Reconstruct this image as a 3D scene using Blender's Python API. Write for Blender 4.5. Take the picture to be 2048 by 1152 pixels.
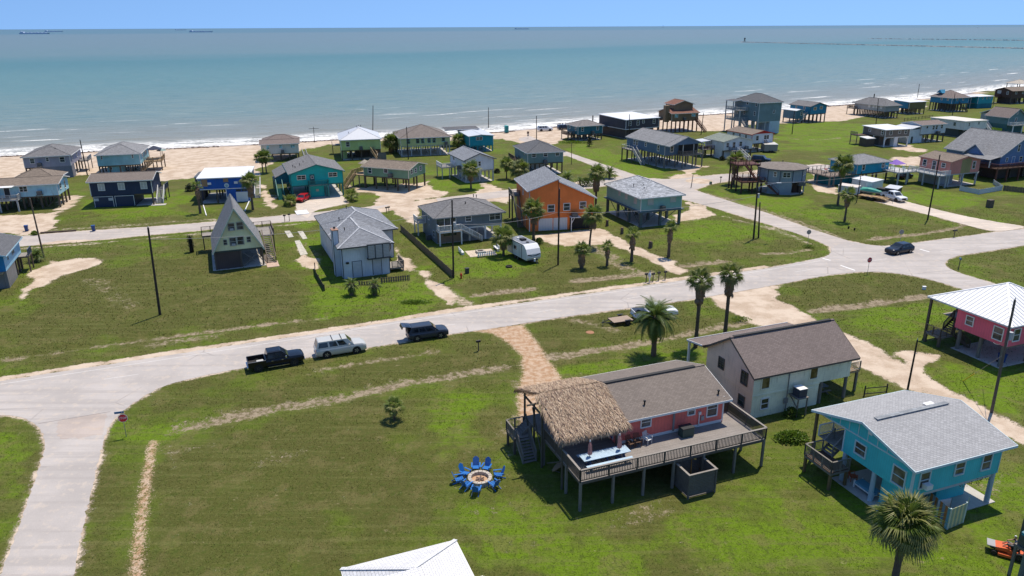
import bpy,bmesh,math,random
import numpy as np
from mathutils import Vector,Matrix
random.seed(7)
S=bpy.context.scene
for o in list(bpy.data.objects):bpy.data.objects.remove(o)
COL=S.collection
# ---------------------------------------------------------------- camera
FPX,CAMH=1500.0,35.0
PITCH=math.atan(523/FPX);ROLL=math.radians(0.266)
_ct,_st,_c,_s=math.cos(PITCH),math.sin(PITCH),math.cos(ROLL),math.sin(ROLL)
_f=Vector((0,_ct,-_st));_u0=Vector((0,_st,_ct));_r0=Vector((1,0,0))
_r=_r0*_c-_u0*_s;_u=_u0*_c+_r0*_s
cam_d=bpy.data.cameras.new('camera');cam=bpy.data.objects.new('camera',cam_d);COL.objects.link(cam)
cam.matrix_world=Matrix(((_r.x,_u.x,-_f.x,0),(_r.y,_u.y,-_f.y,0),(_r.z,_u.z,-_f.z,CAMH),(0,0,0,1)))
cam_d.sensor_width=36;cam_d.lens=FPX/2048*36;cam_d.clip_start=0.5;cam_d.clip_end=90000
S.camera=cam
# ---------------------------------------------------------------- sky + sun
SUN_EL=math.radians(70);SUN_DIR=Vector((0.20,0.285,0)).normalized()
SUN_AZ=math.atan2(SUN_DIR.x,SUN_DIR.y)
wd=bpy.data.worlds.new('World');S.world=wd;wd.use_nodes=True
nt=wd.node_tree;nt.nodes.clear()
_o=nt.nodes.new('ShaderNodeOutputWorld');_b=nt.nodes.new('ShaderNodeBackground');_k=nt.nodes.new('ShaderNodeTexSky')
_k.sky_type='NISHITA';_k.sun_disc=False;_k.sun_elevation=SUN_EL;_k.sun_rotation=SUN_AZ
_k.altitude=20;_k.air_density=1.0;_k.dust_density=0.15;_k.ozone_density=4.0
_tc=nt.nodes.new('ShaderNodeTexCoord');_va=nt.nodes.new('ShaderNodeVectorMath');_va.operation='ADD';_va.inputs[1].default_value=(0,0,0.30)
_vn=nt.nodes.new('ShaderNodeVectorMath');_vn.operation='NORMALIZE'
nt.links.new(_tc.outputs['Generated'],_va.inputs[0]);nt.links.new(_va.outputs[0],_vn.inputs[0]);nt.links.new(_vn.outputs[0],_k.inputs['Vector'])
_hs=nt.nodes.new('ShaderNodeHueSaturation');_hs.inputs['Saturation'].default_value=1.08;nt.links.new(_k.outputs[0],_hs.inputs['Color']);nt.links.new(_hs.outputs[0],_b.inputs[0]);_b.inputs[1].default_value=0.145;nt.links.new(_b.outputs[0],_o.inputs[0])
sl=bpy.data.lights.new('sun','SUN');sl.energy=4.5;sl.angle=math.radians(0.53);sl.color=(1.0,0.895,0.745)
sun=bpy.data.objects.new('sun',sl);COL.objects.link(sun)
_sd=Vector((SUN_DIR.x*math.cos(SUN_EL),SUN_DIR.y*math.cos(SUN_EL),math.sin(SUN_EL)))
sun.rotation_euler=_sd.to_track_quat('Z','Y').to_euler();sun.location=(0,0,120)
vs=S.view_settings;vs.view_transform='Standard';vs.look='None';vs.exposure=0.28;vs.gamma=1.0;vs.use_curve_mapping=False
S.render.engine='CYCLES';S.render.resolution_x=1024;S.render.resolution_y=576
# ---------------------------------------------------------------- helpers
def W(px,py,z=0.0):
 """world point at height z seen at a photo pixel (the height comes from what the thing stands on)"""
 d=_f+_r*((px-1024)/FPX)+_u*((576-py)/FPX)
 t=(z-CAMH)/d.z
 return Vector((d.x*t,d.y*t,z))
def hgt(base,top_v):
 """height of an upright whose foot is at pixel base and whose top reaches row top_v"""
 p=W(*base);lo,hi=0,30
 for _ in range(40):
  m=(lo+hi)/2;v=Vector((p.x,p.y,m-CAMH));k=v.dot(_f)
  if 576-FPX*v.dot(_u)/k>top_v:lo=m
  else:hi=m
 return lo
class MB:
 def __init__(s):s.v=[];s.f=[];s.m=[];s.cur=0
 def face(s,pts):
  b=len(s.v);s.v+=[tuple(p)for p in pts];s.f.append(list(range(b,b+len(pts))));s.m.append(s.cur);return s
 def box(s,x0,y0,z0,x1,y1,z1):
  b=len(s.v)
  s.v+=[(x0,y0,z0),(x1,y0,z0),(x1,y1,z0),(x0,y1,z0),(x0,y0,z1),(x1,y0,z1),(x1,y1,z1),(x0,y1,z1)]
  for q in((0,3,2,1),(4,5,6,7),(0,1,5,4),(1,2,6,5),(2,3,7,6),(3,0,4,7)):s.f.append([b+i for i in q]);s.m.append(s.cur)
  return s
 def bar(s,p,q,w,h=None,up=(0,0,1)):
  p=Vector(p);q=Vector(q);h=h or w;d=(q-p).normalized();up=Vector(up)
  if abs(d.dot(up))>0.98:up=Vector((1,0,0))
  a=d.cross(up).normalized()*(w/2);c=a.cross(d).normalized()*(h/2);b=len(s.v)
  for e in(p,q):s.v+=[tuple(e-a-c),tuple(e+a-c),tuple(e+a+c),tuple(e-a+c)]
  for k in((0,1,2,3),(7,6,5,4),(0,4,5,1),(1,5,6,2),(2,6,7,3),(3,7,4,0)):s.f.append([b+i for i in k]);s.m.append(s.cur)
  return s
 def cyl(s,p,q,r0,r1=None,n=8,caps=True):
  p=Vector(p);q=Vector(q);r1=r0 if r1 is None else r1;d=(q-p).normalized()
  up=Vector((0,0,1))if abs(d.z)<0.9 else Vector((1,0,0));a=d.cross(up).normalized();c=d.cross(a);b=len(s.v)
  for e,r in((p,r0),(q,r1)):
   for i in range(n):
    t=2*math.pi*i/n;s.v.append(tuple(e+(a*math.cos(t)+c*math.sin(t))*r))
  for i in range(n):j=(i+1)%n;s.f.append([b+i,b+n+i,b+n+j,b+j]);s.m.append(s.cur)
  if caps:
   s.f.append([b+i for i in range(n)]);s.m.append(s.cur);s.f.append([b+n+i for i in reversed(range(n))]);s.m.append(s.cur)
  return s
 def tube(s,pts,r,n=6):
  rr=r if isinstance(r,(list,tuple))else[r]*len(pts)
  for i in range(len(pts)-1):s.cyl(pts[i],pts[i+1],rr[i],rr[i+1],n,caps=(i in(0,len(pts)-2)))
  return s
 def prism(s,poly,lo,hi,axis='z'):
  mp={'z':lambda a,b,t:(a,b,t),'y':lambda a,b,t:(a,t,b),'x':lambda a,b,t:(t,a,b)}[axis]
  n=len(poly);b=len(s.v);s.v+=[mp(a,c,lo)for a,c in poly]+[mp(a,c,hi)for a,c in poly]
  s.f.append([b+i for i in reversed(range(n))]);s.f.append([b+n+i for i in range(n)]);s.m+=[s.cur]*2
  for i in range(n):j=(i+1)%n;s.f.append([b+i,b+j,b+n+j,b+n+i]);s.m.append(s.cur)
  return s
 def lathe(s,prof,n=12,c=(0,0)):
  b=len(s.v)
  for r,z in prof:
   for i in range(n):t=2*math.pi*i/n;s.v.append((c[0]+r*math.cos(t),c[1]+r*math.sin(t),z))
  for k in range(len(prof)-1):
   for i in range(n):j=(i+1)%n;s.f.append([b+k*n+i,b+k*n+j,b+k*n+n+j,b+k*n+n+i]);s.m.append(s.cur)
  s.f.append([b+i for i in reversed(range(n))]);e=b+(len(prof)-1)*n;s.f.append([e+i for i in range(n)]);s.m+=[s.cur]*2
  return s
 def ball(s,c,rx,ry,rz,n=10,k=6):
  b=len(s.v)
  for i in range(1,k):
   a=math.pi*i/k
   for j in range(n):t=2*math.pi*j/n;s.v.append((c[0]+rx*math.sin(a)*math.cos(t),c[1]+ry*math.sin(a)*math.sin(t),c[2]+rz*math.cos(a)))
  tp=len(s.v);s.v+=[(c[0],c[1],c[2]+rz),(c[0],c[1],c[2]-rz)]
  for i in range(k-2):
   for j in range(n):q=(j+1)%n;s.f.append([b+i*n+j,b+i*n+n+j,b+i*n+n+q,b+i*n+q]);s.m.append(s.cur)
  for j in range(n):
   q=(j+1)%n;s.f.append([tp,b+j,b+q]);e=b+(k-2)*n;s.f.append([tp+1,e+q,e+j]);s.m+=[s.cur]*2
  return s
 def mesh(s,name,mats,smooth=False,fix=True):
  me=bpy.data.meshes.new(name);me.from_pydata(s.v,[],s.f)
  for m in(mats if isinstance(mats,(list,tuple))else[mats]):me.materials.append(m)
  if fix:
   bm=bmesh.new();bm.from_mesh(me);bmesh.ops.recalc_face_normals(bm,faces=bm.faces);bm.to_mesh(me);bm.free()
  n=len(me.polygons)
  me.polygons.foreach_set('material_index',s.m)
  if smooth:me.polygons.foreach_set('use_smooth',[True]*n)
  # automatic UV in metres: u along the horizontal of the face, v up the slope
  uv=me.uv_layers.new(name='UV');co=np.empty(len(me.vertices)*3);me.vertices.foreach_get('co',co);co=co.reshape(-1,3)
  li=np.empty(len(me.loops),dtype=np.int32);me.loops.foreach_get('vertex_index',li)
  nr=np.empty(n*3);me.polygons.foreach_get('normal',nr);nr=nr.reshape(-1,3)
  tot=np.empty(n,dtype=np.int32);me.polygons.foreach_get('loop_total',tot);fi=np.repeat(np.arange(n),tot)
  hz=np.hypot(nr[:,0],nr[:,1]);flat=hz<0.02;hz[flat]=1
  t=np.stack([-nr[:,1]/hz,nr[:,0]/hz,np.zeros(n)],1);t[flat]=(1,0,0);bt=np.cross(nr,t);bt[flat]=(0,1,0)
  P=co[li];d=np.stack([(P*t[fi]).sum(1),(P*bt[fi]).sum(1)],1)
  uv.data.foreach_set('uv',d.ravel())
  return me
 def build(s,name,mats,parent=None,smooth=False,loc=None,rz=None,fix=True):
  return mobj(name,s.mesh(name,mats,smooth,fix),parent,loc,rz)
def mobj(name,me,parent=None,loc=None,rz=None):
 o=bpy.data.objects.new(name,me);COL.objects.link(o)
 if parent:o.parent=parent
 if loc is not None:o.location=loc
 if rz is not None:o.rotation_euler.z=rz
 return o
def tag(o,label=None,cat=None,group=None,kind=None):
 if label:o['label']=label
 if cat:o['category']=cat
 if group:o['group']=group
 if kind:o['kind']=kind
 return o
def thing(name,label,cat,loc=(0,0,0),rz=0.0,group=None):
 o=bpy.data.objects.new(name,None);COL.objects.link(o);o.location=loc;o.rotation_euler.z=rz;o.empty_display_size=0.3
 return tag(o,label,cat,group)
def copy_tree(o,parent=None):
 c=o.copy();COL.objects.link(c);c.parent=parent
 for ch in o.children:copy_tree(ch,c)
 return c
def sstep(a,b,x):t=np.clip((x-a)/(b-a),0,1);return t*t*(3-2*t)
# ---------------------------------------------------------------- materials
MATS={}
def nmat(name):
 m=bpy.data.materials.new(name);m.use_nodes=True;N=m.node_tree;N.nodes.clear()
 o=N.nodes.new('ShaderNodeOutputMaterial');b=N.nodes.new('ShaderNodeBsdfPrincipled');N.links.new(b.outputs[0],o.inputs[0])
 return m,N,b
class G:
 """tiny node-graph writer"""
 def __init__(s,N):s.N=N
 def n(s,t,**k):
  x=s.N.nodes.new(t)
  for a,v in k.items():setattr(x,a,v)
  return x
 def put(s,sock,v):
  if hasattr(v,'is_output')or isinstance(v,bpy.types.NodeSocket):s.N.links.new(v,sock)
  else:
   if isinstance(v,(tuple,list))and len(v)==3 and sock.type=='RGBA':v=(*v,1)
   sock.default_value=v
 def math(s,op,a,b=None,c=None,clamp=False):
  x=s.n('ShaderNodeMath',operation=op,use_clamp=clamp);s.put(x.inputs[0],a)
  if b is not None:s.put(x.inputs[1],b)
  if c is not None:s.put(x.inputs[2],c)
  return x.outputs[0]
 def mix(s,f,a,b,bt='MIX'):
  x=s.n('ShaderNodeMix',data_type='RGBA',blend_type=bt);s.put(x.inputs[0],f);s.put(x.inputs[6],a);s.put(x.inputs[7],b);return x.outputs[2]
 def noise(s,vec,scale,detail=3,rough=0.55,dist=0.0):
  x=s.n('ShaderNodeTexNoise');s.put(x.inputs['Vector'],vec);x.inputs['Scale'].default_value=scale;x.inputs['Detail'].default_value=detail;x.inputs['Roughness'].default_value=rough;x.inputs['Distortion'].default_value=dist;return x.outputs[0]
 def ramp(s,f,a,b,lo=0.0,hi=1.0,smooth=True):
  x=s.n('ShaderNodeMapRange',interpolation_type='SMOOTHSTEP' if smooth else 'LINEAR');s.put(x.inputs[0],f);s.put(x.inputs[1],a);s.put(x.inputs[2],b);s.put(x.inputs[3],lo);s.put(x.inputs[4],hi);return x.outputs[0]
 def coord(s,k='Object'):return s.n('ShaderNodeTexCoord').outputs[k]
 def geo(s):return s.n('ShaderNodeNewGeometry').outputs['Position']
 def scale(s,v,xyz,rz=0.0):
  x=s.n('ShaderNodeMapping');s.put(x.inputs[0],v);x.inputs['Scale'].default_value=xyz;x.inputs['Rotation'].default_value=(0,0,rz);return x.outputs[0]
 def xyz(s,v):x=s.n('ShaderNodeSeparateXYZ');s.put(x.inputs[0],v);return x.outputs
 def attr(s,nme):return s.n('ShaderNodeAttribute',attribute_name=nme).outputs['Fac']
 def bump(s,b,h,st,d=0.02):
  x=s.n('ShaderNodeBump');x.inputs['Strength'].default_value=st;x.inputs['Distance'].default_value=d;s.put(x.inputs['Height'],h);s.N.links.new(x.outputs[0],b.inputs['Normal'])
def paint(name,rgb,kind='lap',rough=0.62,dirt=0.18,pitch=0.19,dirtcol=(0.10,0.09,0.075),spec=0.3):
 """painted wall: lap siding, vertical boards or plain, with fading and streaks of dirt"""
 if name in MATS:return MATS[name]
 rgb=tuple(min(0.82,x*1.2)for x in rgb);m,N,b=nmat(name);g=G(N);uv=g.coord('UV');P=g.geo()
 n1=g.noise(P,0.45,4,0.6);n2=g.noise(g.scale(P,(3,3,0.5)),1.3,4,0.65)
 c=g.mix(g.ramp(n1,0.3,0.75),tuple(x*0.86 for x in rgb),tuple(min(1,x*1.08)for x in rgb))
 c=g.mix(g.math('MULTIPLY',g.ramp(n2,0.52,0.8),dirt*2.2),c,dirtcol)
 X=g.xyz(uv)
 if kind in('lap','vert'):
  t=g.math('FRACT',g.math('DIVIDE',X[1]if kind=='lap' else X[0],pitch))
  groove=g.ramp(t,0.0,0.12,1.0,0.0)if kind=='lap' else g.ramp(g.math('ABSOLUTE',g.math('SUBTRACT',t,0.5)),0.40,0.5)
  c=g.mix(g.math('MULTIPLY',groove,0.35),c,tuple(x*0.45 for x in rgb))
  g.bump(b,g.math('ADD',t if kind=='lap' else g.math('MULTIPLY',groove,-1.0),g.math('MULTIPLY',n2,0.3)),0.6,0.02)
 else:g.bump(b,n2,0.25,0.02)
 g.put(b.inputs['Base Color'],c);b.inputs['Roughness'].default_value=rough;b.inputs['Specular IOR Level'].default_value=spec
 MATS[name]=m;return m
def shingle(name,rgb,var=0.35,w=0.45,h=0.2,stain=0.25):
 if name in MATS:return MATS[name]
 m,N,b=nmat(name);g=G(N);uv=g.coord('UV');P=g.geo()
 br=g.n('ShaderNodeTexBrick',offset=0.5,squash=1.0);g.put(br.inputs['Vector'],uv)
 br.inputs['Scale'].default_value=1.0;br.inputs['Brick Width'].default_value=w;br.inputs['Row Height'].default_value=h;br.inputs['Mortar Size'].default_value=0.018;br.inputs['Mortar Smooth'].default_value=0.3;br.inputs['Bias'].default_value=-0.1
 g.put(br.inputs['Color1'],tuple(x*(1-var)for x in rgb));g.put(br.inputs['Color2'],tuple(min(1,x*(1+var))for x in rgb));g.put(br.inputs['Mortar'],tuple(x*0.35 for x in rgb))
 n1=g.noise(P,0.35,4,0.6);n2=g.noise(P,14,3,0.7);n3=g.noise(g.scale(uv,(1.4,0.18,1)),1.0,4,0.6)
 c=g.mix(g.math('MULTIPLY',g.ramp(n1,0.42,0.75),stain),br.outputs[0],tuple(x*0.5 for x in rgb))
 c=g.mix(g.math('MULTIPLY',g.ramp(n3,0.5,0.8),stain),c,tuple(min(1,x*1.4)for x in rgb))
 c=g.mix(0.35,c,g.mix(n2,tuple(x*0.4 for x in rgb),tuple(min(1,x*1.7)for x in rgb)))
 g.bump(b,g.math('ADD',g.math('FRACT',g.math('DIVIDE',g.xyz(uv)[1],h)),n2),0.5,0.02)
 g.put(b.inputs['Base Color'],c);b.inputs['Roughness'].default_value=0.88;b.inputs['Specular IOR Level'].default_value=0.2
 MATS[name]=m;return m
def wood(name,rgb,rough=0.75,board=0.14,gap=0.5):
 if name in MATS:return MATS[name]
 m,N,b=nmat(name);g=G(N);uv=g.coord('UV');P=g.geo();X=g.xyz(uv)
 n1=g.noise(P,0.8,4,0.6);n2=g.noise(g.scale(P,(9,9,2)),2.0,4,0.7)
 c=g.mix(n1,tuple(x*0.7 for x in rgb),tuple(min(1,x*1.25)for x in rgb));c=g.mix(g.ramp(n2,0.4,0.75,0,0.55),c,tuple(x*0.4 for x in rgb))
 if board:
  t=g.math('FRACT',g.math('DIVIDE',X[1],board));k=g.ramp(g.math('ABSOLUTE',g.math('SUBTRACT',t,0.5)),0.42,0.49)
  wn=g.n('ShaderNodeTexWhiteNoise',noise_dimensions='1D');g.put(wn.inputs['W'],g.math('FLOOR',g.math('DIVIDE',X[1],board)))
  c=g.mix(g.math('MULTIPLY',wn.outputs[0],0.35),c,tuple(x*0.55 for x in rgb));c=g.mix(g.math('MULTIPLY',k,gap),c,(0.012,0.011,0.01));g.bump(b,g.math('SUBTRACT',n2,k),0.5,0.01)
 else:g.bump(b,n2,0.5,0.02)
 g.put(b.inputs['Base Color'],c);b.inputs['Roughness'].default_value=rough;b.inputs['Specular IOR Level'].default_value=0.25
 MATS[name]=m;return m
def plain(name,rgb,rough=0.55,metal=0.0,var=0.12,spec=0.4,coat=0.0,scale=2.0):
 if name in MATS:return MATS[name]
 m,N,b=nmat(name);g=G(N);n1=g.noise(g.geo(),scale,4,0.6)
 g.put(b.inputs['Base Color'],g.mix(n1,tuple(max(0,x*(1-1.6*var))for x in rgb),tuple(min(1,x*(1+1.6*var))for x in rgb)))
 b.inputs['Roughness'].default_value=rough;b.inputs['Metallic'].default_value=metal;b.inputs['Specular IOR Level'].default_value=spec;b.inputs['Coat Weight'].default_value=coat;b.inputs['Coat Roughness'].default_value=0.06
 MATS[name]=m;return m
def ribbed(name,rgb,pitch=0.45,rough=0.4,depth=0.6):
 if name in MATS:return MATS[name]
 m,N,b=nmat(name);g=G(N);uv=g.coord('UV');t=g.math('FRACT',g.math('DIVIDE',g.xyz(uv)[0],pitch));k=g.ramp(g.math('ABSOLUTE',g.math('SUBTRACT',t,0.5)),0.38,0.5)
 n1=g.noise(g.geo(),0.6,4,0.6);c=g.mix(n1,tuple(x*0.85 for x in rgb),tuple(min(1,x*1.05)for x in rgb))
 g.put(b.inputs['Base Color'],g.mix(g.math('MULTIPLY',k,0.3),c,tuple(x*0.5 for x in rgb)));g.bump(b,k,depth,0.02)
 b.inputs['Roughness'].default_value=rough;b.inputs['Specular IOR Level'].default_value=0.4
 MATS[name]=m;return m
def glassm(name,rgb=(0.02,0.028,0.035),rough=0.07):
 if name in MATS:return MATS[name]
 m,N,b=nmat(name);g=G(N);n1=g.noise(g.geo(),1.1,2,0.5)
 g.put(b.inputs['Base Color'],g.mix(g.ramp(n1,0.4,0.62),rgb,tuple(x*2.4+0.012 for x in rgb)));b.inputs['Roughness'].default_value=rough;b.inputs['Specular IOR Level'].default_value=0.6
 MATS[name]=m;return m
WHITE=plain('white_trim',(0.70,0.70,0.69),0.5,var=0.05)
CREAM=plain('cream_trim',(0.66,0.62,0.52),0.55,var=0.06)
GLASS=glassm('window_glass');BLIND=plain('window_blind',(0.42,0.43,0.42),0.4,var=0.1)
CONC=plain('concrete',(0.42,0.40,0.37),0.85,var=0.18,spec=0.2,scale=0.9)
PILE=wood('pile_wood',(0.13,0.105,0.08),board=0);GREYW=wood('grey_wood',(0.20,0.185,0.165),board=0);TANW=wood('tan_wood',(0.36,0.26,0.15),board=0)
POLEW=wood('pole_wood',(0.045,0.036,0.03),board=0);BLACK=plain('black_plastic',(0.012,0.012,0.014),0.45);STEEL=plain('steel',(0.34,0.35,0.36),0.4,metal=0.7)
ACM=plain('ac_unit',(0.10,0.105,0.11),0.6);RED=plain('red_paint',(0.42,0.015,0.012),0.45)
# ================================================================ ground, roads, sea
def T(x0,y0,s):return lambda x,y:(x0+x*s,y0+y*s)
_q=400/1843
R1=T(0,230,_q);R2=T(350,230,_q);R3=T(650,200,_q);R4=T(1000,180,_q);R5=T(1350,150,_q);R6=T(1648,140,_q);R7=T(1648,300,_q);R8=T(1300,290,_q)
S1=T(0,370,_q);S2=T(370,370,300/1819);S3=T(590,390,320/1676);S4=T(810,330,400/2003);S5=T(1130,330,320/1676);S6=T(1130,520,400/2003);S7=T(470,620,450/2048);S8=T(1648,540,400/1772)
Q1=T(1000,700,560/1843);Q2=T(1360,620,400/1920);Q3=T(1600,760,448/1720);Q4=T(1648,950,400/2048);Q7=T(0,720,400/1920);Q8=T(0,900,400/1829)
def I(x,y):return(x,y)
def poly(t,pts):return[W(*t(*p)).to_2d()for p in pts]
TH=math.radians(27.7);TD=np.array((math.cos(TH),math.sin(TH)));ND=np.array((-math.sin(TH),math.cos(TH)))
SEAZ=-0.6
_shore=[(-60,316),(0,312),(180,303),(320,297),(500,289),(700,277),(900,269),(1000,263),(1200,245),(1400,230),(1650,212),(1850,197),(2048,174)]
_sp=np.array([W(*p,SEAZ).to_2d()for p in _shore]);_ss=_sp@TD;_sn=_sp@ND
_ss=np.concatenate([[-60000,-800],_ss,[_ss[-1]+500,60000]]);_sn=np.concatenate([[_sn[0]-400,_sn[0]-25],_sn,[_sn[-1]+110,_sn[-1]+600]])
def offshore(X,Y):s=X*TD[0]+Y*TD[1];return X*ND[0]+Y*ND[1]-np.interp(s,_ss,_sn)
def vnoise(X,Y,sc,seed):
 x=X/sc+seed*17.3;y=Y/sc-seed*9.7;xi=np.floor(x).astype(np.int64);yi=np.floor(y).astype(np.int64);fx=x-xi;fy=y-yi;fx=fx*fx*(3-2*fx);fy=fy*fy*(3-2*fy)
 def h(a,b):v=np.sin(a*127.1+b*311.7+seed*74.7)*43758.5453;return v-np.floor(v)
 return(h(xi,yi)*(1-fx)+h(xi+1,yi)*fx)*(1-fy)+(h(xi,yi+1)*(1-fx)+h(xi+1,yi+1)*fx)*fy
def sdist(P,X,Y):
 """signed distance to a polygon, positive inside"""
 d=np.full(X.shape,1e9);ins=np.zeros(X.shape,bool);n=len(P)
 for i in range(n):
  a=P[i];b=P[(i+1)%n];ex,ey=b[0]-a[0],b[1]-a[1];wx,wy=X-a[0],Y-a[1]
  t=np.clip((wx*ex+wy*ey)/max(ex*ex+ey*ey,1e-9),0,1);d=np.minimum(d,np.hypot(wx-ex*t,wy-ey*t))
  c=((a[1]<=Y)!=(b[1]<=Y))&(X<(ex*(Y-a[1])/(ey if abs(ey)>1e-9 else 1e-9)+a[0]));ins^=c
 return np.where(ins,d,-d)
def ldist(P,X,Y):
 d=np.full(X.shape,1e9)
 for a,b in zip(P[:-1],P[1:]):
  ex,ey=b[0]-a[0],b[1]-a[1];wx,wy=X-a[0],Y-a[1];t=np.clip((wx*ex+wy*ey)/max(ex*ex+ey*ey,1e-9),0,1);d=np.minimum(d,np.hypot(wx-ex*t,wy-ey*t))
 return d
# ---- road outlines (photo pixels on the ground)
ROADS={}
ROADS['main_road']=([(-140,789),(0,762),(246,725),(470,690),(624,669),(800,641),(900,626),(1130,594),(1370,560),(1530,537),(1640,517),(1663,508),(1660,494),(1700,482),(1735,490),(1770,492.5),(1800,490),(1987,465),(2048,458),(2300,424),(2300,452),(2048,491),(1915,512),(1893,520),(1889,530),(1905,542),(1987,567),(2075,597),(2080,622),(2000,603),(1926,579),(1865,560),(1806,548),(1738,542),(1648,551),(1560,569),(1420,593),(1370,601),(1130,634),(960,661),(894,669),(795,686),(729,697),(606,717),(470,739),(400,753),(325,772),(271,803),(235,830),(216,856),(205,890),(173,1022),(146,1152),(120,1290),(-60,1290),(4,1147),(50,1022),(90,900),(89,878),(79,856),(60,841),(37,833),(0,830),(-140,845)],0.030)
ROADS['cross_street']=([(1682,505),(1665,500),(1656,491),(1604,470),(1508,440),(1411,411),(1360,397),(1300,372),(1239,352),(1130,310),(1095,297),(1060,287),(1030,278),(1060,272),(1128,302),(1184,321),(1267,349),(1315,361),(1345,370),(1384,378),(1420,390),(1528,424),(1625,459),(1700,483),(1735,493),(1740,500)],0.022)
ROADS['back_street']=([(-120,510),(45,492),(184,481),(297,470),(400,461),(532,447),(627,440),(700,432),(780,421),(900,408),(1000,395),(1180,376),(1250,366),(1300,368),(1360,384),(1395,378),(1420,368),(1465,361),(1560,348),(1640,342),(1700,335),(1640,328),(1560,335),(1463,347),(1400,353),(1341,359),(1290,356),(1240,353),(1170,362),(1000,382),(900,394),(780,409),(700,418),(617,426),(502,437),(400,446),(297,454),(152,463),(80,469),(-120,488)],0.014)
ROADS['concrete_driveway']=([R7(440,470),R7(980,602),R7(1300,690),R7(1500,742),R7(1620,752),R7(1843,722),R7(1843,702),R7(1560,660),R7(1200,590),R7(780,482),R7(600,430)],0.036)
ROADS['carport_driveway']=([R2(1105,785),R2(1215,740),R2(1500,705),R2(1612,812),R2(1480,838),R2(1270,885),R2(1235,945),R2(1205,948),R2(1130,905)],0.030)
RW={k:[W(*p).to_2d()for p in v[0]]for k,v in ROADS.items()}
# ---- bare ground: (polygon, strength)
SAND=[
 poly(I,[(1412,590),(1432,612),(1470,628),(1514,647),(1600,672),(1690,718),(1740,743),(1817,782),(1900,820),(2011,874),(2120,930),(2120,880),(2048,853),(1937,800),(1874,766),(1838,743),(1781,706),(1700,668),(1641,643),(1593,620),(1565,596),(1560,566)]),
 poly(I,[(1838,745),(1781,706),(1810,700),(1850,706),(1905,705),(1880,722),(1842,740)]),
 poly(S5,[(-360,740),(0,700),(360,650),(460,700),(560,760),(900,920),(1350,1110),(1200,1160),(860,1000),(700,930),(500,830),(250,840),(0,850),(-300,800)]),
 poly(S5,[(1080,520),(1230,480),(1300,470),(1260,430),(1260,370),(1440,430),(1540,500),(1690,545),(1560,545),(1200,590)]),
 poly(R3,[(160,780),(330,800),(880,760),(950,750),(1000,830),(1130,850),(1080,890),(860,930),(870,1000),(850,1150),(700,1080),(480,970),(530,900),(420,860),(300,850)]),
 poly(R3,[(1380,880),(1470,770),(1560,790),(1700,850),(1700,960),(1560,940)]),
 poly(R2,[(740,640),(830,640),(960,830),(930,880),(850,850),(770,780),(800,720)]),
 poly(R2,[(700,470),(760,480),(760,560),(690,560)]),
 poly(S1,[(-300,300),(480,250),(540,150),(600,100),(760,105),(690,190),(530,290),(500,380),(380,440),(200,460),(0,440),(-300,420)]),
 poly(S1,[(430,700),(600,690),(830,680),(935,715),(720,790),(480,880),(400,935),(280,950),(190,1110),(165,1110),(210,950),(300,880),(230,820),(380,760)]),
 poly(S3,[(1030,500),(1120,590),(1260,790),(1180,800),(1100,800),(1030,640)]),
 poly(S3,[(1330,800),(1420,790),(1450,890),(1560,950),(1700,1060),(1660,1180),(1560,1130),(1430,1000),(1290,850)]),
 poly(I,[(-60,330),(-60,360),(60,372),(150,350),(200,352),(330,362),(420,352),(500,345),(560,322),(610,300),(660,290),(720,281),(800,284),(880,283),(960,279),(1030,276),(1045,283),(1060,290),(1110,288),(1130,276),(1230,268),(1330,262),(1450,262),(1500,250),(1600,246),(1690,242),(1760,226),(1850,215),(1850,185),(1400,215),(1000,248),(600,270),(-60,300)]),
 poly(R4,[(1560,715),(1640,700),(1760,690),(1900,705),(1760,770),(1960,800),(1900,830),(1520,835),(1550,800),(1720,770)]),
 poly(R6,[(580,720),(780,690),(960,735),(930,768),(700,745)]),
 poly(R6,[(600,810),(800,790),(900,800),(880,880),(620,880)]),
 poly(R5,[(1260,890),(1310,880),(1500,1040),(1500,1100),(1260,1060)]),
 poly(R5,[(220,400),(480,400),(480,505),(300,505)]),poly(R6,[(-340,400),(0,410),(200,430),(220,470),(0,470)]),
 poly(R4,[(0,380),(500,370),(620,400),(600,470),(330,470),(250,500),(190,490),(0,440)]),
 poly(I,[(1310,380),(1345,388),(1360,400),(1330,400)]),poly(I,[(590,520),(600,500),(640,520),(640,545)]),
 poly(I,[(525,505),(545,508),(543,528),(520,530)]),
]
DIRT=[poly(I,[(945,662),(985,668),(1020,688),(1042,712),(1045,745),(1036,790),(1040,850),(1075,850),(1078,800),(1127,762),(1105,730),(1085,697),(1060,668),(1046,648)])]
DIRT_L=[([(306,884),(296,940),(286,1010),(277,1090),(270,1200)],0.30)]
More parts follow.
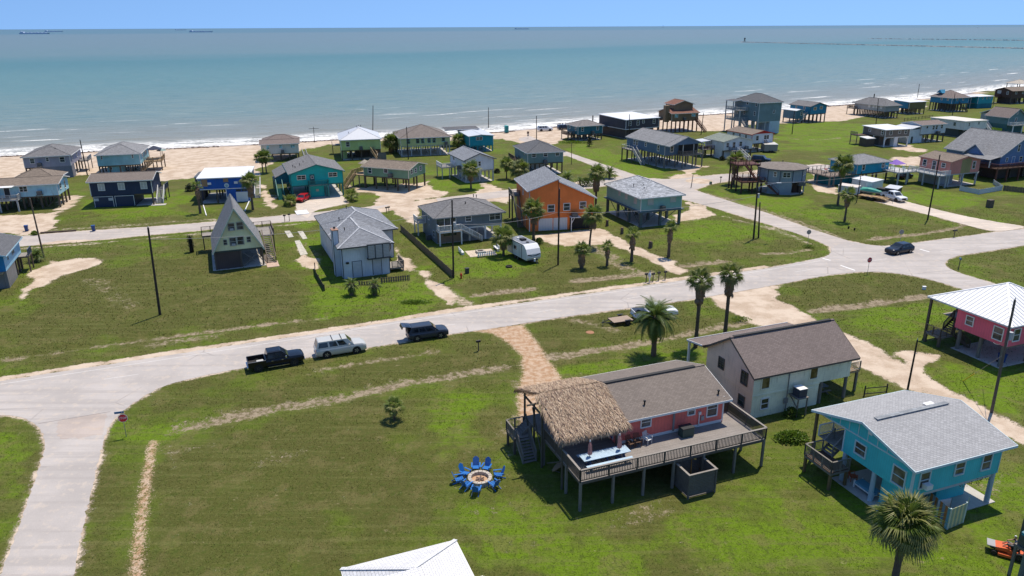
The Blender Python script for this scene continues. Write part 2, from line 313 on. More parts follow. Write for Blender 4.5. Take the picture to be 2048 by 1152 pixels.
SAND_L=[
 ([(350,856),(470,832),(560,812),(680,795),(800,765),(900,750),(1010,733)],0.9,0.22,0.55),([(640,740),(720,727),(800,715),(870,703)],0.5,0.0,0.42),
 ([(-40,724),(120,700),(300,675),(480,652),(650,632)],0.35,0.30,0.6),([(948,588),(1000,582),(1062,575)],0.75,0.30,0.9),([(1148,560),(1220,553),(1300,543)],0.8,0.30,0.8),
 ([(1362,530),(1410,525),(1452,519)],0.8,0.3,0.85),([(1625,620),(1700,612),(1770,603),(1845,590)],0.8,0.25,0.85),([(1730,478),(1800,471),(1870,462),(1930,450)],0.5,0.25,0.9),
 ([(1078,715),(1130,708),(1200,697),(1290,685),(1400,660),(1500,640)],0.75,0.2,0.62),([(1030,765),(1034,800),(1036,850)],0.35,0.0,0.4),([(1528,505),(1580,505),(1620,498)],0.4,0.2,0.8),
 ([(1470,440),(1540,455),(1600,478)],0.9,0.0,0.55),([(1500,438),(1560,462),(1625,490)],0.5,0.0,0.5),([(1405,385),(1500,412),(1600,447),(1690,477)],0.9,0.0,0.45),([(60,462),(200,455),(330,445),(620,425)],0.9,0.0,0.5),([(45,497),(200,486),(400,467),(620,445)],0.8,0.0,0.55),
 ([(1180,490),(1260,540),(1320,556)],1.4,0.0,0.35),([(600,470),(640,520)],0.5,0.0,0.3),([(870,570),(905,590),(930,606)],1.0,0.0,0.75),([(1130,310),(1060,285)],2.0,0,0.8),
 ([(335,895),(344,920),(352,935)],0.10,0.0,0.7),([(1320,565),(1240,572),(1100,590),(1000,606)],0.4,0,0.45),([(1860,240),(1760,262)],0.6,0,0.4),([(1005,918),(1045,893)],0.8,0,0.3),([(1008,865),(1030,830)],0.6,0,0.28),([(940,1012),(1010,1022)],0.6,0,0.18),([(1240,1042),(1330,1020)],0.9,0,0.18),([(1880,1010),(1990,960)],1.3,0,0.2),([(520,930),(600,905)],1.0,0,0.12),([(350,905),(420,890)],0.6,0,0.15),([(1150,640),(1230,660)],0.8,0,0.3),([(180,560),(260,610)],1.5,0,0.15),([(300,690),(420,672)],0.8,0,0.4),([(1550,277),(1640,280),(1680,276)],0.7,0,0.35)]
LUSH=[([(60,560),(120,560),(40,640),(0,640)],2.0),([(165,400),(380,380),(380,430),(150,440)],3.0),(poly(S3,[(0,300),(200,300),(500,900),(1500,800),(1650,1000),(1400,1152),(300,1150),(100,900)]),3),([(850,500),(1060,500),(1050,560),(920,560)],3),
 ([(860,820),(950,780),(1010,880),(880,920)],3),([(1000,990),(1180,1060),(1600,1000),(2048,900),(2048,1152),(900,1152)],4),([(1130,280),(1300,320),(1390,350),(1280,360),(1150,310)],3),([(205,850),(320,862),(330,880),(250,895),(205,880)],0.7),([(850,340),(990,340),(980,390),(860,380)],2),([(1340,430),(1480,440),(1560,480),(1400,490),(1260,440)],3),
 ([(1400,375),(1640,400),(1690,450),(1560,430)],3),([(230,840),(330,850),(310,880),(230,880)],1),([(0,870),(70,900),(40,1000),(0,1000)],2),([(1090,740),(1290,700),(1420,690),(1420,720),(1150,760)],1.5),([(1750,600),(1900,600),(1860,690),(1700,660)],2),([(1560,235),(1750,250),(1700,300),(1560,300)],5),([(1850,700),(2048,740),(2048,850),(1850,740)],2),([(650,1020),(900,1050),(1000,1120),(700,1100)],2),([(560,560),(640,540),(760,600),(880,600),(850,640),(600,640)],2),([(1700,380),(1900,420),(1990,400),(1820,370)],2)]
DULL=[([(330,900),(760,790),(900,1060),(560,1152),(300,1152)],3),([(280,830),(700,740),(1000,690),(1020,735),(560,800)],2),([(80,560),(420,500),(620,560),(640,630),(40,690)],3),([(1100,610),(1400,600),(1380,660),(1080,700)],2),([(1560,560),(1860,570),(1860,600),(1620,620)],2),([(240,1000),(200,1152),(160,1152),(210,900)],1.5),([(1100,500),(1250,530),(1280,560),(1100,590),(1060,540)],2)]
def axis(segs):
 o=[segs[0][0]]
 for a,b,st in segs:
  n=max(1,int(round((b-a)/st)));o+=list(np.linspace(a,b,n+1)[1:])
 return np.array(o)
gx=axis([(-60000,-3000,20000),(-3000,-260,300),(-260,-90,1.7),(-90,100,0.5),(100,330,1.5),(330,3000,200),(3000,60000,20000)])
gy=axis([(-60000,-2000,20000),(-2000,24,250),(24,140,0.5),(140,420,1.1),(420,900,60)])
GX,GY=np.meshgrid(gx,gy);fx=GX.ravel();fy=GY.ravel()
nA=vnoise(fx,fy,3.1,1)-0.5;nB=vnoise(fx,fy,1.1,2)-0.5;nC=vnoise(fx,fy,11,3)-0.5
near=(fx>-262)&(fx<335)&(fy>20)&(fy<425);ix=np.where(near)[0];X,Y=fx[ix],fy[ix];jag=(nA*1.6+nB*0.9)[ix]*np.clip(Y/120,0.45,1.6)
def zeros():return np.zeros(len(fx))
sand,dirt,lush,dull,worn,zz=zeros(),zeros(),zeros(),zeros(),zeros(),zeros()
def upd(a,v):a[ix]=np.maximum(a[ix],v)
for P in SAND:upd(sand,sstep(-0.7,0.7,sdist(P,X,Y)+jag))
for P in DIRT:upd(dirt,sstep(-0.9,0.9,sdist(P,X,Y)+jag*0.2))
for L,w in DIRT_L:upd(dirt,sstep(0.85,-0.75,ldist([W(*p)for p in L],X,Y)-w))
for L,w,dep,st in SAND_L:
 d=ldist([W(*p)for p in L],X,Y);upd(worn if dep or st<0.5 else sand,sstep(0.9,-0.7,d-w+jag*0.5)*(min(1,st+0.25)if dep or st<0.5 else st))
 if dep:zz[ix]=np.minimum(zz[ix],-dep*sstep(2.2,0.2,d))
for P,fth in LUSH:PP=P if isinstance(P[0],Vector)else poly(I,P);upd(lush,sstep(-fth,fth,sdist(PP,X,Y)+jag*2))
for P,fth in DULL:upd(dull,sstep(-fth,fth,sdist(poly(I,P),X,Y)+jag*2))
for k,P in RW.items():
 d=sdist(P,X,Y);w={'main_road':0.30,'cross_street':0.25,'back_street':0.45}.get(k,0.15)
 upd(sand,sstep(0.7,-0.7,-d-w+jag*0.1));zz[ix]=np.where(d>-0.6,0,zz[ix])
# the sandy verge on the sea side of the main road
upd(sand,sstep(0.35,-0.2,ldist([W(*p)for p in[(-140,782),(0,757),(246,720),(470,686),(624,665),(800,637),(900,621),(1130,589),(1370,556),(1530,533)]],X,Y)-0.5+jag*0.3))
off=offshore(fx,fy)
bd=-off;beach=sstep(11,6,bd+nA*6+nC*6);sand=np.maximum(sand,beach)
bz=np.where(bd>12,0,-0.6*(1-np.clip(bd,-30,12)/12));bz=np.clip(bz,-2.5,0)
zz+=bz;zz+=np.where(near&(zz>-0.02),(nC*0.03),0)
far=~near;sand[far]=np.where(bd[far]<15,1,0)
wet=sstep(5.5,1.0,bd+nA*2.0)
nx,ny=len(gx),len(gy)
idx=np.arange(nx*ny).reshape(ny,nx);quads=np.stack([idx[:-1,:-1],idx[:-1,1:],idx[1:,1:],idx[1:,:-1]],-1).reshape(-1,4)
keep=(bd[quads].max(1)>-25);quads=quads[keep]
me=bpy.data.meshes.new('ground');me.vertices.add(nx*ny);me.vertices.foreach_set('co',np.stack([fx,fy,zz],1).ravel())
nq=len(quads);me.loops.add(nq*4);me.loops.foreach_set('vertex_index',quads.ravel().astype(np.int32));me.polygons.add(nq);me.polygons.foreach_set('loop_start',np.arange(nq,dtype=np.int32)*4);me.polygons.foreach_set('loop_total',np.full(nq,4,np.int32))
me.polygons.foreach_set('use_smooth',[True]*nq);me.update();me.validate()
for nme,a in(('sand',sand),('dirt',dirt),('lush',lush),('dull',dull),('wet',wet),('worn',worn)):
 at=me.attributes.new(nme,'FLOAT','POINT');at.data.foreach_set('value',a.astype(np.float32))
m,N,b=nmat('ground_cover');g=G(N);P=g.geo()
n05=g.noise(P,0.055,4,0.6);n2=g.noise(P,0.35,5,0.62);n8=g.noise(P,1.6,5,0.7);n30=g.noise(P,7.0,3,0.75);mow=g.noise(g.scale(P,(0.07,1.5,1),-math.radians(21.3)),1.0,4,0.65);mow2=g.noise(g.scale(P,(1.6,0.08,1),-math.radians(21.3)),1.0,4,0.65)
n1m=g.noise(P,0.14,5,0.62);grass=g.mix(g.ramp(g.math('ADD',g.math('MULTIPLY',n05,0.5),g.math('MULTIPLY',n1m,0.5)),0.42,0.58),(0.090,0.094,0.022),(0.092,0.130,0.014))
ld=g.math('ADD',g.math('SUBTRACT',g.attr('lush'),g.math('MULTIPLY',g.attr('dull'),1.4)),g.math('ADD',g.math('MULTIPLY',g.math('SUBTRACT',n2,0.5),1.3),g.math('MULTIPLY',g.math('SUBTRACT',n1m,0.5),4.2)))
grass=g.mix(g.ramp(ld,0.15,1.0),grass,(0.116,0.192,0.008));grass=g.mix(g.ramp(g.math('MULTIPLY',ld,-1.0),0.1,1.0,0,0.85),grass,(0.084,0.085,0.022))
grass=g.mix(g.ramp(n2,0.51,0.62,0,0.55),grass,(0.150,0.128,0.050));grass=g.mix(g.ramp(n8,0.50,0.62,0,0.6),grass,(0.058,0.085,0.012));grass=g.mix(g.ramp(mow,0.5,0.62,0,0.38),grass,(0.15,0.15,0.05));grass=g.mix(g.ramp(mow2,0.52,0.64,0,0.22),grass,(0.066,0.084,0.014))
n60=g.noise(P,3.6,4,0.8);grass=g.mix(g.ramp(n60,0.52,0.66,0,0.45),grass,(0.165,0.175,0.055));grass=g.mix(g.ramp(n60,0.46,0.36,0,0.5),grass,(0.062,0.080,0.014));grass=g.mix(g.ramp(n30,0.5,0.66,0,0.3),grass,(0.045,0.06,0.012));straw=g.noise(P,0.9,5,0.75);grass=g.mix(g.ramp(straw,0.62,0.72,0,0.5),grass,(0.30,0.25,0.15))
sandc=g.mix(g.ramp(n2,0.4,0.6),(0.41,0.32,0.24),(0.52,0.43,0.34));sandc=g.mix(g.ramp(n8,0.5,0.75,0,0.6),sandc,(0.36,0.30,0.22));sandc=g.mix(g.ramp(n30,0.5,0.8,0,0.45),sandc,(0.62,0.57,0.50))
dirtc=g.mix(g.ramp(n8,0.4,0.6),(0.38,0.235,0.135),(0.50,0.375,0.27));dirtc=g.mix(g.ramp(n30,0.55,0.8,0,0.6),dirtc,(0.6,0.52,0.44))
br=g.math('ADD',g.math('ADD',g.math('MULTIPLY',g.math('SUBTRACT',n8,0.5),2.0),g.math('MULTIPLY',g.math('SUBTRACT',n2,0.5),1.2)),g.math('MULTIPLY',g.math('SUBTRACT',n30,0.5),1.4))
sm=g.ramp(g.math('ADD',g.attr('sand'),g.math('MULTIPLY',br,0.75)),0.40,0.80);dm=g.ramp(g.math('ADD',g.attr('dirt'),g.math('ADD',g.math('MULTIPLY',g.math('SUBTRACT',n30,0.5),1.8),g.math('MULTIPLY',g.math('SUBTRACT',n8,0.5),0.7))),0.36,0.72)
wornc=g.mix(g.ramp(n8,0.42,0.6),(0.165,0.13,0.08),(0.30,0.245,0.17));wornc=g.mix(g.ramp(n30,0.56,0.66,0,0.45),wornc,(0.40,0.35,0.27));wm=g.ramp(g.math('ADD',g.attr('worn'),br),0.38,0.9);grass=g.mix(wm,grass,wornc);col=g.mix(sm,grass,sandc);col=g.mix(dm,col,dirtc);col=g.mix(g.math('MULTIPLY',g.attr('wet'),0.8),col,(0.20,0.16,0.125))
g.put(b.inputs['Base Color'],col);g.put(b.inputs['Roughness'],g.ramp(g.attr('wet'),0,1,0.95,0.35));b.inputs['Specular IOR Level'].default_value=0.15
rg=g.math('ADD',g.math('MULTIPLY',n8,0.5),n30)
g.bump(b,g.math('MULTIPLY',rg,g.ramp(sm,0,1,1.0,0.35)),0.85,0.16)
me.materials.append(m);ground=mobj('ground',me);tag(ground,'mown grass lots with worn sandy patches',kind='structure')
# ---- grass blades, one mass
rg_=np.random.default_rng(5);NB=330000;by=28+120*rg_.random(NB)**2.1;bx=(rg_.random(NB)-0.5)*2*(by*0.72+6);gxi=np.clip(np.searchsorted(gx,bx),1,nx-1);gyi=np.clip(np.searchsorted(gy,by),1,ny-1);gi=gyi*nx+gxi
ok=(sand[gi]<0.45)&(worn[gi]<0.45)&(dirt[gi]<0.2)&(vnoise(bx,by,2.2,21)+0.4*vnoise(bx,by,0.8,22)>0.42)
for P in RW.values():ok&=sdist(P,bx,by)<-0.25
bx,by,gi=bx[ok],by[ok],gi[ok];NB=len(bx);bz_=zz[gi];az=rg_.random(NB)*6.283;hh=(0.04+0.07*rg_.random(NB))*np.clip(by/60,0.8,1.6);wd_=hh*0.35;ln_=hh*rg_.uniform(0.5,1.6,NB)
co=np.stack([np.stack([bx-wd_*np.sin(az),by+wd_*np.cos(az),bz_-0.01],1),np.stack([bx+wd_*np.sin(az),by-wd_*np.cos(az),bz_-0.01],1),np.stack([bx+ln_*np.cos(az),by+ln_*np.sin(az),bz_+hh],1)],1).reshape(-1,3)
gm=bpy.data.meshes.new('grass');gm.vertices.add(NB*3);gm.vertices.foreach_set('co',co.ravel());gm.loops.add(NB*3);gm.loops.foreach_set('vertex_index',np.arange(NB*3,dtype=np.int32));gm.polygons.add(NB);gm.polygons.foreach_set('loop_start',np.arange(NB,dtype=np.int32)*3);gm.polygons.foreach_set('loop_total',np.full(NB,3,np.int32));gm.update();gm.validate()
for nme,a in(('sand',sand),('dirt',dirt),('lush',lush),('dull',dull)):at=gm.attributes.new(nme,'FLOAT','POINT');at.data.foreach_set('value',np.repeat(a[gi]*(0 if nme in('sand','dirt')else 1),3).astype(np.float32))
gm.materials.append(m);tag(mobj('grass',gm),'short mown grass blades over the lots','grass',kind='stuff')
# ---- roads
def asphalt(name,rgb,warm=0.0):
 m,N,b=nmat(name);g=G(N);P=g.geo();n1=g.noise(P,0.16,5,0.6);n2=g.noise(P,1.1,5,0.65);n3=g.noise(P,24,2,0.7);st=g.noise(g.scale(P,(0.035,1.0,1),-math.radians(21)),0.9,4,0.6)
 c=g.mix(g.ramp(n1,0.3,0.7),tuple(x*0.86 for x in rgb),tuple(x*1.1 for x in rgb));c=g.mix(g.ramp(st,0.48,0.60,0,0.65),c,tuple(x*0.80 for x in rgb));c=g.mix(g.ramp(n2,0.52,0.64,0,0.55),c,(rgb[0]*1.2,rgb[1]*1.12,rgb[2]*1.0))
 c=g.mix(g.ramp(n3,0.4,0.75,0,0.45),c,tuple(x*0.62 for x in rgb))
 v=g.n('ShaderNodeTexVoronoi',feature='DISTANCE_TO_EDGE');g.put(v.inputs['Vector'],g.mix(0.35,P,g.n('ShaderNodeTexNoise').outputs['Color']));v.inputs['Scale'].default_value=0.16
 ck=g.math('MULTIPLY',g.ramp(v.outputs[0],0.0,0.012,1,0),g.ramp(n1,0.48,0.6));c=g.mix(g.math('MULTIPLY',ck,0.5),c,tuple(x*0.4 for x in rgb))
 g.put(b.inputs['Base Color'],c);b.inputs['Roughness'].default_value=0.9;b.inputs['Specular IOR Level'].default_value=0.2;g.bump(b,n3,0.35,0.01);return m
ASPH=asphalt('road_asphalt',(0.415,0.385,0.365));ASPH2=asphalt('street_asphalt',(0.43,0.39,0.36));CONCR=asphalt('drive_concrete',(0.54,0.475,0.41))
def sheet(name,P,z,mat,jit=0.10,step=0.35):
 rnd=random.Random(len(P)*7+3);pts=[]
 for i in range(len(P)):
  a=Vector(P[i]);c=Vector(P[(i+1)%len(P)]);d=c-a;n=max(1,int(d.length/step))if d.length<90 else 40;nn=Vector((-d.y,d.x)).normalized()if d.length>0 else Vector((0,0))
  for k in range(n):q=a+d*(k/n)+nn*(rnd.gauss(0,jit*0.5)if k else 0);pts.append(q)
 bm=bmesh.new();vs_=[bm.verts.new((p.x,p.y,z))for p in pts];es=[bm.edges.new((vs_[i],vs_[(i+1)%len(vs_)]))for i in range(len(vs_))]
 bmesh.ops.triangle_fill(bm,use_beauty=True,use_dissolve=False,edges=es)
 for f in bm.faces:
  if f.normal.z<0:f.normal_flip()
 r=bmesh.ops.extrude_face_region(bm,geom=[e for e in bm.edges if e.is_boundary])if False else None
 me=bpy.data.meshes.new(name);bm.to_mesh(me);bm.free();me.materials.append(mat);return mobj(name,me)
def smoothp(P,it=2):
 for _ in range(it):
  o=[]
  for i in range(len(P)):
   a=P[i];c=P[(i+1)%len(P)]
   if(c-a).length<14:o+=[a*0.75+c*0.25,a*0.25+c*0.75]
   else:o+=[a,c]
  P=o
 return P
for k,mt in(('back_street',ASPH2),('cross_street',ASPH2),('main_road',ASPH),('concrete_driveway',CONCR),('carport_driveway',CONCR)):
 P=[Vector(p)for p in RW[k]];tag(sheet(k,smoothp(P,1),ROADS[k][1]-0.006,mt),{'main_road':'pale asphalt road running across with curved junctions','cross_street':'pale narrow street running to the beach','back_street':'pale lane between the two rows of houses','concrete_driveway':'concrete driveway beside the white pickup','carport_driveway':'bright concrete driveway in front of the teal house'}[k],kind='structure')
PATCH=asphalt('old_road_patch',(0.41,0.355,0.32));P_=poly(Q7,[(560,590),(720,560),(880,530),(1030,512),(1010,600),(985,720),(800,745),(620,765),(540,730)]);tag(sheet('road_patch',P_,0.0275,PATCH,0.2),'brownish worn patch at the mouth of the left side road',kind='structure')
JOINT=plain('tar_joint',(0.17,0.15,0.14),0.9);mb=MB()
# painted lines: worn edge line, worn centre dashes, short white bars at the junction
LINE=plain('worn_road_paint',(0.55,0.54,0.52),0.8,var=0.15);BAR=plain('white_road_paint',(0.66,0.66,0.65),0.8,var=0.15)
def stripe(mb,a,c,w,z):
 a=Vector(a[:2]);c=Vector(c[:2]);n=(c-a).normalized();n=Vector((-n.y,n.x))*w/2
 mb.face([(*(a-n),z),(*(c-n),z),(*(c+n),z),(*(a+n),z)])
for a,c in((Q7(370,612),Q7(640,568)),(Q7(640,568),Q7(1060,498)),(R8(1690,985),R8(1843,1050)),(S8(830,30),S8(1130,5))):stripe(mb,W(*a),W(*c),0.07,0.0282)
tag(mb.build('tar_joint',JOINT,fix=False),'dark tar joints where the side roads meet the main road',kind='structure')
EL=[W(*p)for p in[(-140,794),(0,769),(325,720),(560,683),(800,645),(905,629.5),(1130,598),(1372,564),(1530,541),(1640,522)]]
CLN=[W(*p)for p in[(-140,813),(0,789),(400,731),(640,692),(860,656),(1130,616),(1370,580),(1640,536),(1880,503),(2048,479)]]
mb=MB()
for a,c in zip(EL[:-1],EL[1:]):stripe(mb,a,c,0.10,0.028)
tag(mb.build('edge_line',LINE,fix=False),'worn pale edge line along the sea side of the road',kind='structure')
mb=MB();acc=0
for a,c in zip(CLN[:-1],CLN[1:]):
 n=max(1,int((c-a).length/4.5))
 for i in range(n):
  if(i+acc)%3==0:stripe(mb,a+(c-a)*(i/n),a+(c-a)*((i+0.7)/n),0.09,0.028)
 acc+=n
tag(mb.build('centre_line',LINE,fix=False),'faint worn centre dashes on the road',kind='structure')
mb=MB()
for a,c in(((1645,517),(1661,521)),((1681,531),(1710,541)),((1839,498.5),(1859,504))):stripe(mb,W(*a),W(*c),0.32,0.029)
tag(mb.build('stop_bar',BAR,fix=False),'short white painted bars across the junction',kind='structure')
# ---- sea
ss=axis([(-60000,-3000,9000),(-3000,-420,200),(-420,700,8),(700,4000,200),(4000,60000,9000)]);dd=axis([(-22,40,1.0),(40,200,4),(200,1200,50),(1200,6000,400),(6000,60000,9000)])
SS,DD=np.meshgrid(ss,dd);bn=np.interp(SS,_ss,_sn);SX=SS*TD[0]+(bn+DD)*ND[0];SY=SS*TD[1]+(bn+DD)*ND[1]
wv=0.16*np.exp(-((DD-9)/2.2)**2)*vnoise(SS,DD,22,5)+0.20*np.exp(-((DD-27)/2.2)**2)*vnoise(SS,DD,30,6);SZ=SEAZ+np.where(DD<80,wv,0)
me=bpy.data.meshes.new('sea');nx,ny=len(ss),len(dd);me.vertices.add(nx*ny);me.vertices.foreach_set('co',np.stack([SX.ravel(),SY.ravel(),SZ.ravel()],1).ravel())
idx=np.arange(nx*ny).reshape(ny,nx);quads=np.stack([idx[:-1,:-1],idx[:-1,1:],idx[1:,1:],idx[1:,:-1]],-1).reshape(-1,4);nq=len(quads)
me.loops.add(nq*4);me.loops.foreach_set('vertex_index',quads.ravel().astype(np.int32));me.polygons.add(nq);me.polygons.foreach_set('loop_start',np.arange(nq,dtype=np.int32)*4);me.polygons.foreach_set('loop_total',np.full(nq,4,np.int32));me.polygons.foreach_set('use_smooth',[True]*nq);me.update();me.validate()
uvl=me.uv_layers.new(name='UV');li=np.empty(len(me.loops),np.int32);me.loops.foreach_get('vertex_index',li);uvl.data.foreach_set('uv',np.stack([SS.ravel()[li],DD.ravel()[li]],1).ravel())
m,N,b=nmat('sea_water');g=G(N);uv=g.coord('UV');X_=g.xyz(uv);d=X_[1]
big=g.noise(g.scale(uv,(0.0016,0.006,1)),1.0,4,0.6);dn=g.math('ADD',d,g.math('MULTIPLY',g.math('SUBTRACT',big,0.5),g.ramp(d,50,900,20,520,False)))
cr=g.n('ShaderNodeValToRGB');cr.color_ramp.interpolation='EASE'
g.put(cr.inputs[0],g.math('DIVIDE',g.math('LOGARITHM',g.math('MAXIMUM',dn,1.0),10.0),5.0))
E_=cr.color_ramp.elements
stops=[(0.0,(0.34,0.30,0.26)),(0.20,(0.235,0.24,0.225)),(0.33,(0.19,0.215,0.21)),(0.42,(0.145,0.21,0.208)),(0.52,(0.092,0.192,0.202)),(0.572,(0.070,0.168,0.188)),(0.60,(0.122,0.188,0.21)),(0.66,(0.132,0.185,0.215)),(0.735,(0.13,0.182,0.218)),(0.77,(0.09,0.16,0.21)),(1.0,(0.085,0.15,0.21))]
while len(E_)<len(stops):E_.new(0.5)
for e,(p,c)in zip(E_,stops):e.position=p;e.color=(*c,1)
fl=g.noise(g.scale(uv,(0.045,0.30,1)),1.0,5,0.62,0.4);col=g.mix(g.ramp(fl,0.44,0.60,0,0.6),cr.outputs[0],g.mix(g.ramp(d,10,120),(0.19,0.185,0.15),(0.075,0.16,0.185)))
fl2=g.noise(g.scale(uv,(0.10,0.75,1)),1.0,4,0.65,0.3);col=g.mix(g.math('MULTIPLY',g.ramp(fl2,0.48,0.62,0,0.4),g.ramp(d,900,200)),col,(0.21,0.27,0.27));f1=g.noise(g.scale(uv,(0.10,0.42,1)),1.0,6,0.68,0.6);f2=g.noise(g.scale(uv,(0.022,0.20,1)),1.0,5,0.6,0.3);f3=g.noise(uv,0.9,5,0.7);f4=g.noise(g.scale(uv,(0.011,0.055,1)),1.0,3,0.5)
swash=g.math('MULTIPLY',g.ramp(d,24,7),g.ramp(g.math('ADD',f1,g.math('MULTIPLY',g.math('SUBTRACT',f3,0.5),0.6)),0.42,0.56))
brk=g.math('MULTIPLY',g.math('MULTIPLY',g.ramp(f2,0.585,0.66),g.ramp(f4,0.44,0.56)),g.math('MULTIPLY',g.ramp(d,140,45),g.ramp(f3,0.3,0.55)))
cap=g.math('MULTIPLY',g.ramp(g.noise(g.scale(uv,(0.16,0.6,1)),1.0,4,0.6),0.735,0.78),g.ramp(d,420,60,0,0.7))
lip=g.math('MULTIPLY',g.ramp(g.math('ABSOLUTE',g.math('SUBTRACT',d,g.math('ADD',1.2,g.math('MULTIPLY',f2,5.0)))),1.3,0.2),0.7)
foam=g.math('MAXIMUM',g.math('MAXIMUM',swash,brk),g.math('MAXIMUM',cap,lip))
g.put(b.inputs['Base Color'],g.mix(foam,col,(0.78,0.79,0.78)));g.put(b.inputs['Roughness'],g.ramp(foam,0,1,0.42,0.9));b.inputs['Specular IOR Level'].default_value=0.22;b.inputs['IOR'].default_value=1.33
w1=g.noise(g.scale(uv,(0.12,0.55,1)),1.0,5,0.62,0.5);w2=g.noise(g.scale(uv,(0.5,1.7,1)),1.0,3,0.6)
g.bump(b,g.math('ADD',g.math('MULTIPLY',w1,1.0),g.math('MULTIPLY',w2,0.3)),0.8,0.9)
me.materials.append(m);sea=mobj('sea',me);tag(sea,'turquoise sea with breaking waves near the beach',kind='structure')
# ---- wrack line of seaweed and driftwood on the beach, one mass
rnd=random.Random(3);mb=MB()
for i in range(2600):
 s=rnd.uniform(-170,330)*1.0;w=np.interp(s,_ss,_sn)
 dl=-2.4-abs(rnd.gauss(0,0.9))-0.8*math.sin(s*0.11);p=TD*s+ND*(w+dl)
 if(vnoise(np.array([s]),np.array([0.0]),9,8)[0]<0.28):continue
 r=rnd.uniform(0.15,0.55);z0=-0.05*max(0,12+dl)if False else-0.6*(1-(-dl)/12);a=rnd.uniform(0,6.3)
 pts=[(p[0]+r*math.cos(a+k*1.257)*rnd.uniform(0.6,1.3)*1.7,p[1]+r*math.sin(a+k*1.257)*rnd.uniform(0.6,1.2),z0-0.02)for k in range(5)];tp=(p[0],p[1],z0+r*rnd.uniform(0.3,0.7))
 for k in range(5):mb.face([pts[k],pts[(k+1)%5],tp])
WRACK=plain('seaweed_wrack',(0.075,0.045,0.03),0.85,var=0.5,scale=1.2)
tag(mb.build('seaweed',WRACK,fix=False),'dark brown line of washed-up seaweed along the beach',kind='stuff')
# ---- jetties, beacon, ships
ROCK=plain('jetty_granite',(0.46,0.43,0.40),0.9,var=0.35,scale=0.15)
def jetty(name,label,a,c,n,gaps,hh):
 a=W(*a,SEAZ);c=W(*c,SEAZ);rnd=random.Random(n);t=thing(name,label,'jetty',(a+c)/2);L=(c-a).length;dv=(c-a).normalized();nv=Vector((-dv.y,dv.x,0));mb=MB()
 for i in range(n):
  u=rnd.random()
  if rnd.random()<gaps*(1-u):continue
  q=a+dv*(u*L)+nv*rnd.gauss(0,2.6)-(a+c)/2;r=rnd.uniform(1.0,2.5);h=hh*rnd.uniform(0.4,1.1)
  pts=[(q.x+r*1.5*math.cos(k*1.047+u*9)*rnd.uniform(0.7,1.2),q.y+r*math.sin(k*1.047+u*9)*rnd.uniform(0.7,1.2),-0.8)for k in range(6)];tp=[(x*0.55+q.x*0.45,y*0.55+q.y*0.45,h)for x,y,_ in pts]
  for k in range(6):mb.face([pts[k],pts[(k+1)%6],tp[(k+1)%6],tp[k]])
  mb.face(tp)
 o=mb.build('rocks',ROCK,t);tag(o,kind='stuff')
jetty('rock_jetty','long low rock jetty reaching out into the sea, the nearer one',(1484,84.5),(2120,99),1500,0.75,1.4)
jetty('rock_jetty','broken far rock jetty beyond the long one',(1736,77.5),(2110,82),420,0.8,1.7)
p=W(1489,84,SEAZ);t=thing('beacon','small dark beacon on the tip of the rock jetty','beacon',p);mb=MB()
for sx in(-1.4,1.4):
 for sy in(-1.4,1.4):mb.bar((sx,sy,0),(sx*0.3,sy*0.3,6),0.5)
mb.build('frame',POLEW,t);MB().box(-1.3,-1.3,6,1.3,1.3,9).build('lantern',BLACK,t)
p=W(1326,55.5,SEAZ);t=thing('buoy','tiny channel buoy on the far water','buoy',p);MB().lathe([(9,0),(7,5),(1.5,8),(1.2,32),(4,33),(4,42)],8).build('body',plain('buoy_grey',(0.1,0.13,0.17),0.7),t)
SHIPM=plain('ship_hull_hazed',(0.42,0.50,0.62),0.7);SHIPW=plain('ship_house_hazed',(0.50,0.57,0.68),0.7)  # sea haze is mixed into both ship colours, no haze volume is built
def ship(label,u0,u1,v,hz,tanker):
 # on the horizon, distance from a usual 180-230 m hull length
 p0=W(u0,v,SEAZ);L=200.0;ang_w=(u1-u0)/FPX;dist=L/ang_w;dr=Vector((((u0+u1)/2-1024)/FPX,1.06,0)).normalized();p=dr*dist
 t=thing('cargo_ship',label,'ship',(p.x,p.y,SEAZ),0.05,'ships on the horizon');t.scale.z=0.62;mb=MB()
 mb.prism([(-100,4),(-96,0),(92,0),(100,14),(88,13),(-100,13)],-14,14,'y').build('hull',SHIPM,t)
 mb=MB().box(-92,-12,13,-72,12,26).box(-90,-8,26,-84,8,30);mb.build('deckhouse',SHIPW,t)
 mb=MB()
 for k in range(4 if tanker else 6):x=-50+k*(120/5);mb.box(x-1.5,-1.5,13,x+1.5,1.5,16+hz*0.6*(k%2));mb.box(x-8,-10,13,x+8,10,17)
 mb.build('cranes',SHIPM,t)
ship('grey cargo ship on the horizon at far left',46,92,56,16,False);ship('low tanker on the horizon right of the far-left ship',94,122,56,3,True);ship('faint ship pair on the horizon above the left sea',353,372,55.6,3,True);ship('faint ship close right of another on the left horizon',383,423,55.4,4,True);ship('lone cargo ship on the horizon near mid picture',1032,1060,53.4,14,False)
p=W(1955,55.6,SEAZ);t=thing('speedboat','tiny white boat with wake on the far right water','boat',p,0.1);MB().prism([(-9,0),(-9,2.4),(8,3.0),(12,3.2),(7,0)],-2.6,2.6,'y').build('hull',WHITE,t);MB().box(-4,-1.8,2.5,2,1.8,5).build('cabin',WHITE,t)
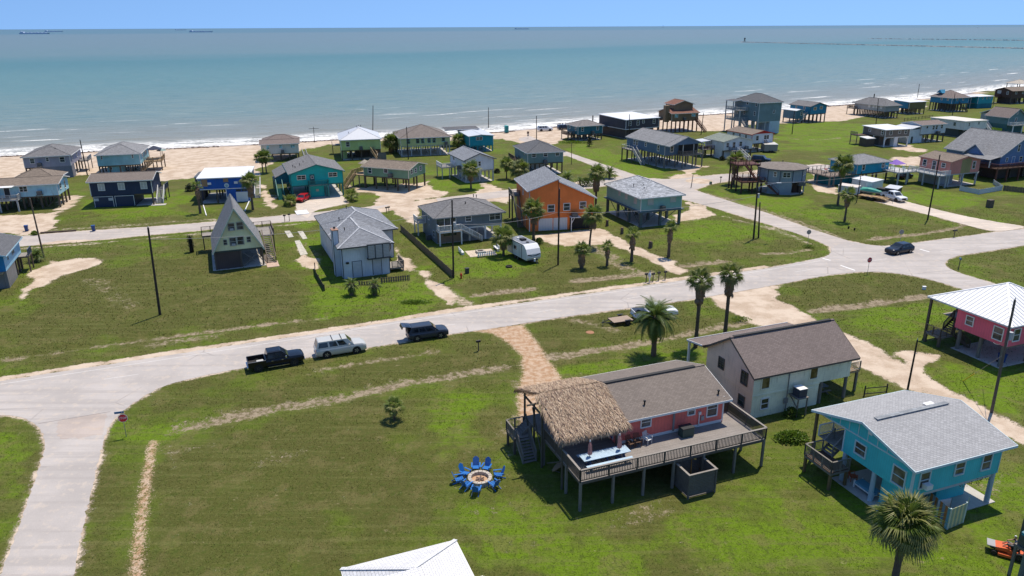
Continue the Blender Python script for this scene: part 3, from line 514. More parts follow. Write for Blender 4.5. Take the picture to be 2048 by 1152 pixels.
# ================================================================ building kit
PM={}
def pile_mesh(h,r,mat,rnd=True):
 k=(round(h,2),r,mat.name,rnd)
 if k not in PM:
  mb=MB()
  if rnd:mb.cyl((0,0,-0.25),(0,0,h),r*1.08,r,8)
  else:mb.box(-r,-r,-0.25,r,r,h)
  PM[k]=mb.mesh('pile',mat,smooth=False)
 return PM[k]
def pile(par,x,y,h,r=0.15,mat=None,rnd=False,name='pile'):return mobj(name,pile_mesh(h,r,mat or PILE,rnd),par,(x,y,0))
WM={}
def window(par,side,u,z,w,h,L,Wd,style='sash',trim=None,pane=None,off=0.0,name='window'):
 """framed window standing proud of a wall; side F/L/R/B; u from the left end of the front or from the front corner"""
 trim=trim or WHITE;pane=pane or GLASS
 k=(round(w,2),round(h,2),style,trim.name,pane.name)
 if k not in WM:
  t=0.10 if w>0.5 else 0.07;mb=MB();a,c=w/2,h/2
  mb.box(-a-t,-0.07,-c-t,-a,0.0,c+t).box(a,-0.07,-c-t,a+t,0.0,c+t).box(-a,-0.068,c,a,0.0,c+t).box(-a-t*0.4,-0.095,-c-t,a+t*0.4,-0.071,-c).box(-a,-0.07,-c-t,a,0.0,-c)
  if style=='sash':mb.box(-a,-0.055,-0.025,a,-0.012,0.03)
  if style in('grid','double'):mb.box(-0.035,-0.058,-c,0.035,-0.012,c)
  if style=='double':mb.box(-a,-0.054,-0.02,a,-0.012,0.025)
  if style=='grid':
   for zz_ in(-c/2,0,c/2):mb.box(-a,-0.05,zz_-0.015,a,-0.012,zz_+0.015)
  fr=mb.mesh('window',trim);pb=MB();pb.cur=0;pb.face([(-a,-0.012,-c),(a,-0.012,-c),(a,-0.012,c),(-a,-0.012,c)]);pb.face([(-a,-0.002,-c),(-a,-0.002,c),(a,-0.002,c),(a,-0.002,-c)])
  WM[k]=(fr,pb.mesh('pane',pane,fix=False))
 fr,pn=WM[k]
 loc,rz={'F':((u,-off,z),0),'L':((-off,u,z),-math.pi/2),'R':((L+off,u,z),math.pi/2),'B':((u,Wd+off,z),math.pi)}[side]
 o=mobj(name,fr,par,loc,rz);mobj('pane',pn,o);return o
def wallbox(mb,x0,y0,x1,y1,z0,z1):
 mb.face([(x0,y0,z0),(x1,y0,z0),(x1,y0,z1),(x0,y0,z1)]);mb.face([(x1,y0,z0),(x1,y1,z0),(x1,y1,z1),(x1,y0,z1)]);mb.face([(x1,y1,z0),(x0,y1,z0),(x0,y1,z1),(x1,y1,z1)]);mb.face([(x0,y1,z0),(x0,y0,z0),(x0,y0,z1),(x0,y1,z1)]);return mb
def roof(par,kind,x0,y0,x1,y1,ze,rise,mat,trim=None,o=0.45,th=0.16,name='roof',rib=None):
 """gable (gx ridge along x, gy along y), hip, or single slope (sF/sB/sL/sR = low side); returns roof object"""
 X0,Y0,X1,Y1=x0-o,y0-o,x1+o,y1+o;mb=MB();xm,ym=(x0+x1)/2,(y0+y1)/2
 if kind in('gx','gy','hip'):
  half=(y1-y0)/2 if kind=='gx' or(kind=='hip' and(x1-x0)>=(y1-y0))else(x1-x0)/2
  zo=ze-rise*o/half
 else:zo=ze
 zt=ze+rise
 A,B_,C_,D=(X0,Y0,zo),(X1,Y0,zo),(X1,Y1,zo),(X0,Y1,zo)
 if kind=='gx':tops=[[A,B_,(X1,ym,zt),(X0,ym,zt)],[C_,D,(X0,ym,zt),(X1,ym,zt)]];ridge=[((X0,ym,zt),(X1,ym,zt))]
 elif kind=='gy':tops=[[D,A,(xm,Y0,zt),(xm,Y1,zt)],[B_,C_,(xm,Y1,zt),(xm,Y0,zt)]];ridge=[((xm,Y0,zt),(xm,Y1,zt))]
 elif kind=='hip':
  if(X1-X0)>=(Y1-Y0):h=(Y1-Y0)/2;p,q=(X0+h,ym,zt),(X1-h,ym,zt);tops=[[A,B_,q,p],[C_,D,p,q],[B_,C_,q],[D,A,p]]
  else:h=(X1-X0)/2;p,q=(xm,Y0+h,zt),(xm,Y1-h,zt);tops=[[A,B_,p],[B_,C_,q,p],[C_,D,q],[D,A,p,q]]
  ridge=[(p,q)]
  for cpt in(A,B_,C_,D):ridge.append((cpt,min((p,q),key=lambda e:(Vector(e)-Vector(cpt)).length)))
 else:
  z={'sF':(0,0,1,1),'sB':(1,1,0,0),'sL':(0,1,1,0),'sR':(1,0,0,1)}[kind];cc=[(X0,Y0),(X1,Y0),(X1,Y1),(X0,Y1)];tops=[[(a,c_,ze+rise*k)for(a,c_),k in zip(cc,z)]];ridge=[]
 for f in tops:mb.face(f);mb.face([(a,c_,z_-th)for a,c_,z_ in reversed(f)])
 r=mb.build(name,mat,par,fix=False)
 edges={}
 for f in tops:
  for i in range(len(f)):k=tuple(sorted((f[i],f[(i+1)%len(f)])));edges[k]=edges.get(k,0)+1
 fb=MB()
 for(p,q),n in edges.items():
  if n==1:
   dn=Vector((0,0,-1));p_,q_=Vector(p),Vector(q);c=Vector((xm,ym,0));out=Vector(((p_+q_)/2-c));out.z=0;d=(q_-p_);d.z=0
   if d.length<1e-6:continue
   nv=Vector((d.y,-d.x,0)).normalized();nv=nv if nv.dot(out)>0 else-nv
   fb.bar(p_+nv*0.012+Vector((0,0,-th/2-0.01)),q_+nv*0.012+Vector((0,0,-th/2-0.01)),0.03,th+0.03)
 fb.build('fascia',trim or WHITE,r)
 if ridge:
  rb=MB()
  for p,q in ridge:rb.bar(Vector(p)+Vector((0,0,0.015)),Vector(q)+Vector((0,0,0.015)),0.26,0.05)
  rb.build('ridge_cap',rib or mat,r)
 return r
def gable_fill(mb,kind,x0,y0,x1,y1,ze,rise,th=0.16):
 xm,ym=(x0+x1)/2,(y0+y1)/2
 if kind=='gx':zt=ze+rise-th;mb.face([(x0,y1,ze),(x0,y0,ze),(x0,ym,zt)]);mb.face([(x1,y0,ze),(x1,y1,ze),(x1,ym,zt)])
 elif kind=='gy':zt=ze+rise-th;mb.face([(x0,y0,ze),(x1,y0,ze),(xm,y0,zt)]);mb.face([(x1,y1,ze),(x0,y1,ze),(xm,y1,zt)])
 elif kind in('sF','sB','sL','sR'):
  z={'sF':(0,0,1,1),'sB':(1,1,0,0),'sL':(0,1,1,0),'sR':(1,0,0,1)}[kind];cc=[(x0,y0),(x1,y0),(x1,y1),(x0,y1)];hh=[ze+(rise-th*0.6)*k for k in z]
  for i in range(4):
   j=(i+1)%4;P=[(*cc[i],ze),(*cc[j],ze)]
   if hh[j]>ze:P.append((*cc[j],hh[j]))
   if hh[i]>ze:P.append((*cc[i],hh[i]))
   if len(P)>2:mb.face(P)
BALM={}
def railing(par,pts,z,mat,h=0.95,post=1.6,infill=True,step=0.13,name='railing',bal=0.035):
 mb=MB();bb=MB()
 for(a,c)in zip(pts[:-1],pts[1:]):
  a=Vector((a[0],a[1],a[2]if len(a)>2 else z));c=Vector((c[0],c[1],c[2]if len(c)>2 else z));d=c-a;n=max(1,int(math.ceil(Vector((d.x,d.y)).length/post)))
  for i in range(n+1):p=a+d*(i/n);mb.box(p.x-0.05,p.y-0.05,p.z-0.02,p.x+0.05,p.y+0.05,p.z+h)
  up=Vector((0,0,1));mb.bar(a+up*(h+0.02),c+up*(h+0.02),0.13,0.045);mb.bar(a+up*0.12,c+up*0.12,0.05,0.07)
  if infill:
   k=max(1,int(d.length/step))
   for i in range(k):p=a+d*((i+0.5)/k);bb.bar(p+up*0.155,p+up*(h-0.003),bal)
 r=mb.build(name,mat,par,fix=False)
 if infill:tag(bb.build('balusters',mat,par if name=='handrail' else r,fix=False),kind='stuff')
 return r
TM={}
def stairs(par,top,d,w,z0,z1,mat,rails=True,slope=0.95,rmat=None,bal=True):
 """flight from top (x,y at height z1) going along d (unit xy) down to z0"""
 d=Vector((d[0],d[1],0)).normalized();n=Vector((-d.y,d.x,0));k=max(2,int(round((z1-z0)/0.19)));run=(z1-z0)/slope;top=Vector((top[0],top[1],z1));bot=top+d*run;bot.z=z0
 mb=MB()
 for s in(-w/2,w/2):mb.bar(top+n*s-Vector((0,0,0.12)),bot+n*s+Vector((0,0,0.03)),0.06,0.26)
 st=mb.build('stair',mat,par,fix=False);key=(round(w,2),mat.name)
 if key not in TM:TM[key]=MB().box(-0.14,-w/2+0.031,-0.025,0.14,w/2-0.031,0.02).mesh('tread',mat)
 for i in range(k):
  p=top+(bot-top)*((i+0.6)/k);o=mobj('tread',TM[key],st,p);o.rotation_euler.z=math.atan2(d.y,d.x)
 if rails:
  for s in(-w/2,w/2):a=top+n*s;c=bot+n*s;railing(st,[tuple(a),tuple(c)],0,rmat or mat,0.9,2.2,bal,0.16,'handrail')
 return st
DKM=wood('deck_boards',(0.30,0.275,0.25));DKD=wood('deck_boards_dark',(0.12,0.075,0.055));DKT=wood('deck_boards_tan',(0.42,0.31,0.19))
def deck(par,x0,y0,x1,y1,z,mat,frame,posts=None,pr=0.09,name='deck',th=0.24,pmat=None):
 d=MB().box(x0,y0,z-0.05,x1,y1,z).build(name,mat,par);fb=MB();e=0.05
 fb.box(x0-0.02,y0-0.02,z-th,x1+0.02,y0+e,z-0.052).box(x0-0.02,y1-e,z-th,x1+0.02,y1+0.02,z-0.052).box(x0-0.02,y0+e,z-th,x0+e,y1-e,z-0.052).box(x1-e,y0+e,z-th,x1+0.02,y1-e,z-0.052)
 for i in range(1,int((x1-x0)/1.2)):x=x0+i*(x1-x0)/int((x1-x0)/1.2);fb.box(x-0.03,y0+e,z-th+0.02,x+0.03,y1-e,z-0.053)
 fb.build('joists',frame,d)
 for(px,py)in posts or[]:pile(par,px,py,z-0.06,pr,pmat or frame,name='post')
 return d
def ac_unit(par,side,u,z,L,Wd,stand=True,sm=None):
 """outdoor condenser on a bracket shelf at the wall"""
 a=thing('x',None,None);COL.objects.unlink(a);bpy.data.objects.remove(a)
 loc,rz={'F':((u,0,z),0),'L':((0,u,z),-math.pi/2),'R':((L,u,z),math.pi/2)}[side]
 if 'ac' not in PM:
  PM['ac']=MB().box(-0.4,-0.98,0,0.4,-0.18,0.75).cyl((0,-0.58,0.74),(0,-0.58,0.79),0.33,0.33,14).mesh('condenser',ACM)
  mb=MB().box(-0.55,-1.15,-0.08,0.55,0,-0.01)
  for s in(-0.45,0.45):mb.bar((s,-1.0,-0.08),(s,-0.03,-0.9),0.07)
  PM['acs']=mb.mesh('bracket_shelf',GREYW)
 o=mobj('condenser',PM['ac'],par,loc,rz);mobj('bracket_shelf',PM['acs'],o);return o
def vents(par,pts):
 for(x,y,z)in pts:MB().cyl((0,0,-0.1),(0,0,0.35),0.07,0.07,6).cyl((0,0,0.32),(0,0,0.42),0.12,0.1,6).build('roof_vent',BLACK,par,loc=(x,y,z))
def house(name,label,a,b,za,zf,ze,Wd,wall,kind='hip',rise=1.6,rmat=None,trim=None,ov=0.45,piles=None,pmat=None,wins=(),slab=True,rooms=(),ac=(),cat='house',corner=True,pr=0.15,ang=None,Lset=None,wtrim=None,beam=True,gaps=()):
 """a, b: photo pixels of the front wall's two upper corners at height za; Wd: depth; zf..ze: floor and eave"""
 A=W(*a,za);B_=W(*b,za);L=Lset or(B_-A).to_2d().length;rz=math.atan2(B_.y-A.y,B_.x-A.x)if ang is None else math.radians(ang)
 h=thing(name,label,cat,(A.x,A.y,0),rz)
 mb=wallbox(MB(),0,0,L,Wd,zf,ze);gable_fill(mb,kind,0,0,L,Wd,ze,rise);mb.face([(0,0,zf),(0,Wd,zf),(L,Wd,zf),(L,0,zf)])
 mb.build('wall',wall,h,fix=False)
 if rmat:roof(h,kind,0,0,L,Wd,ze,rise,rmat,trim,ov)
 if corner:
  for(x,y)in((0,0),(L,0),(0,Wd),(L,Wd)):cb=MB();sx=-1 if x==0 else 1;sy=-1 if y==0 else 1;cb.box(min(x,x+sx*0.025),min(y-sy*0.09,y+sy*0.025),zf,max(x,x+sx*0.025),max(y-sy*0.09,y+sy*0.025),ze);cb.box(min(x-sx*0.09,x),min(y+sy*0.002,y+sy*0.026),zf,max(x-sx*0.09,x),max(y+sy*0.002,y+sy*0.026),ze);cb.build('corner_trim',trim or WHITE,h,fix=False)
 if piles and zf>0.6:
  nx_,ny_=piles
  for i in range(nx_):
   for j in range(ny_):
    x=0.2+(L-0.4)*i/max(1,nx_-1);y=0.2+(Wd-0.4)*j/max(1,ny_-1)
    if any(r[0]-0.1<=x<=r[2]+0.1 and r[1]-0.1<=y<=r[3]+0.1 for r in rooms)or any(q[0]<=x<=q[2]and q[1]<=y<=q[3]for q in gaps):continue
    pile(h,x,y,zf-0.02,pr,pmat)
  if beam:
   bb=MB()
   for j in range(ny_):y=0.2+(Wd-0.4)*j/max(1,ny_-1);bb.box(0.02,y-0.06,zf-0.3,L-0.02,y+0.06,zf-0.01)
   bb.build('floor_beams',pmat or PILE,h,fix=False)
 if slab:MB().box(0.1,0.1,-0.1,L-0.1,Wd-0.1,0.05).build('slab',CONC,h)
 for r in rooms:
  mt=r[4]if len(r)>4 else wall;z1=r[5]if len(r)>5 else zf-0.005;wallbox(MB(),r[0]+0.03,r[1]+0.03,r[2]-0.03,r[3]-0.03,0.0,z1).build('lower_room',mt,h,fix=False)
 for w in wins:
  st=w[5]if len(w)>5 else 'sash';window(h,w[0],w[1],w[2],w[3],w[4],L,Wd,st,wtrim,w[6]if len(w)>6 and w[6]else None,w[7]if len(w)>7 else 0.0)
 for c in ac:ac_unit(h,c[0],c[1],c[2],L,Wd)
 h['L']=L;return h
def panel_door(par,side,u,z0,w,h,L,Wd,mat,trim=None,off=0.0,name='door'):
 mb=MB().box(-w/2,-0.045,0,w/2,0.0,h);k=MB();t=0.09
 loc,rz={'F':((u,-off,z0),0),'L':((-off,u,z0),-math.pi/2),'R':((L+off,u,z0),math.pi/2)}[side]
 d=mb.build(name,mat,par,loc=loc,rz=rz)
 if trim:k.box(-w/2-t,-0.06,0,-w/2-0.002,0,h+t).box(w/2+0.002,-0.06,0,w/2+t,0,h+t).box(-w/2,-0.06,h+0.002,w/2,0,h+t).build('frame',trim,d)
 return d
# ================================================================ the houses near the camera
SH_BROWN=shingle('shingle_brown',(0.19,0.162,0.142),0.22,0.32,0.15);SH_BROWN2=shingle('shingle_redbrown',(0.195,0.16,0.148),0.22,0.32,0.15);SH_GREY=shingle('shingle_grey',(0.22,0.225,0.235));SH_LGREY=shingle('shingle_light_grey',(0.34,0.345,0.355),0.2,0.32,0.15);SH_DGREY=shingle('shingle_dark_grey',(0.115,0.12,0.13),0.25);SH_BLUEG=shingle('shingle_blue_grey',(0.21,0.225,0.25),0.35);SH_TAN=shingle('shingle_tan',(0.20,0.165,0.135));SH_MGREY=shingle('shingle_mid_grey',(0.17,0.17,0.175))
MET_W=ribbed('metal_roof_white',(0.72,0.73,0.74),0.5);MET_L=ribbed('metal_roof_pale',(0.55,0.57,0.60),0.4)
RZ=math.radians(21.2)
# ---------------- coral house with thatched porch and wrap-around deck (right middle)
A=W(*Q1(768,612),2.75);CORAL=paint('coral_siding',(0.74,0.155,0.125),'vert',pitch=0.32,dirt=0.10)
h=thing('coral_house','coral red house with brown shingle roof, thatched porch and long grey deck','house',(A.x,A.y,0),RZ)
L,Wd,zf,ze,rise=10.35,7.6,2.75,5.05,1.22
mb=wallbox(MB(),0,0,L,Wd,2.5,ze);gable_fill(mb,'gx',0,0,L,Wd,ze,rise);mb.face([(0,0,zf),(0,Wd,zf),(L,Wd,zf),(L,0,zf)]);mb.build('wall',CORAL,h,fix=False)
rf=roof(h,'gx',0.1,0,L-0.05,Wd,ze,rise,SH_BROWN,WHITE,0.5)
MB().box(0.6,Wd/2-0.16,ze+rise+0.03,L-0.6,Wd/2+0.16,ze+rise+0.10).build('ridge_vent',plain('ridge_vent_black',(0.03,0.03,0.03),0.8),rf);vents(rf,[(2.9,0.75,5.3),(9.9,0.3,5.15)])
for u,z,w,hh in((2.65,4.15,0.85,0.8),(7.05,4.32,0.6,0.7),(9.15,4.1,0.95,1.35)):window(h,'F',u,z,w,hh,L,Wd)
mb=MB()
for x in(0.05,L-0.06):mb.box(x-0.07,-0.04,zf,x+0.07,0.0-0.001,ze)
mb.box(0.12,-0.035,2.604,L-0.13,-0.002,zf+0.10).build('corner_trim',WHITE,h)
MB().box(5.25,-0.09,zf+0.02,5.42,-0.002,ze-0.2).build('conduit',plain('grey_pipe',(0.22,0.22,0.22),0.6),h);MB().box(8.05,-0.12,3.2,8.35,-0.002,3.6).build('meter_box',plain('meter_grey',(0.3,0.3,0.3),0.5),h)
MB().cyl((7.85,-0.08,zf+0.02),(7.85,-0.08,zf+1.1),0.05,0.05,6).box(7.74,-0.2,zf+1.1,7.96,-0.02,zf+1.35).build('vent_pipe',WHITE,h)
DK=wood('coral_deck_boards',(0.27,0.245,0.225));RL=wood('coral_deck_rail',(0.115,0.10,0.085),board=0);RT=wood('coral_deck_cap',(0.27,0.245,0.215),board=0)
dx0,dy0,dx1,dy1=-5.15,-3.75,11.9,1.35
dk=deck(h,dx0,dy0,dx1,0,2.6,DK,RL);MB().box(L+0.05,0.002,2.55,dx1,dy1,2.599).build('deck',DK,h);MB().box(dx0,0.002,2.55,-0.03,Wd-0.4,2.599).build('deck',DK,h)
MB().box(dx0-0.02,0.003,2.36,dx0+0.05,Wd-0.4,2.545).build('joist',RL,dk);MB().box(dx1-0.05,0.003,2.36,dx1+0.02,dy1,2.545).build('joist',RL,dk)
for p in((dx0+0.05,dy0+0.05),(-2.3,dy0+0.05),(0.4,dy0+0.05),(3.1,dy0+0.05),(9.0,dy0+0.05),(dx1-0.08,dy0+0.05),(dx0+0.05,-1.2),(dx1-0.08,-1.0),(dx1-0.08,1.2),(5.9,dy0+0.05),(-2.3,0.2),(dx0+0.05,3.2),(dx0+0.05,6.0)):pile(h,p[0],p[1],2.54,0.09,GREYW,name='post')
for i in range(5):
 for j in range(3):pile(h,0.3+i*2.4,0.3+j*3.1,zf-0.02,0.14)
rl=railing(h,[(dx0,3.0),(dx0,dy0),(dx1,dy0),(dx1,dy1),(L+0.1,dy1)],2.6,RL,0.98,2.75,True,0.14,bal=0.045)
cp=MB()
for a,c in(((dx0,3.0),(dx0,dy0)),((dx0,dy0),(dx1,dy0)),((dx1,dy0),(dx1,dy1))):cp.bar((*a,3.645),(*c,3.645),0.17,0.035)
cp.build('cap_rail',RT,rl)
# thatched porch
THM=plain('thatch_straw',(0.34,0.25,0.175),0.95,var=0.55,spec=0.1,scale=9.0);TH2=plain('thatch_pale',(0.48,0.375,0.275),0.95,var=0.45,spec=0.1,scale=9.0);TH3=plain('thatch_dark',(0.20,0.14,0.11),0.95,var=0.4,spec=0.1,scale=9.0)
tx0,tx1,ty0,ty1,tym,tze,tzr=-5.6,0.45,-1.05,Wd+0.75,Wd/2,4.72,6.42
th=MB();rnd=random.Random(11);thr=MB()
for sgn,ya in((-1,ty0),(1,ty1)):
 thr.face([(tx0+0.2,ya,tze-0.12),(tx1-0.2,ya,tze-0.12),(tx1-0.2,tym,tzr-0.12),(tx0+0.2,tym,tzr-0.12)])
base=thr.build('thatch_roof',THM,h,fix=False)
for k in range(24000):
 u=rnd.uniform(tx0,tx1);v=rnd.random()**0.9;sgn=-1 if rnd.random()<0.62 else 1;ya=ty0 if sgn<0 else ty1
 if k%9==0:v=rnd.uniform(0,0.04)
 if k%31==0:v=rnd.uniform(0.97,1.0)
 y=ya+(tym-ya)*v;z=tze+(tzr-tze)*v+rnd.uniform(-0.05,0.12);ln=rnd.uniform(0.35,0.8);dirv=Vector((rnd.gauss(0,0.22),sgn,-(tzr-tze)/(ty1-ty0)*2+rnd.gauss(0.05,0.12))).normalized()
 if v<0.05:dirv=Vector((rnd.gauss(0,0.25),sgn*rnd.uniform(0.15,0.5),-1)).normalized();ln*=0.8
 if u<tx0+0.15 or u>tx1-0.15:dirv=(dirv+Vector((-0.8 if u<0-2 else 0.8,0,-0.5))).normalized()
 p=Vector((u,y,z));q=p+dirv*ln;w=rnd.uniform(0.012,0.034);sd=Vector((1,rnd.gauss(0,0.3),0)).normalized()*w;th.cur=rnd.choice((0,0,1,1,2));mid=(p+q)/2+Vector((0,0,0.05))
 th.face([p-sd*0.5,p+sd*0.5,mid+sd,mid-sd]);th.face([mid-sd,mid+sd,q])
tag(th.build('straw',[THM,TH2,TH3],base,fix=False),kind='stuff')
PW=wood('porch_pole_wood',(0.10,0.09,0.07),board=0);mb=MB()
for x,y,zt in((-5.15,-0.55,4.75),(-5.15,7.3,4.75),(-5.4,2.9,6.0),(-0.35,-0.55,4.75),(-5.15,5.2,4.8)):o=MB().cyl((0,0,-0.2),(0,0,zt),0.11,0.10,8).build('porch_post',PW,h,loc=(x,y,0))
mb.cyl((-6.6,3.3,5.85),(-3,3.3,5.95),0.08,0.08,8).cyl((-5.2,-0.8,4.6),(-5.2,7.3,4.6),0.09,0.09,8).cyl((-5.3,2.9,5.75),(-5.25,-0.5,4.6),0.06,0.06,6).cyl((-5.15,-0.55,2.5),(-5.3,2.0,0.9),0.06,0.06,6).cyl((-5.4,2.9,1.0),(-5.3,5.2,4.5),0.06,0.06,6).cyl((-5.2,6.9,3.0),(-5.4,5.2,0.4),0.06,0.06,6).build('porch_frame',PW,h)
deck(h,dx0-1.7,5.6,dx0-0.05,7.4,1.5,DK,RL,[(dx0-1.6,5.7),(dx0-1.6,7.3)]);stairs(h,(dx0+0.4,6.6),(-1,0),1.1,1.5,2.58,DK,False);stairs(h,(dx0-0.9,5.55),(0,-1),1.2,0.0,1.5,DK,True,rmat=GREYW);railing(h,[(dx0-1.7,5.6),(dx0-1.7,7.4),(dx0-0.1,7.4)],1.5,GREYW,0.95,1.4)
stairs(h,(dx1-0.7,dy1+0.02),(0,1),1.1,0.0,2.55,DK,True,rmat=RL)
panel_door(h,'L',1.1,zf,0.9,2.0,L,Wd,plain('door_blue',(0.02,0.06,0.22),0.4),WHITE);window(h,'L',3.6,4.0,1.2,1.2,L,Wd,'double')
CORAL_H=h;CL=lambda x,y,z=0:Vector((A.x,A.y,0))+Matrix.Rotation(RZ,3,'Z')@Vector((x,y,z))
coralA=A.copy()
# things on and around the coral deck
def CP(x,y,z=0):return Vector((coralA.x,coralA.y,0))+Matrix.Rotation(RZ,3,'Z')@Vector((x,y,z))
PBL=wood('pale_blue_paint',(0.42,0.55,0.66),board=0)
t=thing('picnic_table','long pale blue picnic table with bench on the coral house deck','table',CP(-2.1,-1.9,2.6),RZ)
tb=MB();
for k in range(6):MB().box(-2.05,-0.50+k*0.17,0.72,2.05,-0.345+k*0.17,0.765).build('table_board',PBL,t)
for s in(-0.86,0.86):MB().box(-2.0,s-0.17,0.42,2.0,s+0.17,0.465).build('bench',PBL,t)
for x in(-1.5,0.0,1.5):MB().bar((x,-0.75,0),(x,-0.25,0.72),0.08).bar((x,0.75,0),(x,0.25,0.72),0.08).bar((x,-0.95,0.40),(x,0.95,0.40),0.05,0.09).build('leg_frame',plain('navy_wood',(0.03,0.06,0.13),0.6),t)
UMB=plain('faded_pink_canvas',(0.50,0.22,0.19),0.85,var=0.2,scale=5)
for x,lb in((-1.35,'closed pink parasol at the left end of the picnic table'),(1.25,'closed pink parasol at the right end of the picnic table')):
 u=thing('parasol',lb,'parasol',CP(-2.1+x,-1.9,2.6),RZ,'closed parasols in the picnic table');MB().cyl((0,0,0.05),(0,0,2.0),0.025,0.025,6).build('pole',STEEL,u)
 mb=MB();n=10;prof=[(0.16,0.95),(0.20,1.05),(0.17,1.5),(0.15,1.85),(0.05,2.12)]
 for k in range(len(prof)-1):
  for i in range(n):
   j=(i+1)%n;f=lambda r,i:r*(1.0 if i%2 else 0.6);a0,a1=6.283*i/n,6.283*j/n;(r0,z0),(r1,z1)=prof[k],prof[k+1];mb.face([(f(r0,i)*math.cos(a0),f(r0,i)*math.sin(a0),z0),(f(r0,j)*math.cos(a1),f(r0,j)*math.sin(a1),z0),(f(r1,j)*math.cos(a1),f(r1,j)*math.sin(a1),z1),(f(r1,i)*math.cos(a0),f(r1,i)*math.sin(a0),z1)])
 mb.build('folded_canopy',UMB,u);MB().cyl((0,0,2.1),(0,0,2.24),0.06,0.03,8).build('cap',WHITE,u);MB().box(-0.22,-0.22,0,0.22,0.22,0.08).build('base',plain('navy_base',(0.02,0.05,0.16),0.6),u)
t=thing('deck_box','dark green storage bin on the coral house deck by the wall','storage bin',CP(6.1,-0.85,2.6),RZ);MB().box(-0.55,-0.35,0,0.55,0.35,0.78).build('body',plain('bin_green',(0.035,0.07,0.06),0.5),t);MB().box(-0.58,-0.38,0.785,0.58,0.38,0.86).build('lid',plain('bin_lid',(0.02,0.025,0.03),0.5),t)
CHW=plain('white_plastic',(0.62,0.62,0.6),0.5);CHB=wood('brown_chair_wood',(0.10,0.055,0.035),board=0)
def simple_chair(name,label,loc,rz,mat):
 t=thing(name,label,'chair',loc,rz);MB().box(-0.27,-0.27,0.40,0.27,0.27,0.45).build('seat',mat,t)
 for x in(-0.24,0.24):
  for y in(-0.24,0.24):MB().box(x-0.025,y-0.025,0,x+0.025,y+0.025,0.395 if y<0 else 0.395).build('leg',mat,t)
 mb=MB()
 for i in range(6):mb.bar((-0.24+i*0.096,0.26,0.455),(-0.24+i*0.096,0.40,1.0-0.02*abs(i-2.5)),0.05,0.02)
 mb.build('backrest',mat,t);MB().bar((-0.28,-0.25,0.66),(-0.28,0.3,0.68),0.06,0.03).bar((0.28,-0.25,0.66),(0.28,0.3,0.68),0.06,0.03).bar((-0.28,-0.24,0.45),(-0.28,-0.24,0.65),0.04).bar((0.28,-0.24,0.45),(0.28,-0.24,0.65),0.04).build('armrests',mat,t);return t
simple_chair('deck_chair','white slatted chair beside the coral wall on the deck',CP(2.45,-0.75,2.6),RZ+0.3,CHW);simple_chair('rocking_chair','dark brown wooden rocking chair on the deck, left of the white chair',CP(1.5,-0.75,2.6),RZ-0.1,CHB);simple_chair('rocking_chair','dark brown wooden chair under the window, nearest the coral house corner',CP(0.8,-0.8,2.6),RZ+0.2,CHB)
t=thing('surfboard','tan wooden surfboard lying in the shade under the thatched porch','surfboard',CP(-3.9,2.4,0.25),RZ+2.2);MB().prism([(0.28*math.sin(math.pi*k/12)**0.6*s,-1.4+2.8*k/12)for s,rg in((1,range(0,13)),(-1,range(11,0,-1)))for k in rg],0.0,0.08).build('board',plain('board_tan',(0.38,0.24,0.13),0.4),t)
o_=MB()
for sx in(-0.8,0.8):o_.bar((-0.4,sx,-0.25),(0.4,sx,-0.25),0.06).bar((0,sx,-0.25),(0,sx,0.0),0.06)
o_.build('rest',GREYW,t)
# outdoor shower box
S0=W(*Q1(1235,980));S1_=W(*Q1(1410,935));srz=math.atan2(S1_.y-S0.y,S1_.x-S0.x);sl_=(S1_-S0).length
t=thing('outdoor_shower','open-topped slatted grey outdoor shower box against the deck','shower',(S0.x,S0.y,0),srz);SHW=wood('shower_slats',(0.135,0.125,0.115),board=0);sw=2.1
for nm,(x0,y0,x1,y1)in(('f',(0,0,sl_,0.03)),('b',(0,sw,sl_,sw+0.03)),('l',(0,0.04,0.03,sw-0.01)),('r',(sl_-0.03,0.04,sl_,sw-0.01))):
 me_=MB().box(x0,y0,0,x1,y1,0.125).mesh('slat',SHW)
 for k in range(13):mobj('slat',me_,t,(0,0,0.18+k*0.145))
for x,y in((0.0,-0.02),(sl_,-0.02),(0.0,sw+0.05),(sl_,sw+0.05)):MB().box(x-0.06,y-0.06,-0.1,x+0.06,y+0.06,2.12).build('post',SHW,t)
cp=MB().box(-0.1,-0.1,2.122,sl_+0.1,0.06,2.17).box(-0.1,sw,2.122,sl_+0.1,sw+0.14,2.17).box(-0.1,0.062,2.122,0.08,sw-0.002,2.17).box(sl_-0.08,0.062,2.122,sl_+0.1,sw-0.002,2.17);cp.build('cap',RT,t);MB().box(0.05,0.05,0.02,sl_-0.05,sw-0.05,0.08).build('floor',SHW,t)
MB().cyl((1.6,sw-0.06,0.1),(1.6,sw-0.06,2.3),0.025,0.025,6).cyl((1.6,sw-0.06,2.3),(1.6,sw-0.45,2.35),0.025,0.025,6).cyl((1.6,sw-0.45,2.28),(1.6,sw-0.45,2.36),0.12,0.10,10).build('shower_head',plain('brass',(0.55,0.36,0.10),0.35,metal=0.6),t)
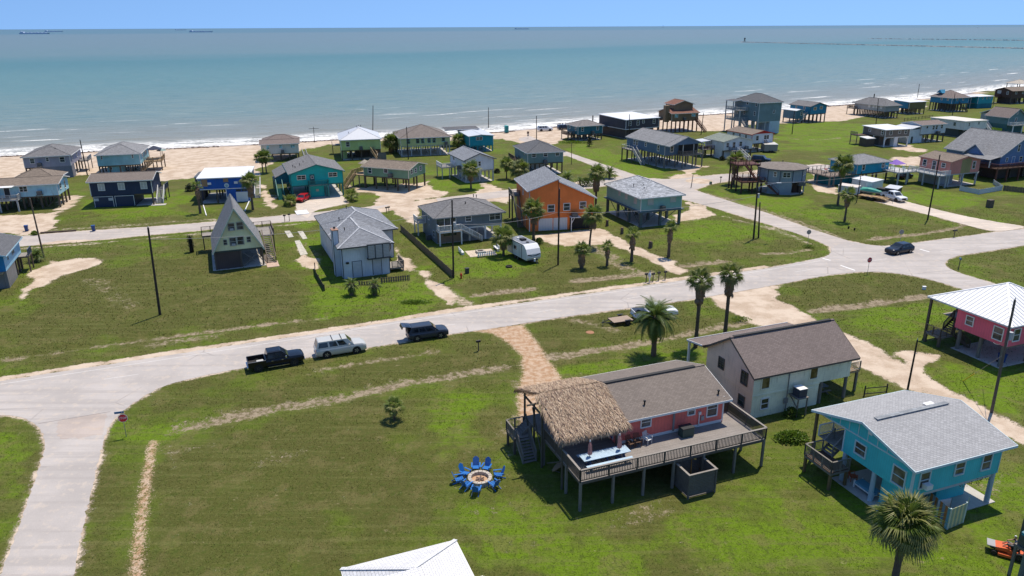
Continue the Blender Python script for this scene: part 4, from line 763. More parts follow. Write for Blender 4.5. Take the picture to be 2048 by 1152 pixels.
# ---------------- fire pit with eight blue chairs
P0=W(960,962);STN=plain('pit_stone',(0.40,0.36,0.31),0.85,var=0.3,scale=3)
t=thing('fire_pit','round grey stone fire pit with sand and charred logs inside','fire pit',(P0.x,P0.y,0));sm_=None
for lv in range(2):
 for i in range(16):
  a0,a1=2*math.pi*(i+0.5*lv)/16+0.02,2*math.pi*(i+1+0.5*lv)/16-0.02;r0,r1=0.72,1.0
  if sm_ is None:sm_=MB().prism([(r0*math.cos(-0.175),r0*math.sin(-0.175)),(r1*math.cos(-0.175),r1*math.sin(-0.175)),(r1*math.cos(0.175),r1*math.sin(0.175)),(r0*math.cos(0.175),r0*math.sin(0.175))],0,0.2).mesh('stone',STN)
  o=mobj('stone',sm_,t,(0,0,0.0+lv*0.205));o.rotation_euler.z=(a0+a1)/2
MB().cyl((0,0,0.02),(0,0,0.12),0.71,0.71,20).build('sand_bed',plain('pit_sand',(0.42,0.27,0.17),0.95),t)
for a in(0.3,1.4,2.6):MB().cyl((-0.35*math.cos(a),-0.35*math.sin(a),0.16),(0.35*math.cos(a),0.35*math.sin(a),0.26),0.07,0.06,7).build('log',plain('charred_log',(0.16,0.11,0.09),0.9,var=0.5),t)
BLU=plain('chair_blue',(0.012,0.13,0.42),0.45,var=0.15)
def adirondack():
 t=thing('adirondack_chair','x','chair');me_=None
 for i in range(5):y=-0.30+i*0.135;MB().box(-0.28,-0.055,-0.012,0.28,0.055,0.012).build('seat_slat',BLU,t,loc=(0,y,0.40-i*0.025))
 for i in range(5):
  x=-0.22+i*0.11;hh=0.86-abs(i-2)**2*0.035;mb=MB().bar((0,0.30,0.30),(0,0.30+hh*0.36,0.30+hh*0.93),0.10,0.02);mb.build('back_slat',BLU,t,loc=(x,0,0))
 for s in(-1,1):
  MB().box(s*0.36-0.06,-0.38,0.56,s*0.36+0.06,0.38,0.585).build('armrest',BLU,t);MB().box(s*0.33-0.02,-0.36,0,s*0.33+0.02,-0.26,0.558).build('front_leg',BLU,t);MB().bar((s*0.29,-0.34,0.38),(s*0.29,0.62,0.04),0.03,0.09).build('rear_leg',BLU,t)
 return t
ad=adirondack();GRP='blue chairs around the fire pit'
for i,(ang,lb)in enumerate(((72,'blue slatted chair on the far side of the fire pit, right of two'),(104,'blue slatted chair on the far side of the fire pit, left of two'),(150,'blue slatted chair at the upper left of the fire pit'),(185,'blue slatted chair at the left of the fire pit'),(222,'blue slatted chair at the lower left of the fire pit'),(262,'blue slatted chair on the near side of the fire pit, seen from behind'),(322,'blue slatted chair at the lower right of the fire pit'),(18,'blue slatted chair at the right of the fire pit'))):
 o=ad if i==0 else copy_tree(ad);a=math.radians(ang);r=1.55+0.16*math.sin(i*2.7);o.location=(P0.x+r*math.cos(a),P0.y+r*math.sin(a),0);o.rotation_euler.z=a-math.pi/2+0.22*math.sin(i*5);o.scale=(0.93,)*3;tag(o,lb,'chair',GRP)
# ---------------- beige two-storey house
A=W(*Q2(718,625),4.6);BEI=paint('beige_siding',(0.70,0.68,0.54),'lap',dirt=0.20,pitch=0.24,dirtcol=(0.11,0.10,0.085));PNK=paint('weathered_pink_siding',(0.72,0.53,0.42),'lap',dirt=0.22,pitch=0.24,dirtcol=(0.20,0.13,0.12))
L,Wd,zf,ze,rise=11.6,7.3,2.4,4.62,2.35
h=thing('beige_house','weathered beige and faded pink two-storey house with brown shingle roof','house',(A.x,A.y,0),RZ);mb=MB();mb.face([(0,0,zf),(L,0,zf),(L,0,ze),(0,0,ze)]);mb.face([(L,0,zf),(L,Wd,zf),(L,Wd,ze),(L,0,ze)]);mb.face([(L,Wd,zf),(0,Wd,zf),(0,Wd,ze),(L,Wd,ze)]);mb.face([(L,0,ze),(L,Wd,ze),(L,Wd/2,ze+rise-0.16)]);mb.face([(0,0,zf),(0,Wd,zf),(L,Wd,zf),(L,0,zf)]);mb.build('wall',BEI,h,fix=False)
mb=MB();mb.face([(0,Wd,zf),(0,0,zf),(0,0,ze),(0,Wd/2,ze+rise-0.16),(0,Wd,ze)]);tag(mb.build('gable_wall',PNK,h,fix=False),'faded pink gable wall with dark mould')
mb=wallbox(MB(),0.05,0.05,7.9,Wd-0.05,0,zf-0.003);mb.build('lower_wall',BEI,h,fix=False);MB().face([(0.047,Wd-0.05,0),(0.047,0.05,0),(0.047,0.05,zf-0.01),(0.047,Wd-0.05,zf-0.01)]).build('lower_gable_wall',PNK,h,fix=False)
MB().box(-0.02,-0.03,zf-0.12,7.9,-0.002,zf+0.05).build('belly_band',BEI,h)
rf=roof(h,'gx',0.05,0,L+0.35,Wd,ze,rise,SH_BROWN2,plain('dark_fascia',(0.10,0.085,0.075),0.7),0.32);MB().box(0.1,Wd/2-0.16,ze+rise+0.03,L+0.2,Wd/2+0.16,ze+rise+0.1).build('ridge_vent',MATS['ridge_vent_black'],rf)
mb=MB();P_=[(-0.75,Wd-0.05,ze+0.12),(L+0.55,Wd-0.05,ze+0.12),(L+0.55,Wd+2.55,ze-0.3),(-0.75,Wd+2.55,ze-0.3)]
mb.face(P_);mb.face([(x,y,z-0.14)for x,y,z in reversed(P_)]);o=mb.build('porch_roof',SH_BROWN2,h,fix=False);MB().bar(P_[0],P_[3],0.05,0.17).bar(P_[3],P_[2],0.05,0.17).build('fascia',WHITE,o)
for x,y in((-0.5,Wd+2.4),(4.0,Wd+2.4),(8.4,Wd+2.4)):pile(h,x,y,ze-0.42,0.10,WHITE,name='porch_post')
DKW=glassm('brown_blind_glass',(0.075,0.055,0.02),0.25);DFR=plain('dark_window_frame',(0.09,0.08,0.075),0.6)
window(h,'F',1.35,3.65,0.85,1.3,L,Wd,'plain',BEI,DKW);window(h,'F',7.0,3.65,0.85,1.3,L,Wd,'plain',BEI,DKW);window(h,'F',1.55,1.35,0.8,1.0,L,Wd,'sash',WHITE,GLASS,-0.05);window(h,'L',1.35,3.7,0.8,1.2,L,Wd,'grid',DFR);window(h,'L',4.9,3.7,0.75,1.0,L,Wd,'grid',DFR);window(h,'L',1.5,1.25,0.75,0.95,L,Wd,'sash',DFR,GLASS,-0.05)
panel_door(h,'F',6.4,0.02,2.5,2.0,L,Wd,BEI,None,-0.05,'garage_door');MB().cyl((4.05,-0.05,0.3),(4.05,-0.05,4.5),0.05,0.05,6).box(3.75,-0.15,1.0,4.15,-0.002,1.5).build('conduit',plain('conduit_grey',(0.25,0.25,0.25),0.6),h)
for x,y in((8.3,0.2),(L-0.2,0.2),(8.3,3.6),(L-0.2,3.6),(L-0.2,Wd-0.2)):pile(h,x,y,zf-0.02,0.16,GREYW,True)
t=MB().box(4.2,-1.35,1.85,5.5,-0.05,1.93).bar((4.35,-1.25,0),(4.35,-1.25,1.85),0.1).bar((5.4,-1.25,0),(5.4,-1.25,1.85),0.1).bar((4.35,-1.25,0.9),(4.35,-0.1,1.8),0.08).build('condenser_stand',GREYW,h);MB().box(4.45,-1.2,1.935,5.35,-0.3,2.75).build('condenser',plain('ac_navy',(0.05,0.06,0.09),0.5),t);MB().box(4.43,-1.22,2.752,5.37,-0.28,2.80).build('condenser_top',WHITE,t)
deck(h,L+0.02,0.8,L+2.1,5.6,zf,DKT,TANW,[(L+2.0,1.0),(L+2.0,5.5)],0.11,pmat=GREYW);railing(h,[(L+0.05,0.8),(L+2.1,0.8),(L+2.1,5.6),(L+0.05,5.6)],zf,plain('pale_rail',(0.50,0.44,0.36),0.7),0.95,2.4,True,0.17)
t=thing('patio_table','grey picnic table in the shade under the beige house overhang','table',Vector((A.x,A.y,0))+Matrix.Rotation(RZ,3,'Z')@Vector((9.9,2.0,0)),RZ);MB().box(-0.9,-0.4,0.7,0.9,0.4,0.75).build('top',plain('grey_blue_cloth',(0.16,0.20,0.25),0.8),t);MB().box(-0.9,-0.85,0.42,0.9,-0.6,0.46).build('bench',GREYW,t);MB().bar((-0.6,-0.75,0),(-0.6,0.6,0.7),0.08).bar((0.6,-0.75,0),(0.6,0.6,0.7),0.08).bar((-0.6,0.75,0),(-0.6,-0.4,0.7),0.08).bar((0.6,0.75,0),(0.6,-0.4,0.7),0.08).build('leg_frame',GREYW,t)
# ---------------- turquoise house (bottom right)
A=W(*Q3(880,700),4.75);TUR=paint('turquoise_siding',(0.062,0.46,0.50),'vert',pitch=0.22,dirt=0.06)
L,Wd,zf,ze,rise=8.75,6.7,2.6,4.95,1.2;rz=math.radians(20.3)
h=thing('turquoise_house','turquoise stilt house with light grey shingle roof and white trim, bottom right','house',(A.x,A.y,0),rz);mb=wallbox(MB(),0,0,L,Wd,zf,ze);mb.face([(0,0,zf),(0,Wd,zf),(L,Wd,zf),(L,0,zf)]);mb.face([(L,0,ze),(L,Wd,ze),(L,Wd,5.5),(L,4.8,6.1)]);mb.face([(-0.001,Wd+2.9,4.55),(-0.001,Wd,ze-0.2),(-0.001,0,ze-0.002),(-0.001,4.8,6.1)]);mb.build('wall',TUR,h,fix=False)
# long rear slope reaches over the porch
yr,zr=4.8,6.27;o_=0.40;sl2=0.245;sl3=0.305;yb=Wd+3.35;tops=[[(-o_,-o_,zr-sl2*(yr+o_)),(L+o_+0.6,-o_,zr-sl2*(yr+o_)),(L+o_+0.6,yr,zr),(-o_,yr,zr)],[(L+o_+0.6,yb,zr-sl3*(yb-yr)),(-o_,yb,zr-sl3*(yb-yr)),(-o_,yr,zr),(L+o_+0.6,yr,zr)]]
mb=MB()
for f in tops:mb.face(f);mb.face([(x,y,z-0.15)for x,y,z in reversed(f)])
rf=mb.build('roof',SH_LGREY,h,fix=False);fb=MB()
for f in tops:fb.bar(Vector(f[0])-Vector((0,0,0.08)),Vector(f[1])-Vector((0,0,0.08)),0.05,0.19);fb.bar(Vector(f[1])-Vector((0,0,0.08)),Vector(f[2])-Vector((0,0,0.08)),0.05,0.19);fb.bar(Vector(f[3])-Vector((0,0,0.08)),Vector(f[0])-Vector((0,0,0.08)),0.05,0.19)
fb.build('fascia',plain('pale_aqua_trim',(0.50,0.62,0.66),0.5),rf);MB().box(0.9,yr-0.2,zr+0.02,L-0.5,yr+0.2,zr+0.09).build('ridge_vent',shingle('ridge_shingle',(0.26,0.28,0.30)),rf);MB().box(6.6,yr+0.45,zr-0.13,7.5,yr+0.85,zr-0.09).build('skylight',WHITE,rf)
TRM=MATS['pale_aqua_trim'];mb=MB()
for x,y in((0,0),(L,0)):mb.box(x-0.03,-0.035,zf,x+0.13 if x==0 else x+0.03,-0.002,ze-0.1)
mb.box(-0.035,-0.002,zf,-0.002,0.1,ze-0.1).box(-0.035,Wd-0.12,zf,-0.002,Wd,ze-0.4)
mb=MB()
for bx_ in((-0.03,-0.035,zf,0.13,-0.002,ze-0.1),(L-0.03,-0.035,zf,L+0.03,-0.002,ze-0.1),(-0.035,-0.0015,zf,-0.002,0.1,ze-0.1),(-0.035,Wd-0.12,zf,-0.002,Wd,ze-0.4)):MB().box(*bx_).build('corner_board',TRM,h)
k_=0.30/(Wd+2.6)
mb.bar((-0.02,0.02,ze-0.05),(-0.02,Wd+2.9,ze-0.38),0.04,0.10)
for i in range(9):y=0.6+i*0.95;zt_=(zr-sl2*(yr-y)if y<yr else zr-sl3*(y-yr))-0.17;zb_=ze-k_*y;(mb.box(-0.03,y-0.03,zb_,-0.002,y+0.03,zt_)if zt_>zb_+0.12 else None)
mb.build('trim',TRM,h);MB().box(-0.035,yr-0.75,ze+0.45,-0.004,yr-0.35,ze+0.85).build('gable_vent',WHITE,h)
SHD=glassm('blind_glass',(0.06,0.058,0.05),0.2)
for s,u,z,w,hh in(('F',1.15,3.75,0.85,1.25),('F',4.55,3.95,0.85,0.95),('F',7.3,3.9,0.85,1.25),('L',1.15,3.6,1.05,1.35),('L',4.9,3.75,1.0,0.95)):window(h,s,u,z,w,hh,L,Wd,'sash',TRM,SHD)
MB().box(1.0,-0.45,3.12,1.6,-0.02,3.5).build('window_ac',WHITE,h)
for x,y in((0.15,0.15),(L-0.2,0.15),(0.15,3.4),(0.15,Wd-0.3),(L-0.2,3.4),(L-0.2,Wd-0.3),(4.2,3.4)):MB().cyl((0,0,-0.2),(0,0,zf),0.20,0.18,12).build('pile',plain('aqua_pile',(0.36,0.46,0.52),0.7),h,loc=(x,y,0))
MB().box(-0.4,-0.2,-0.1,L+0.3,Wd+0.2,0.06).build('slab',CONC,h);wallbox(MB(),0.6,0.6,2.0,3.0,0.06,zf-0.01).build('lower_room',TUR,h,fix=False);wallbox(MB(),4.6,1.4,7.6,6.4,0.06,zf-0.01).build('lower_room',TUR,h,fix=False)
bb=MB()
for y in(0.2,3.4,Wd-0.3):bb.box(0.02,y-0.08,zf-0.32,L-0.02,y+0.08,zf-0.01)
bb.build('floor_beams',plain('beam_white',(0.45,0.5,0.52),0.7),h)
MB().lathe([(0.26,0),(0.40,0.02),(0.40,0.10),(0.26,0.12)],14).build('wreath',plain('wreath_green',(0.045,0.05,0.03),0.9,var=0.6,scale=12),h,loc=(6.3,1.36,1.7)).rotation_euler.x=math.pi/2
mb=MB();rnd=random.Random(5)
for k in range(160):x=rnd.uniform(5.2,8.2);p=Vector((x,0.25+rnd.gauss(0,0.1),2.28+rnd.gauss(0,0.1)));d=Vector((rnd.gauss(0,0.1),rnd.gauss(0,0.1),rnd.gauss(-0.05,0.1)));mb.face([p,p+d,p+d+Vector((0.05,0,0.05))])
tag(mb.build('garland',plain('garland_mixed',(0.10,0.055,0.03),0.9,var=0.7,scale=9),h,fix=False),kind='stuff')
# porch and stairs at the back-left
deck(h,-1.9,5.6,-0.05,8.6,zf-1.0,DKD,GREYW,[(-1.8,5.7),(-1.8,8.5),(-0.2,8.5),(-0.2,5.7)],0.10,pmat=wood('brown_post',(0.17,0.12,0.06),board=0));railing(h,[(-0.1,5.6),(-1.9,5.6),(-1.9,8.6),(-0.1,8.6)],zf-1.0,GREYW,0.95,1.5);stairs(h,(0.9,8.0),(-1,0),1.1,zf-1.0,zf-0.02,DKM,True);pile(h,-0.15,Wd+2.9,4.55,0.10,MATS['brown_post'],name='porch_post');pile(h,L-0.15,Wd+2.9,4.55,0.10,MATS['brown_post'],name='porch_post');MB().box(-0.02,Wd,zf-0.06,L,Wd+2.6,zf-0.005).build('porch_deck',DKM,h);railing(h,[(0.0,Wd+2.6),(L,Wd+2.6)],zf,WHITE)
TURA=A.copy();TURZ=rz
def TP(x,y,z=0):return Vector((TURA.x,TURA.y,0))+Matrix.Rotation(TURZ,3,'Z')@Vector((x,y,z))
# striped fence enclosure
F0=W(*Q4(1035,230));F0=TP(1.7,-0.5);t=thing('striped_fence','aqua and orange striped board enclosure beside the turquoise house','fence',(0,0,0));pa,pb_,pc,pd=W(*Q3(958,1000)),W(*Q3(1125,1150)),W(*Q3(1245,1100)),W(*Q3(1262,1060))
cols=[plain('board_aqua',(0.18,0.40,0.44),0.7),plain('board_orange',(0.52,0.20,0.06),0.7),plain('board_grey_blue',(0.25,0.34,0.40),0.7),plain('board_cream',(0.55,0.52,0.30),0.7),plain('board_sage',(0.26,0.36,0.28),0.7)]
def boards(t,a,c,hh,w,cyc,thk=0.025):
 d=c-a;n=max(1,int(d.length/w));rz_=math.atan2(d.y,d.x);ms=[MB().box(0,-thk/2,0.02,d.length/n-0.012,thk/2,hh).mesh('board',m_)for m_ in cyc]
 for i in range(n):p=a+d*(i/n);mobj('board',ms[i%len(ms)],t,(p.x,p.y,0),rz_)
boards(t,pa,pb_,1.75,0.24,[cols[0],cols[1],cols[2],cols[1]]);boards(t,pb_,pc,1.75,0.20,[cols[3],cols[4]]);boards(t,pc,pc+(pd-pc).normalized()*1.2,1.75,0.2,[cols[3],cols[4]])
for p in(pa,pb_,pc):MB().box(-0.05,-0.05,-0.1,0.05,0.05,1.8).build('post',TRM,t,loc=(p.x+0.05,p.y+0.06,0))
# porch bed, chair under the turquoise house
t=thing('daybed','white framed bench with aqua cushion under the turquoise house','bench',TP(0.75,4.3,0.06),TURZ+math.pi/2);MB().box(-0.95,-0.4,0.38,0.95,0.4,0.55).build('cushion',plain('aqua_cushion',(0.10,0.30,0.42),0.8),t);mb=MB()
for x in(-0.95,0.95):
 for y in(-0.42,0.42):mb.box(x-0.05,y-0.05,0,x+0.05,y+0.05,0.62)
mb.box(-0.9,-0.46,0.28,0.9,-0.41,0.372).box(-0.9,0.41,0.28,0.9,0.46,0.372).box(-0.9,-0.46,0.1,0.9,-0.41,0.16).box(-1.0,-0.36,0.3,-0.96,0.36,0.37).box(0.96,-0.36,0.3,1.0,0.36,0.37);mb.build('frame',WHITE,t)
simple_chair('porch_chair','orange seated white chair in the shade under the turquoise house',TP(0.9,6.0,0.06),TURZ+1.2,plain('orange_weave',(0.40,0.09,0.03),0.7))
t=thing('screen_panel','white folding screen leaning inside the striped enclosure','screen',TP(3.3,-0.3,0),TURZ-0.1);MB().box(-0.6,-0.02,0.1,0.6,0.02,1.75).build('panel',plain('screen_white',(0.55,0.58,0.62),0.6),t);MB().box(-0.64,-0.03,0,-0.605,0.03,1.8).box(0.605,-0.03,0,0.64,0.03,1.8).build('frame',STEEL,t)
# ---------------- coral house with white metal hip roof (right edge)
A=W(*S8(1655,500),5.0);rz=math.radians(21);L,Wd,zf,ze=10.8,6.2,2.6,4.95;CR2=paint('hot_coral_siding',(0.66,0.115,0.17),'vert',pitch=0.3,dirt=0.05)
h=thing('coral_hip_house','bright coral house with white standing-seam hip roof at the right edge','house',(A.x,A.y,0),rz);mb=wallbox(MB(),0,0,L,Wd,zf,ze);mb.face([(0,0,zf),(0,Wd,zf),(L,Wd,zf),(L,0,zf)]);mb.build('wall',CR2,h,fix=False)
WMET=plain('white_metal_sheet',(0.72,0.73,0.74),0.35,var=0.04,spec=0.5);rx0,ry0,rx1,ry1,zr0,zap=-0.35,-0.35,L+0.5,Wd+3.8,5.05,7.5;ax0,ax1,ay=5.5,5.9,5.1
tops=[[(rx0,ry0,zr0),(rx1,ry0,zr0),(ax1,ay,zap),(ax0,ay,zap)],[(rx1,ry0,zr0),(rx1,ry1,zr0),(ax1,ay,zap)],[(rx1,ry1,zr0),(rx0,ry1,zr0),(ax0,ay,zap),(ax1,ay,zap)],[(rx0,ry1,zr0),(rx0,ry0,zr0),(ax0,ay,zap)]]
mb=MB()
for f in tops:mb.face(f);mb.face([(x,y,z-0.12)for x,y,z in reversed(f)])
rf=mb.build('roof',WMET,h,fix=False);fb=MB()
for a_,c_ in((tops[0][0],tops[0][1]),(tops[1][0],tops[1][1]),(tops[2][0],tops[2][1]),(tops[3][0],tops[3][1])):fb.bar(Vector(a_)-Vector((0,0,0.06)),Vector(c_)-Vector((0,0,0.06)),0.06,0.16)
fb.build('fascia',plain('pale_grey_trim',(0.5,0.53,0.55),0.5),rf);SEAM=MB().box(0,-0.018,0,1,0.018,0.04).mesh('seam',plain('seam_metal',(0.55,0.57,0.59),0.35))
def seams(f,n):
 e0,e1=Vector(f[0]),Vector(f[1]);tp0=Vector(f[-1]);tp1=Vector(f[2]);ed=(e1-e0);el=ed.length;ed.normalize();nrm=(e1-e0).cross(tp0-e0).normalized();up=nrm.cross(ed).normalized()
 if up.z<0:up=-up;
 if nrm.z<0:nrm=-nrm
 h0=(tp0-e0).dot(up);a0=(tp0-e0).dot(ed);a1=(tp1-e0).dot(ed)
 for i in range(1,n):
  u=el*i/n;ln=h0*min(1,u/max(a0,1e-6),(el-u)/max(el-a1,1e-6))
  if ln<0.25:continue
  p=e0+ed*u+nrm*0.002;o=mobj('seam',SEAM,rf);M=Matrix((up,nrm.cross(up),nrm)).transposed().to_4x4();o.matrix_local=Matrix.Translation(p)@M@Matrix.Diagonal((ln,1,1,1))
seams(tops[0],22);seams(tops[3],22)
hp=MB()
for c_ in(tops[0][0],tops[0][1],tops[2][0],tops[2][1]):hp.bar(Vector(c_)+Vector((0,0,0.02)),Vector((ax0 if c_[0]<4 else ax1,ay,zap+0.02)),0.22,0.05)
hp.bar((ax0,ay,zap+0.02),(ax1,ay,zap+0.02),0.22,0.05).build('hip_cap',WMET,rf)
for u,z,w,hh in((1.15,3.75,1.0,1.35),(4.55,3.95,0.8,0.95)):window(h,'L',u,z,w,hh,L,Wd)
window(h,'F',1.2,3.85,0.9,1.3,L,Wd);MB().box(-0.03,-0.03,zf,0.1,-0.002,ze).box(-0.03,-0.001,zf,-0.002,0.1,ze).build('corner_trim',WHITE,h)
for i in range(3):
 for j in range(3):pile(h,0.4+i*4,0.5+j*2.6,zf-0.02,0.2,GREYW,True)
bb=MB()
for y in(0.3,Wd-0.3):bb.box(0.02,y-0.1,zf-0.3,L-0.02,y+0.1,zf-0.01)
bb.build('floor_beams',GREYW,h);MB().box(0.0,0.3,-0.1,L,Wd,0.05).build('slab',CONC,h);pile(h,-0.1,Wd+3.4,zr0-0.05,0.12,PILE,name='porch_post');pile(h,4.5,Wd+3.4,zr0-0.05,0.12,PILE,name='porch_post')
deck(h,-1.2,Wd+0.6,0.8,Wd+2.6,1.25,DKM,GREYW,[(-1.1,Wd+0.7),(-1.1,Wd+2.5),(0.7,Wd+2.5)],0.13,pmat=PILE);stairs(h,(2.5,Wd+1.6),(-1,0),1.2,1.25,zf,PILE,True);railing(h,[(-1.2,Wd+2.6),(-1.2,Wd+0.6),(0.7,Wd+0.6)],1.25,PILE);stairs(h,(0.85,Wd+0.1),(1,-0.35),1.1,0,1.25,PILE,True);MB().box(2.4,Wd,zf-0.06,L,Wd+3.6,zf-0.005).build('porch_deck',DKM,h)
t=thing('trash_bin','blue wheeled bin in the shade under the coral house at the right edge','bin',Vector((A.x,A.y,0.05))+Matrix.Rotation(rz,3,'Z')@Vector((1.6,1.2,0)),rz)
BINB=plain('bin_blue',(0.02,0.06,0.20),0.5)
def binparts(t,m_):
 MB().prism([(-0.27,-0.30),(0.27,-0.30),(0.27,0.30),(-0.27,0.30)],0.1,0.12).build('floor',m_,t);b_=MB();lo=[(-0.22,-0.25,0.08),(0.22,-0.25,0.08),(0.22,0.25,0.08),(-0.22,0.25,0.08)];hi=[(-0.30,-0.34,1.0),(0.30,-0.34,1.0),(0.30,0.34,1.0),(-0.30,0.34,1.0)]
 for i in range(4):j=(i+1)%4;b_.face([lo[i],lo[j],hi[j],hi[i]])
 b_.face(lo).face(hi);b_.build('body',m_,t);MB().box(-0.32,-0.37,1.003,0.32,0.38,1.07).build('lid',m_,t)
 for x in(-0.27,0.27):MB().cyl((x-0.03,0.28,0.11),(x+0.03,0.28,0.11),0.11,0.11,10).build('wheel',BLACK,t)
binparts(t,BINB)
# ---------------- white roofed house at the bottom edge
A=W(694,1141,4.6);B_=W(918,1084,4.6);rz=math.atan2(B_.y-A.y,B_.x-A.x);L=(B_-A).length-0.6;Wd=6.8
h=thing('white_roof_house','house with white shingle hip roof cut off at the bottom edge','house',(A.x+0.1,A.y,0),rz);WS=shingle('shingle_white',(0.62,0.63,0.65),0.12,stain=0.1);CRW=paint('cream_siding',(0.6,0.6,0.56))
Wd=9.0;mb=wallbox(MB(),0,-Wd,L,0,2.5,4.62);mb.face([(0,0,2.5),(0,-Wd,2.5),(L,-Wd,2.5),(L,0,2.5)]);mb.build('wall',CRW,h);roof(h,'hip',0,-Wd,L,0,4.72,1.5,WS,WHITE,0.4);MB().box(1.6,-4.5,6.02,3.6,-3.3,6.3).build('roof_cricket',WS,h)
for x in(0.2,L/2,L-0.2):
 for y in(-0.2,-4.5,-8.8):pile(h,x,y,2.5,0.15)
MB().box(0,-Wd,-0.1,L,0,0.05).build('slab',CONC,h);deck(h,L+0.02,-6.5,L+1.3,-2.2,2.5,DKD,WHITE,[(L+1.2,-2.3),(L+1.2,-6.4)],0.1);railing(h,[(L+0.1,-2.2),(L+1.3,-2.2),(L+1.3,-6.5)],2.5,WHITE)
# ---------------- corner of a teal house at the bottom right edge
A=W(*Q4(1930,560),4.6);rz=math.radians(21);h=thing('teal_trim_house','corner of a grey roofed house with teal trim at the bottom right edge','house',(A.x+0.78,A.y-0.3,0),rz);L,Wd=6.0,5.0;TL=plain('teal_trim',(0.03,0.25,0.33),0.5)
mb=wallbox(MB(),0.5,-Wd,L,-0.6,2.5,4.5);mb.build('wall',paint('teal_dark_siding',(0.05,0.2,0.26),'vert'),h);roof(h,'sL',0,-Wd,L,0,4.55,1.2,SH_GREY,TL,0.2)
for x,y in((0.1,-0.2),(0.1,-3.0),(3.0,-0.2),(3.0,-3.0)):MB().cyl((0,0,-0.2),(0,0,4.5),0.18,0.16,10).build('post',plain('weathered_blue_post',(0.13,0.16,0.15),0.7),h,loc=(x,y,0))
MB().box(0.2,-0.9,2.3,L,-0.15,2.5).build('porch_floor',DKM,h);MB().box(1.3,0.3,2.5,2.3,1.2,5.3).build('cabinet',plain('dark_cabinet',(0.08,0.09,0.09),0.5),h);MB().box(1.2,0.2,5.303,2.4,1.3,5.4).build('cabinet_top',WHITE,h);MB().box(1.2,0.2,2.3,2.4,1.3,2.495).build('cabinet_shelf',GREYW,h);pile(h,1.3,1.2,2.3,0.08,GREYW,name='post')
# ================================================================ middle and far houses
def C(n,rgb,k='lap',**kw):return paint(n,rgb,k,**kw)
NAVYT=plain('navy_trim',(0.04,0.06,0.10),0.5);TEALT=plain('dark_teal_trim',(0.01,0.16,0.15),0.5);REDB=wood('red_brown_wood',(0.14,0.06,0.045),board=0);GREYP=plain('grey_paint',(0.32,0.34,0.36),0.6)
WPOST=plain('pale_post',(0.40,0.42,0.42),0.7);AQG=glassm('aqua_glass',(0.10,0.25,0.28),0.15)
def wp(h,x,y,z=0):return h.matrix_basis@Vector((x,y,z))
# --- sea-front row, left
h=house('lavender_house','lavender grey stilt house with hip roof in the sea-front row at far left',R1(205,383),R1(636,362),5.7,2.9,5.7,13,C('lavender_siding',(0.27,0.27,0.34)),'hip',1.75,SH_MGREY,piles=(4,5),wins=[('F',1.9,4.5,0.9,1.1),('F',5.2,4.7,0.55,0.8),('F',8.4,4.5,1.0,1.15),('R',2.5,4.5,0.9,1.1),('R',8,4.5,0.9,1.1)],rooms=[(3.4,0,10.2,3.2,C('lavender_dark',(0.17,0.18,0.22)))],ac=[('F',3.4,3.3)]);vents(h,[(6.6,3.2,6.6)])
deck(h,10.4,8,12.4,12.8,2.8,DKM,GREYW,[(12.3,8.1),(12.3,12.7)]);railing(h,[(10.5,8),(12.4,8),(12.4,12.8)],2.8,GREYP)
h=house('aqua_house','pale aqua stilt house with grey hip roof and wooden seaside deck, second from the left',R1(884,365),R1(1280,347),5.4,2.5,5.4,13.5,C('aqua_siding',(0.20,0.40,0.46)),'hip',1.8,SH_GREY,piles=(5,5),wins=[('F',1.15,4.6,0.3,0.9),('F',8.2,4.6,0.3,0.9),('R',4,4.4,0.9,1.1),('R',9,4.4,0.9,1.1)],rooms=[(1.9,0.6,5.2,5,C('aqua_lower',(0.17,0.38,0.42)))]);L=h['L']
MB().box(4.85,-0.06,4.7,5.05,-0.001,4.9).build('wall_vent',GREYP,h);window(h,'F',2.6,1.7,0.6,0.6,L,13.5,'plain',WHITE,GLASS,-0.62)
deck(h,L+0.1,4,L+4.4,10,2.5,DKT,TANW,[(L+0.3,4.2),(L+4.2,4.2),(L+4.2,9.8),(L+2.2,4.2),(L+2.2,9.8)],0.12,pmat=PILE);railing(h,[(L+0.2,4),(L+4.4,4),(L+4.4,10)],2.5,TANW,1.0,1.4);stairs(h,(L+2.4,3.3),(-1,0),1.2,0,2.5,DKT,True,0.9)
g_=MB();P4=[(L+0.7,6.4,5.0),(L+4.0,6.4,5.0),(L+4.0,9.8,5.0),(L+0.7,9.8,5.0)];ap=(L+2.35,8.1,5.9)
for i in range(4):g_.face([P4[i],P4[(i+1)%4],ap])
o=g_.build('canopy',plain('navy_canopy',(0.012,0.02,0.05),0.7),h)
for x,y,_ in P4:MB().box(x-0.05,y-0.05,2.5,x+0.05,y+0.05,5.0).build('canopy_post',GREYW,h)
t=thing('seaside_umbrella','grey green patio umbrella on the wooden deck beside the pale aqua house','umbrella',wp(h,L+3.9,9.2,2.5));MB().cyl((0,0,0),(0,0,2.3),0.03,0.03,6).build('pole',STEEL,t);mb=MB()
for i in range(8):a0,a1=i*0.785,(i+1)*0.785;mb.face([(1.3*math.cos(a0),1.3*math.sin(a0),1.9),(1.3*math.cos(a1),1.3*math.sin(a1),1.9),(0,0,2.45)])
mb.build('canopy',plain('grey_green_canvas',(0.22,0.30,0.28),0.8),t)
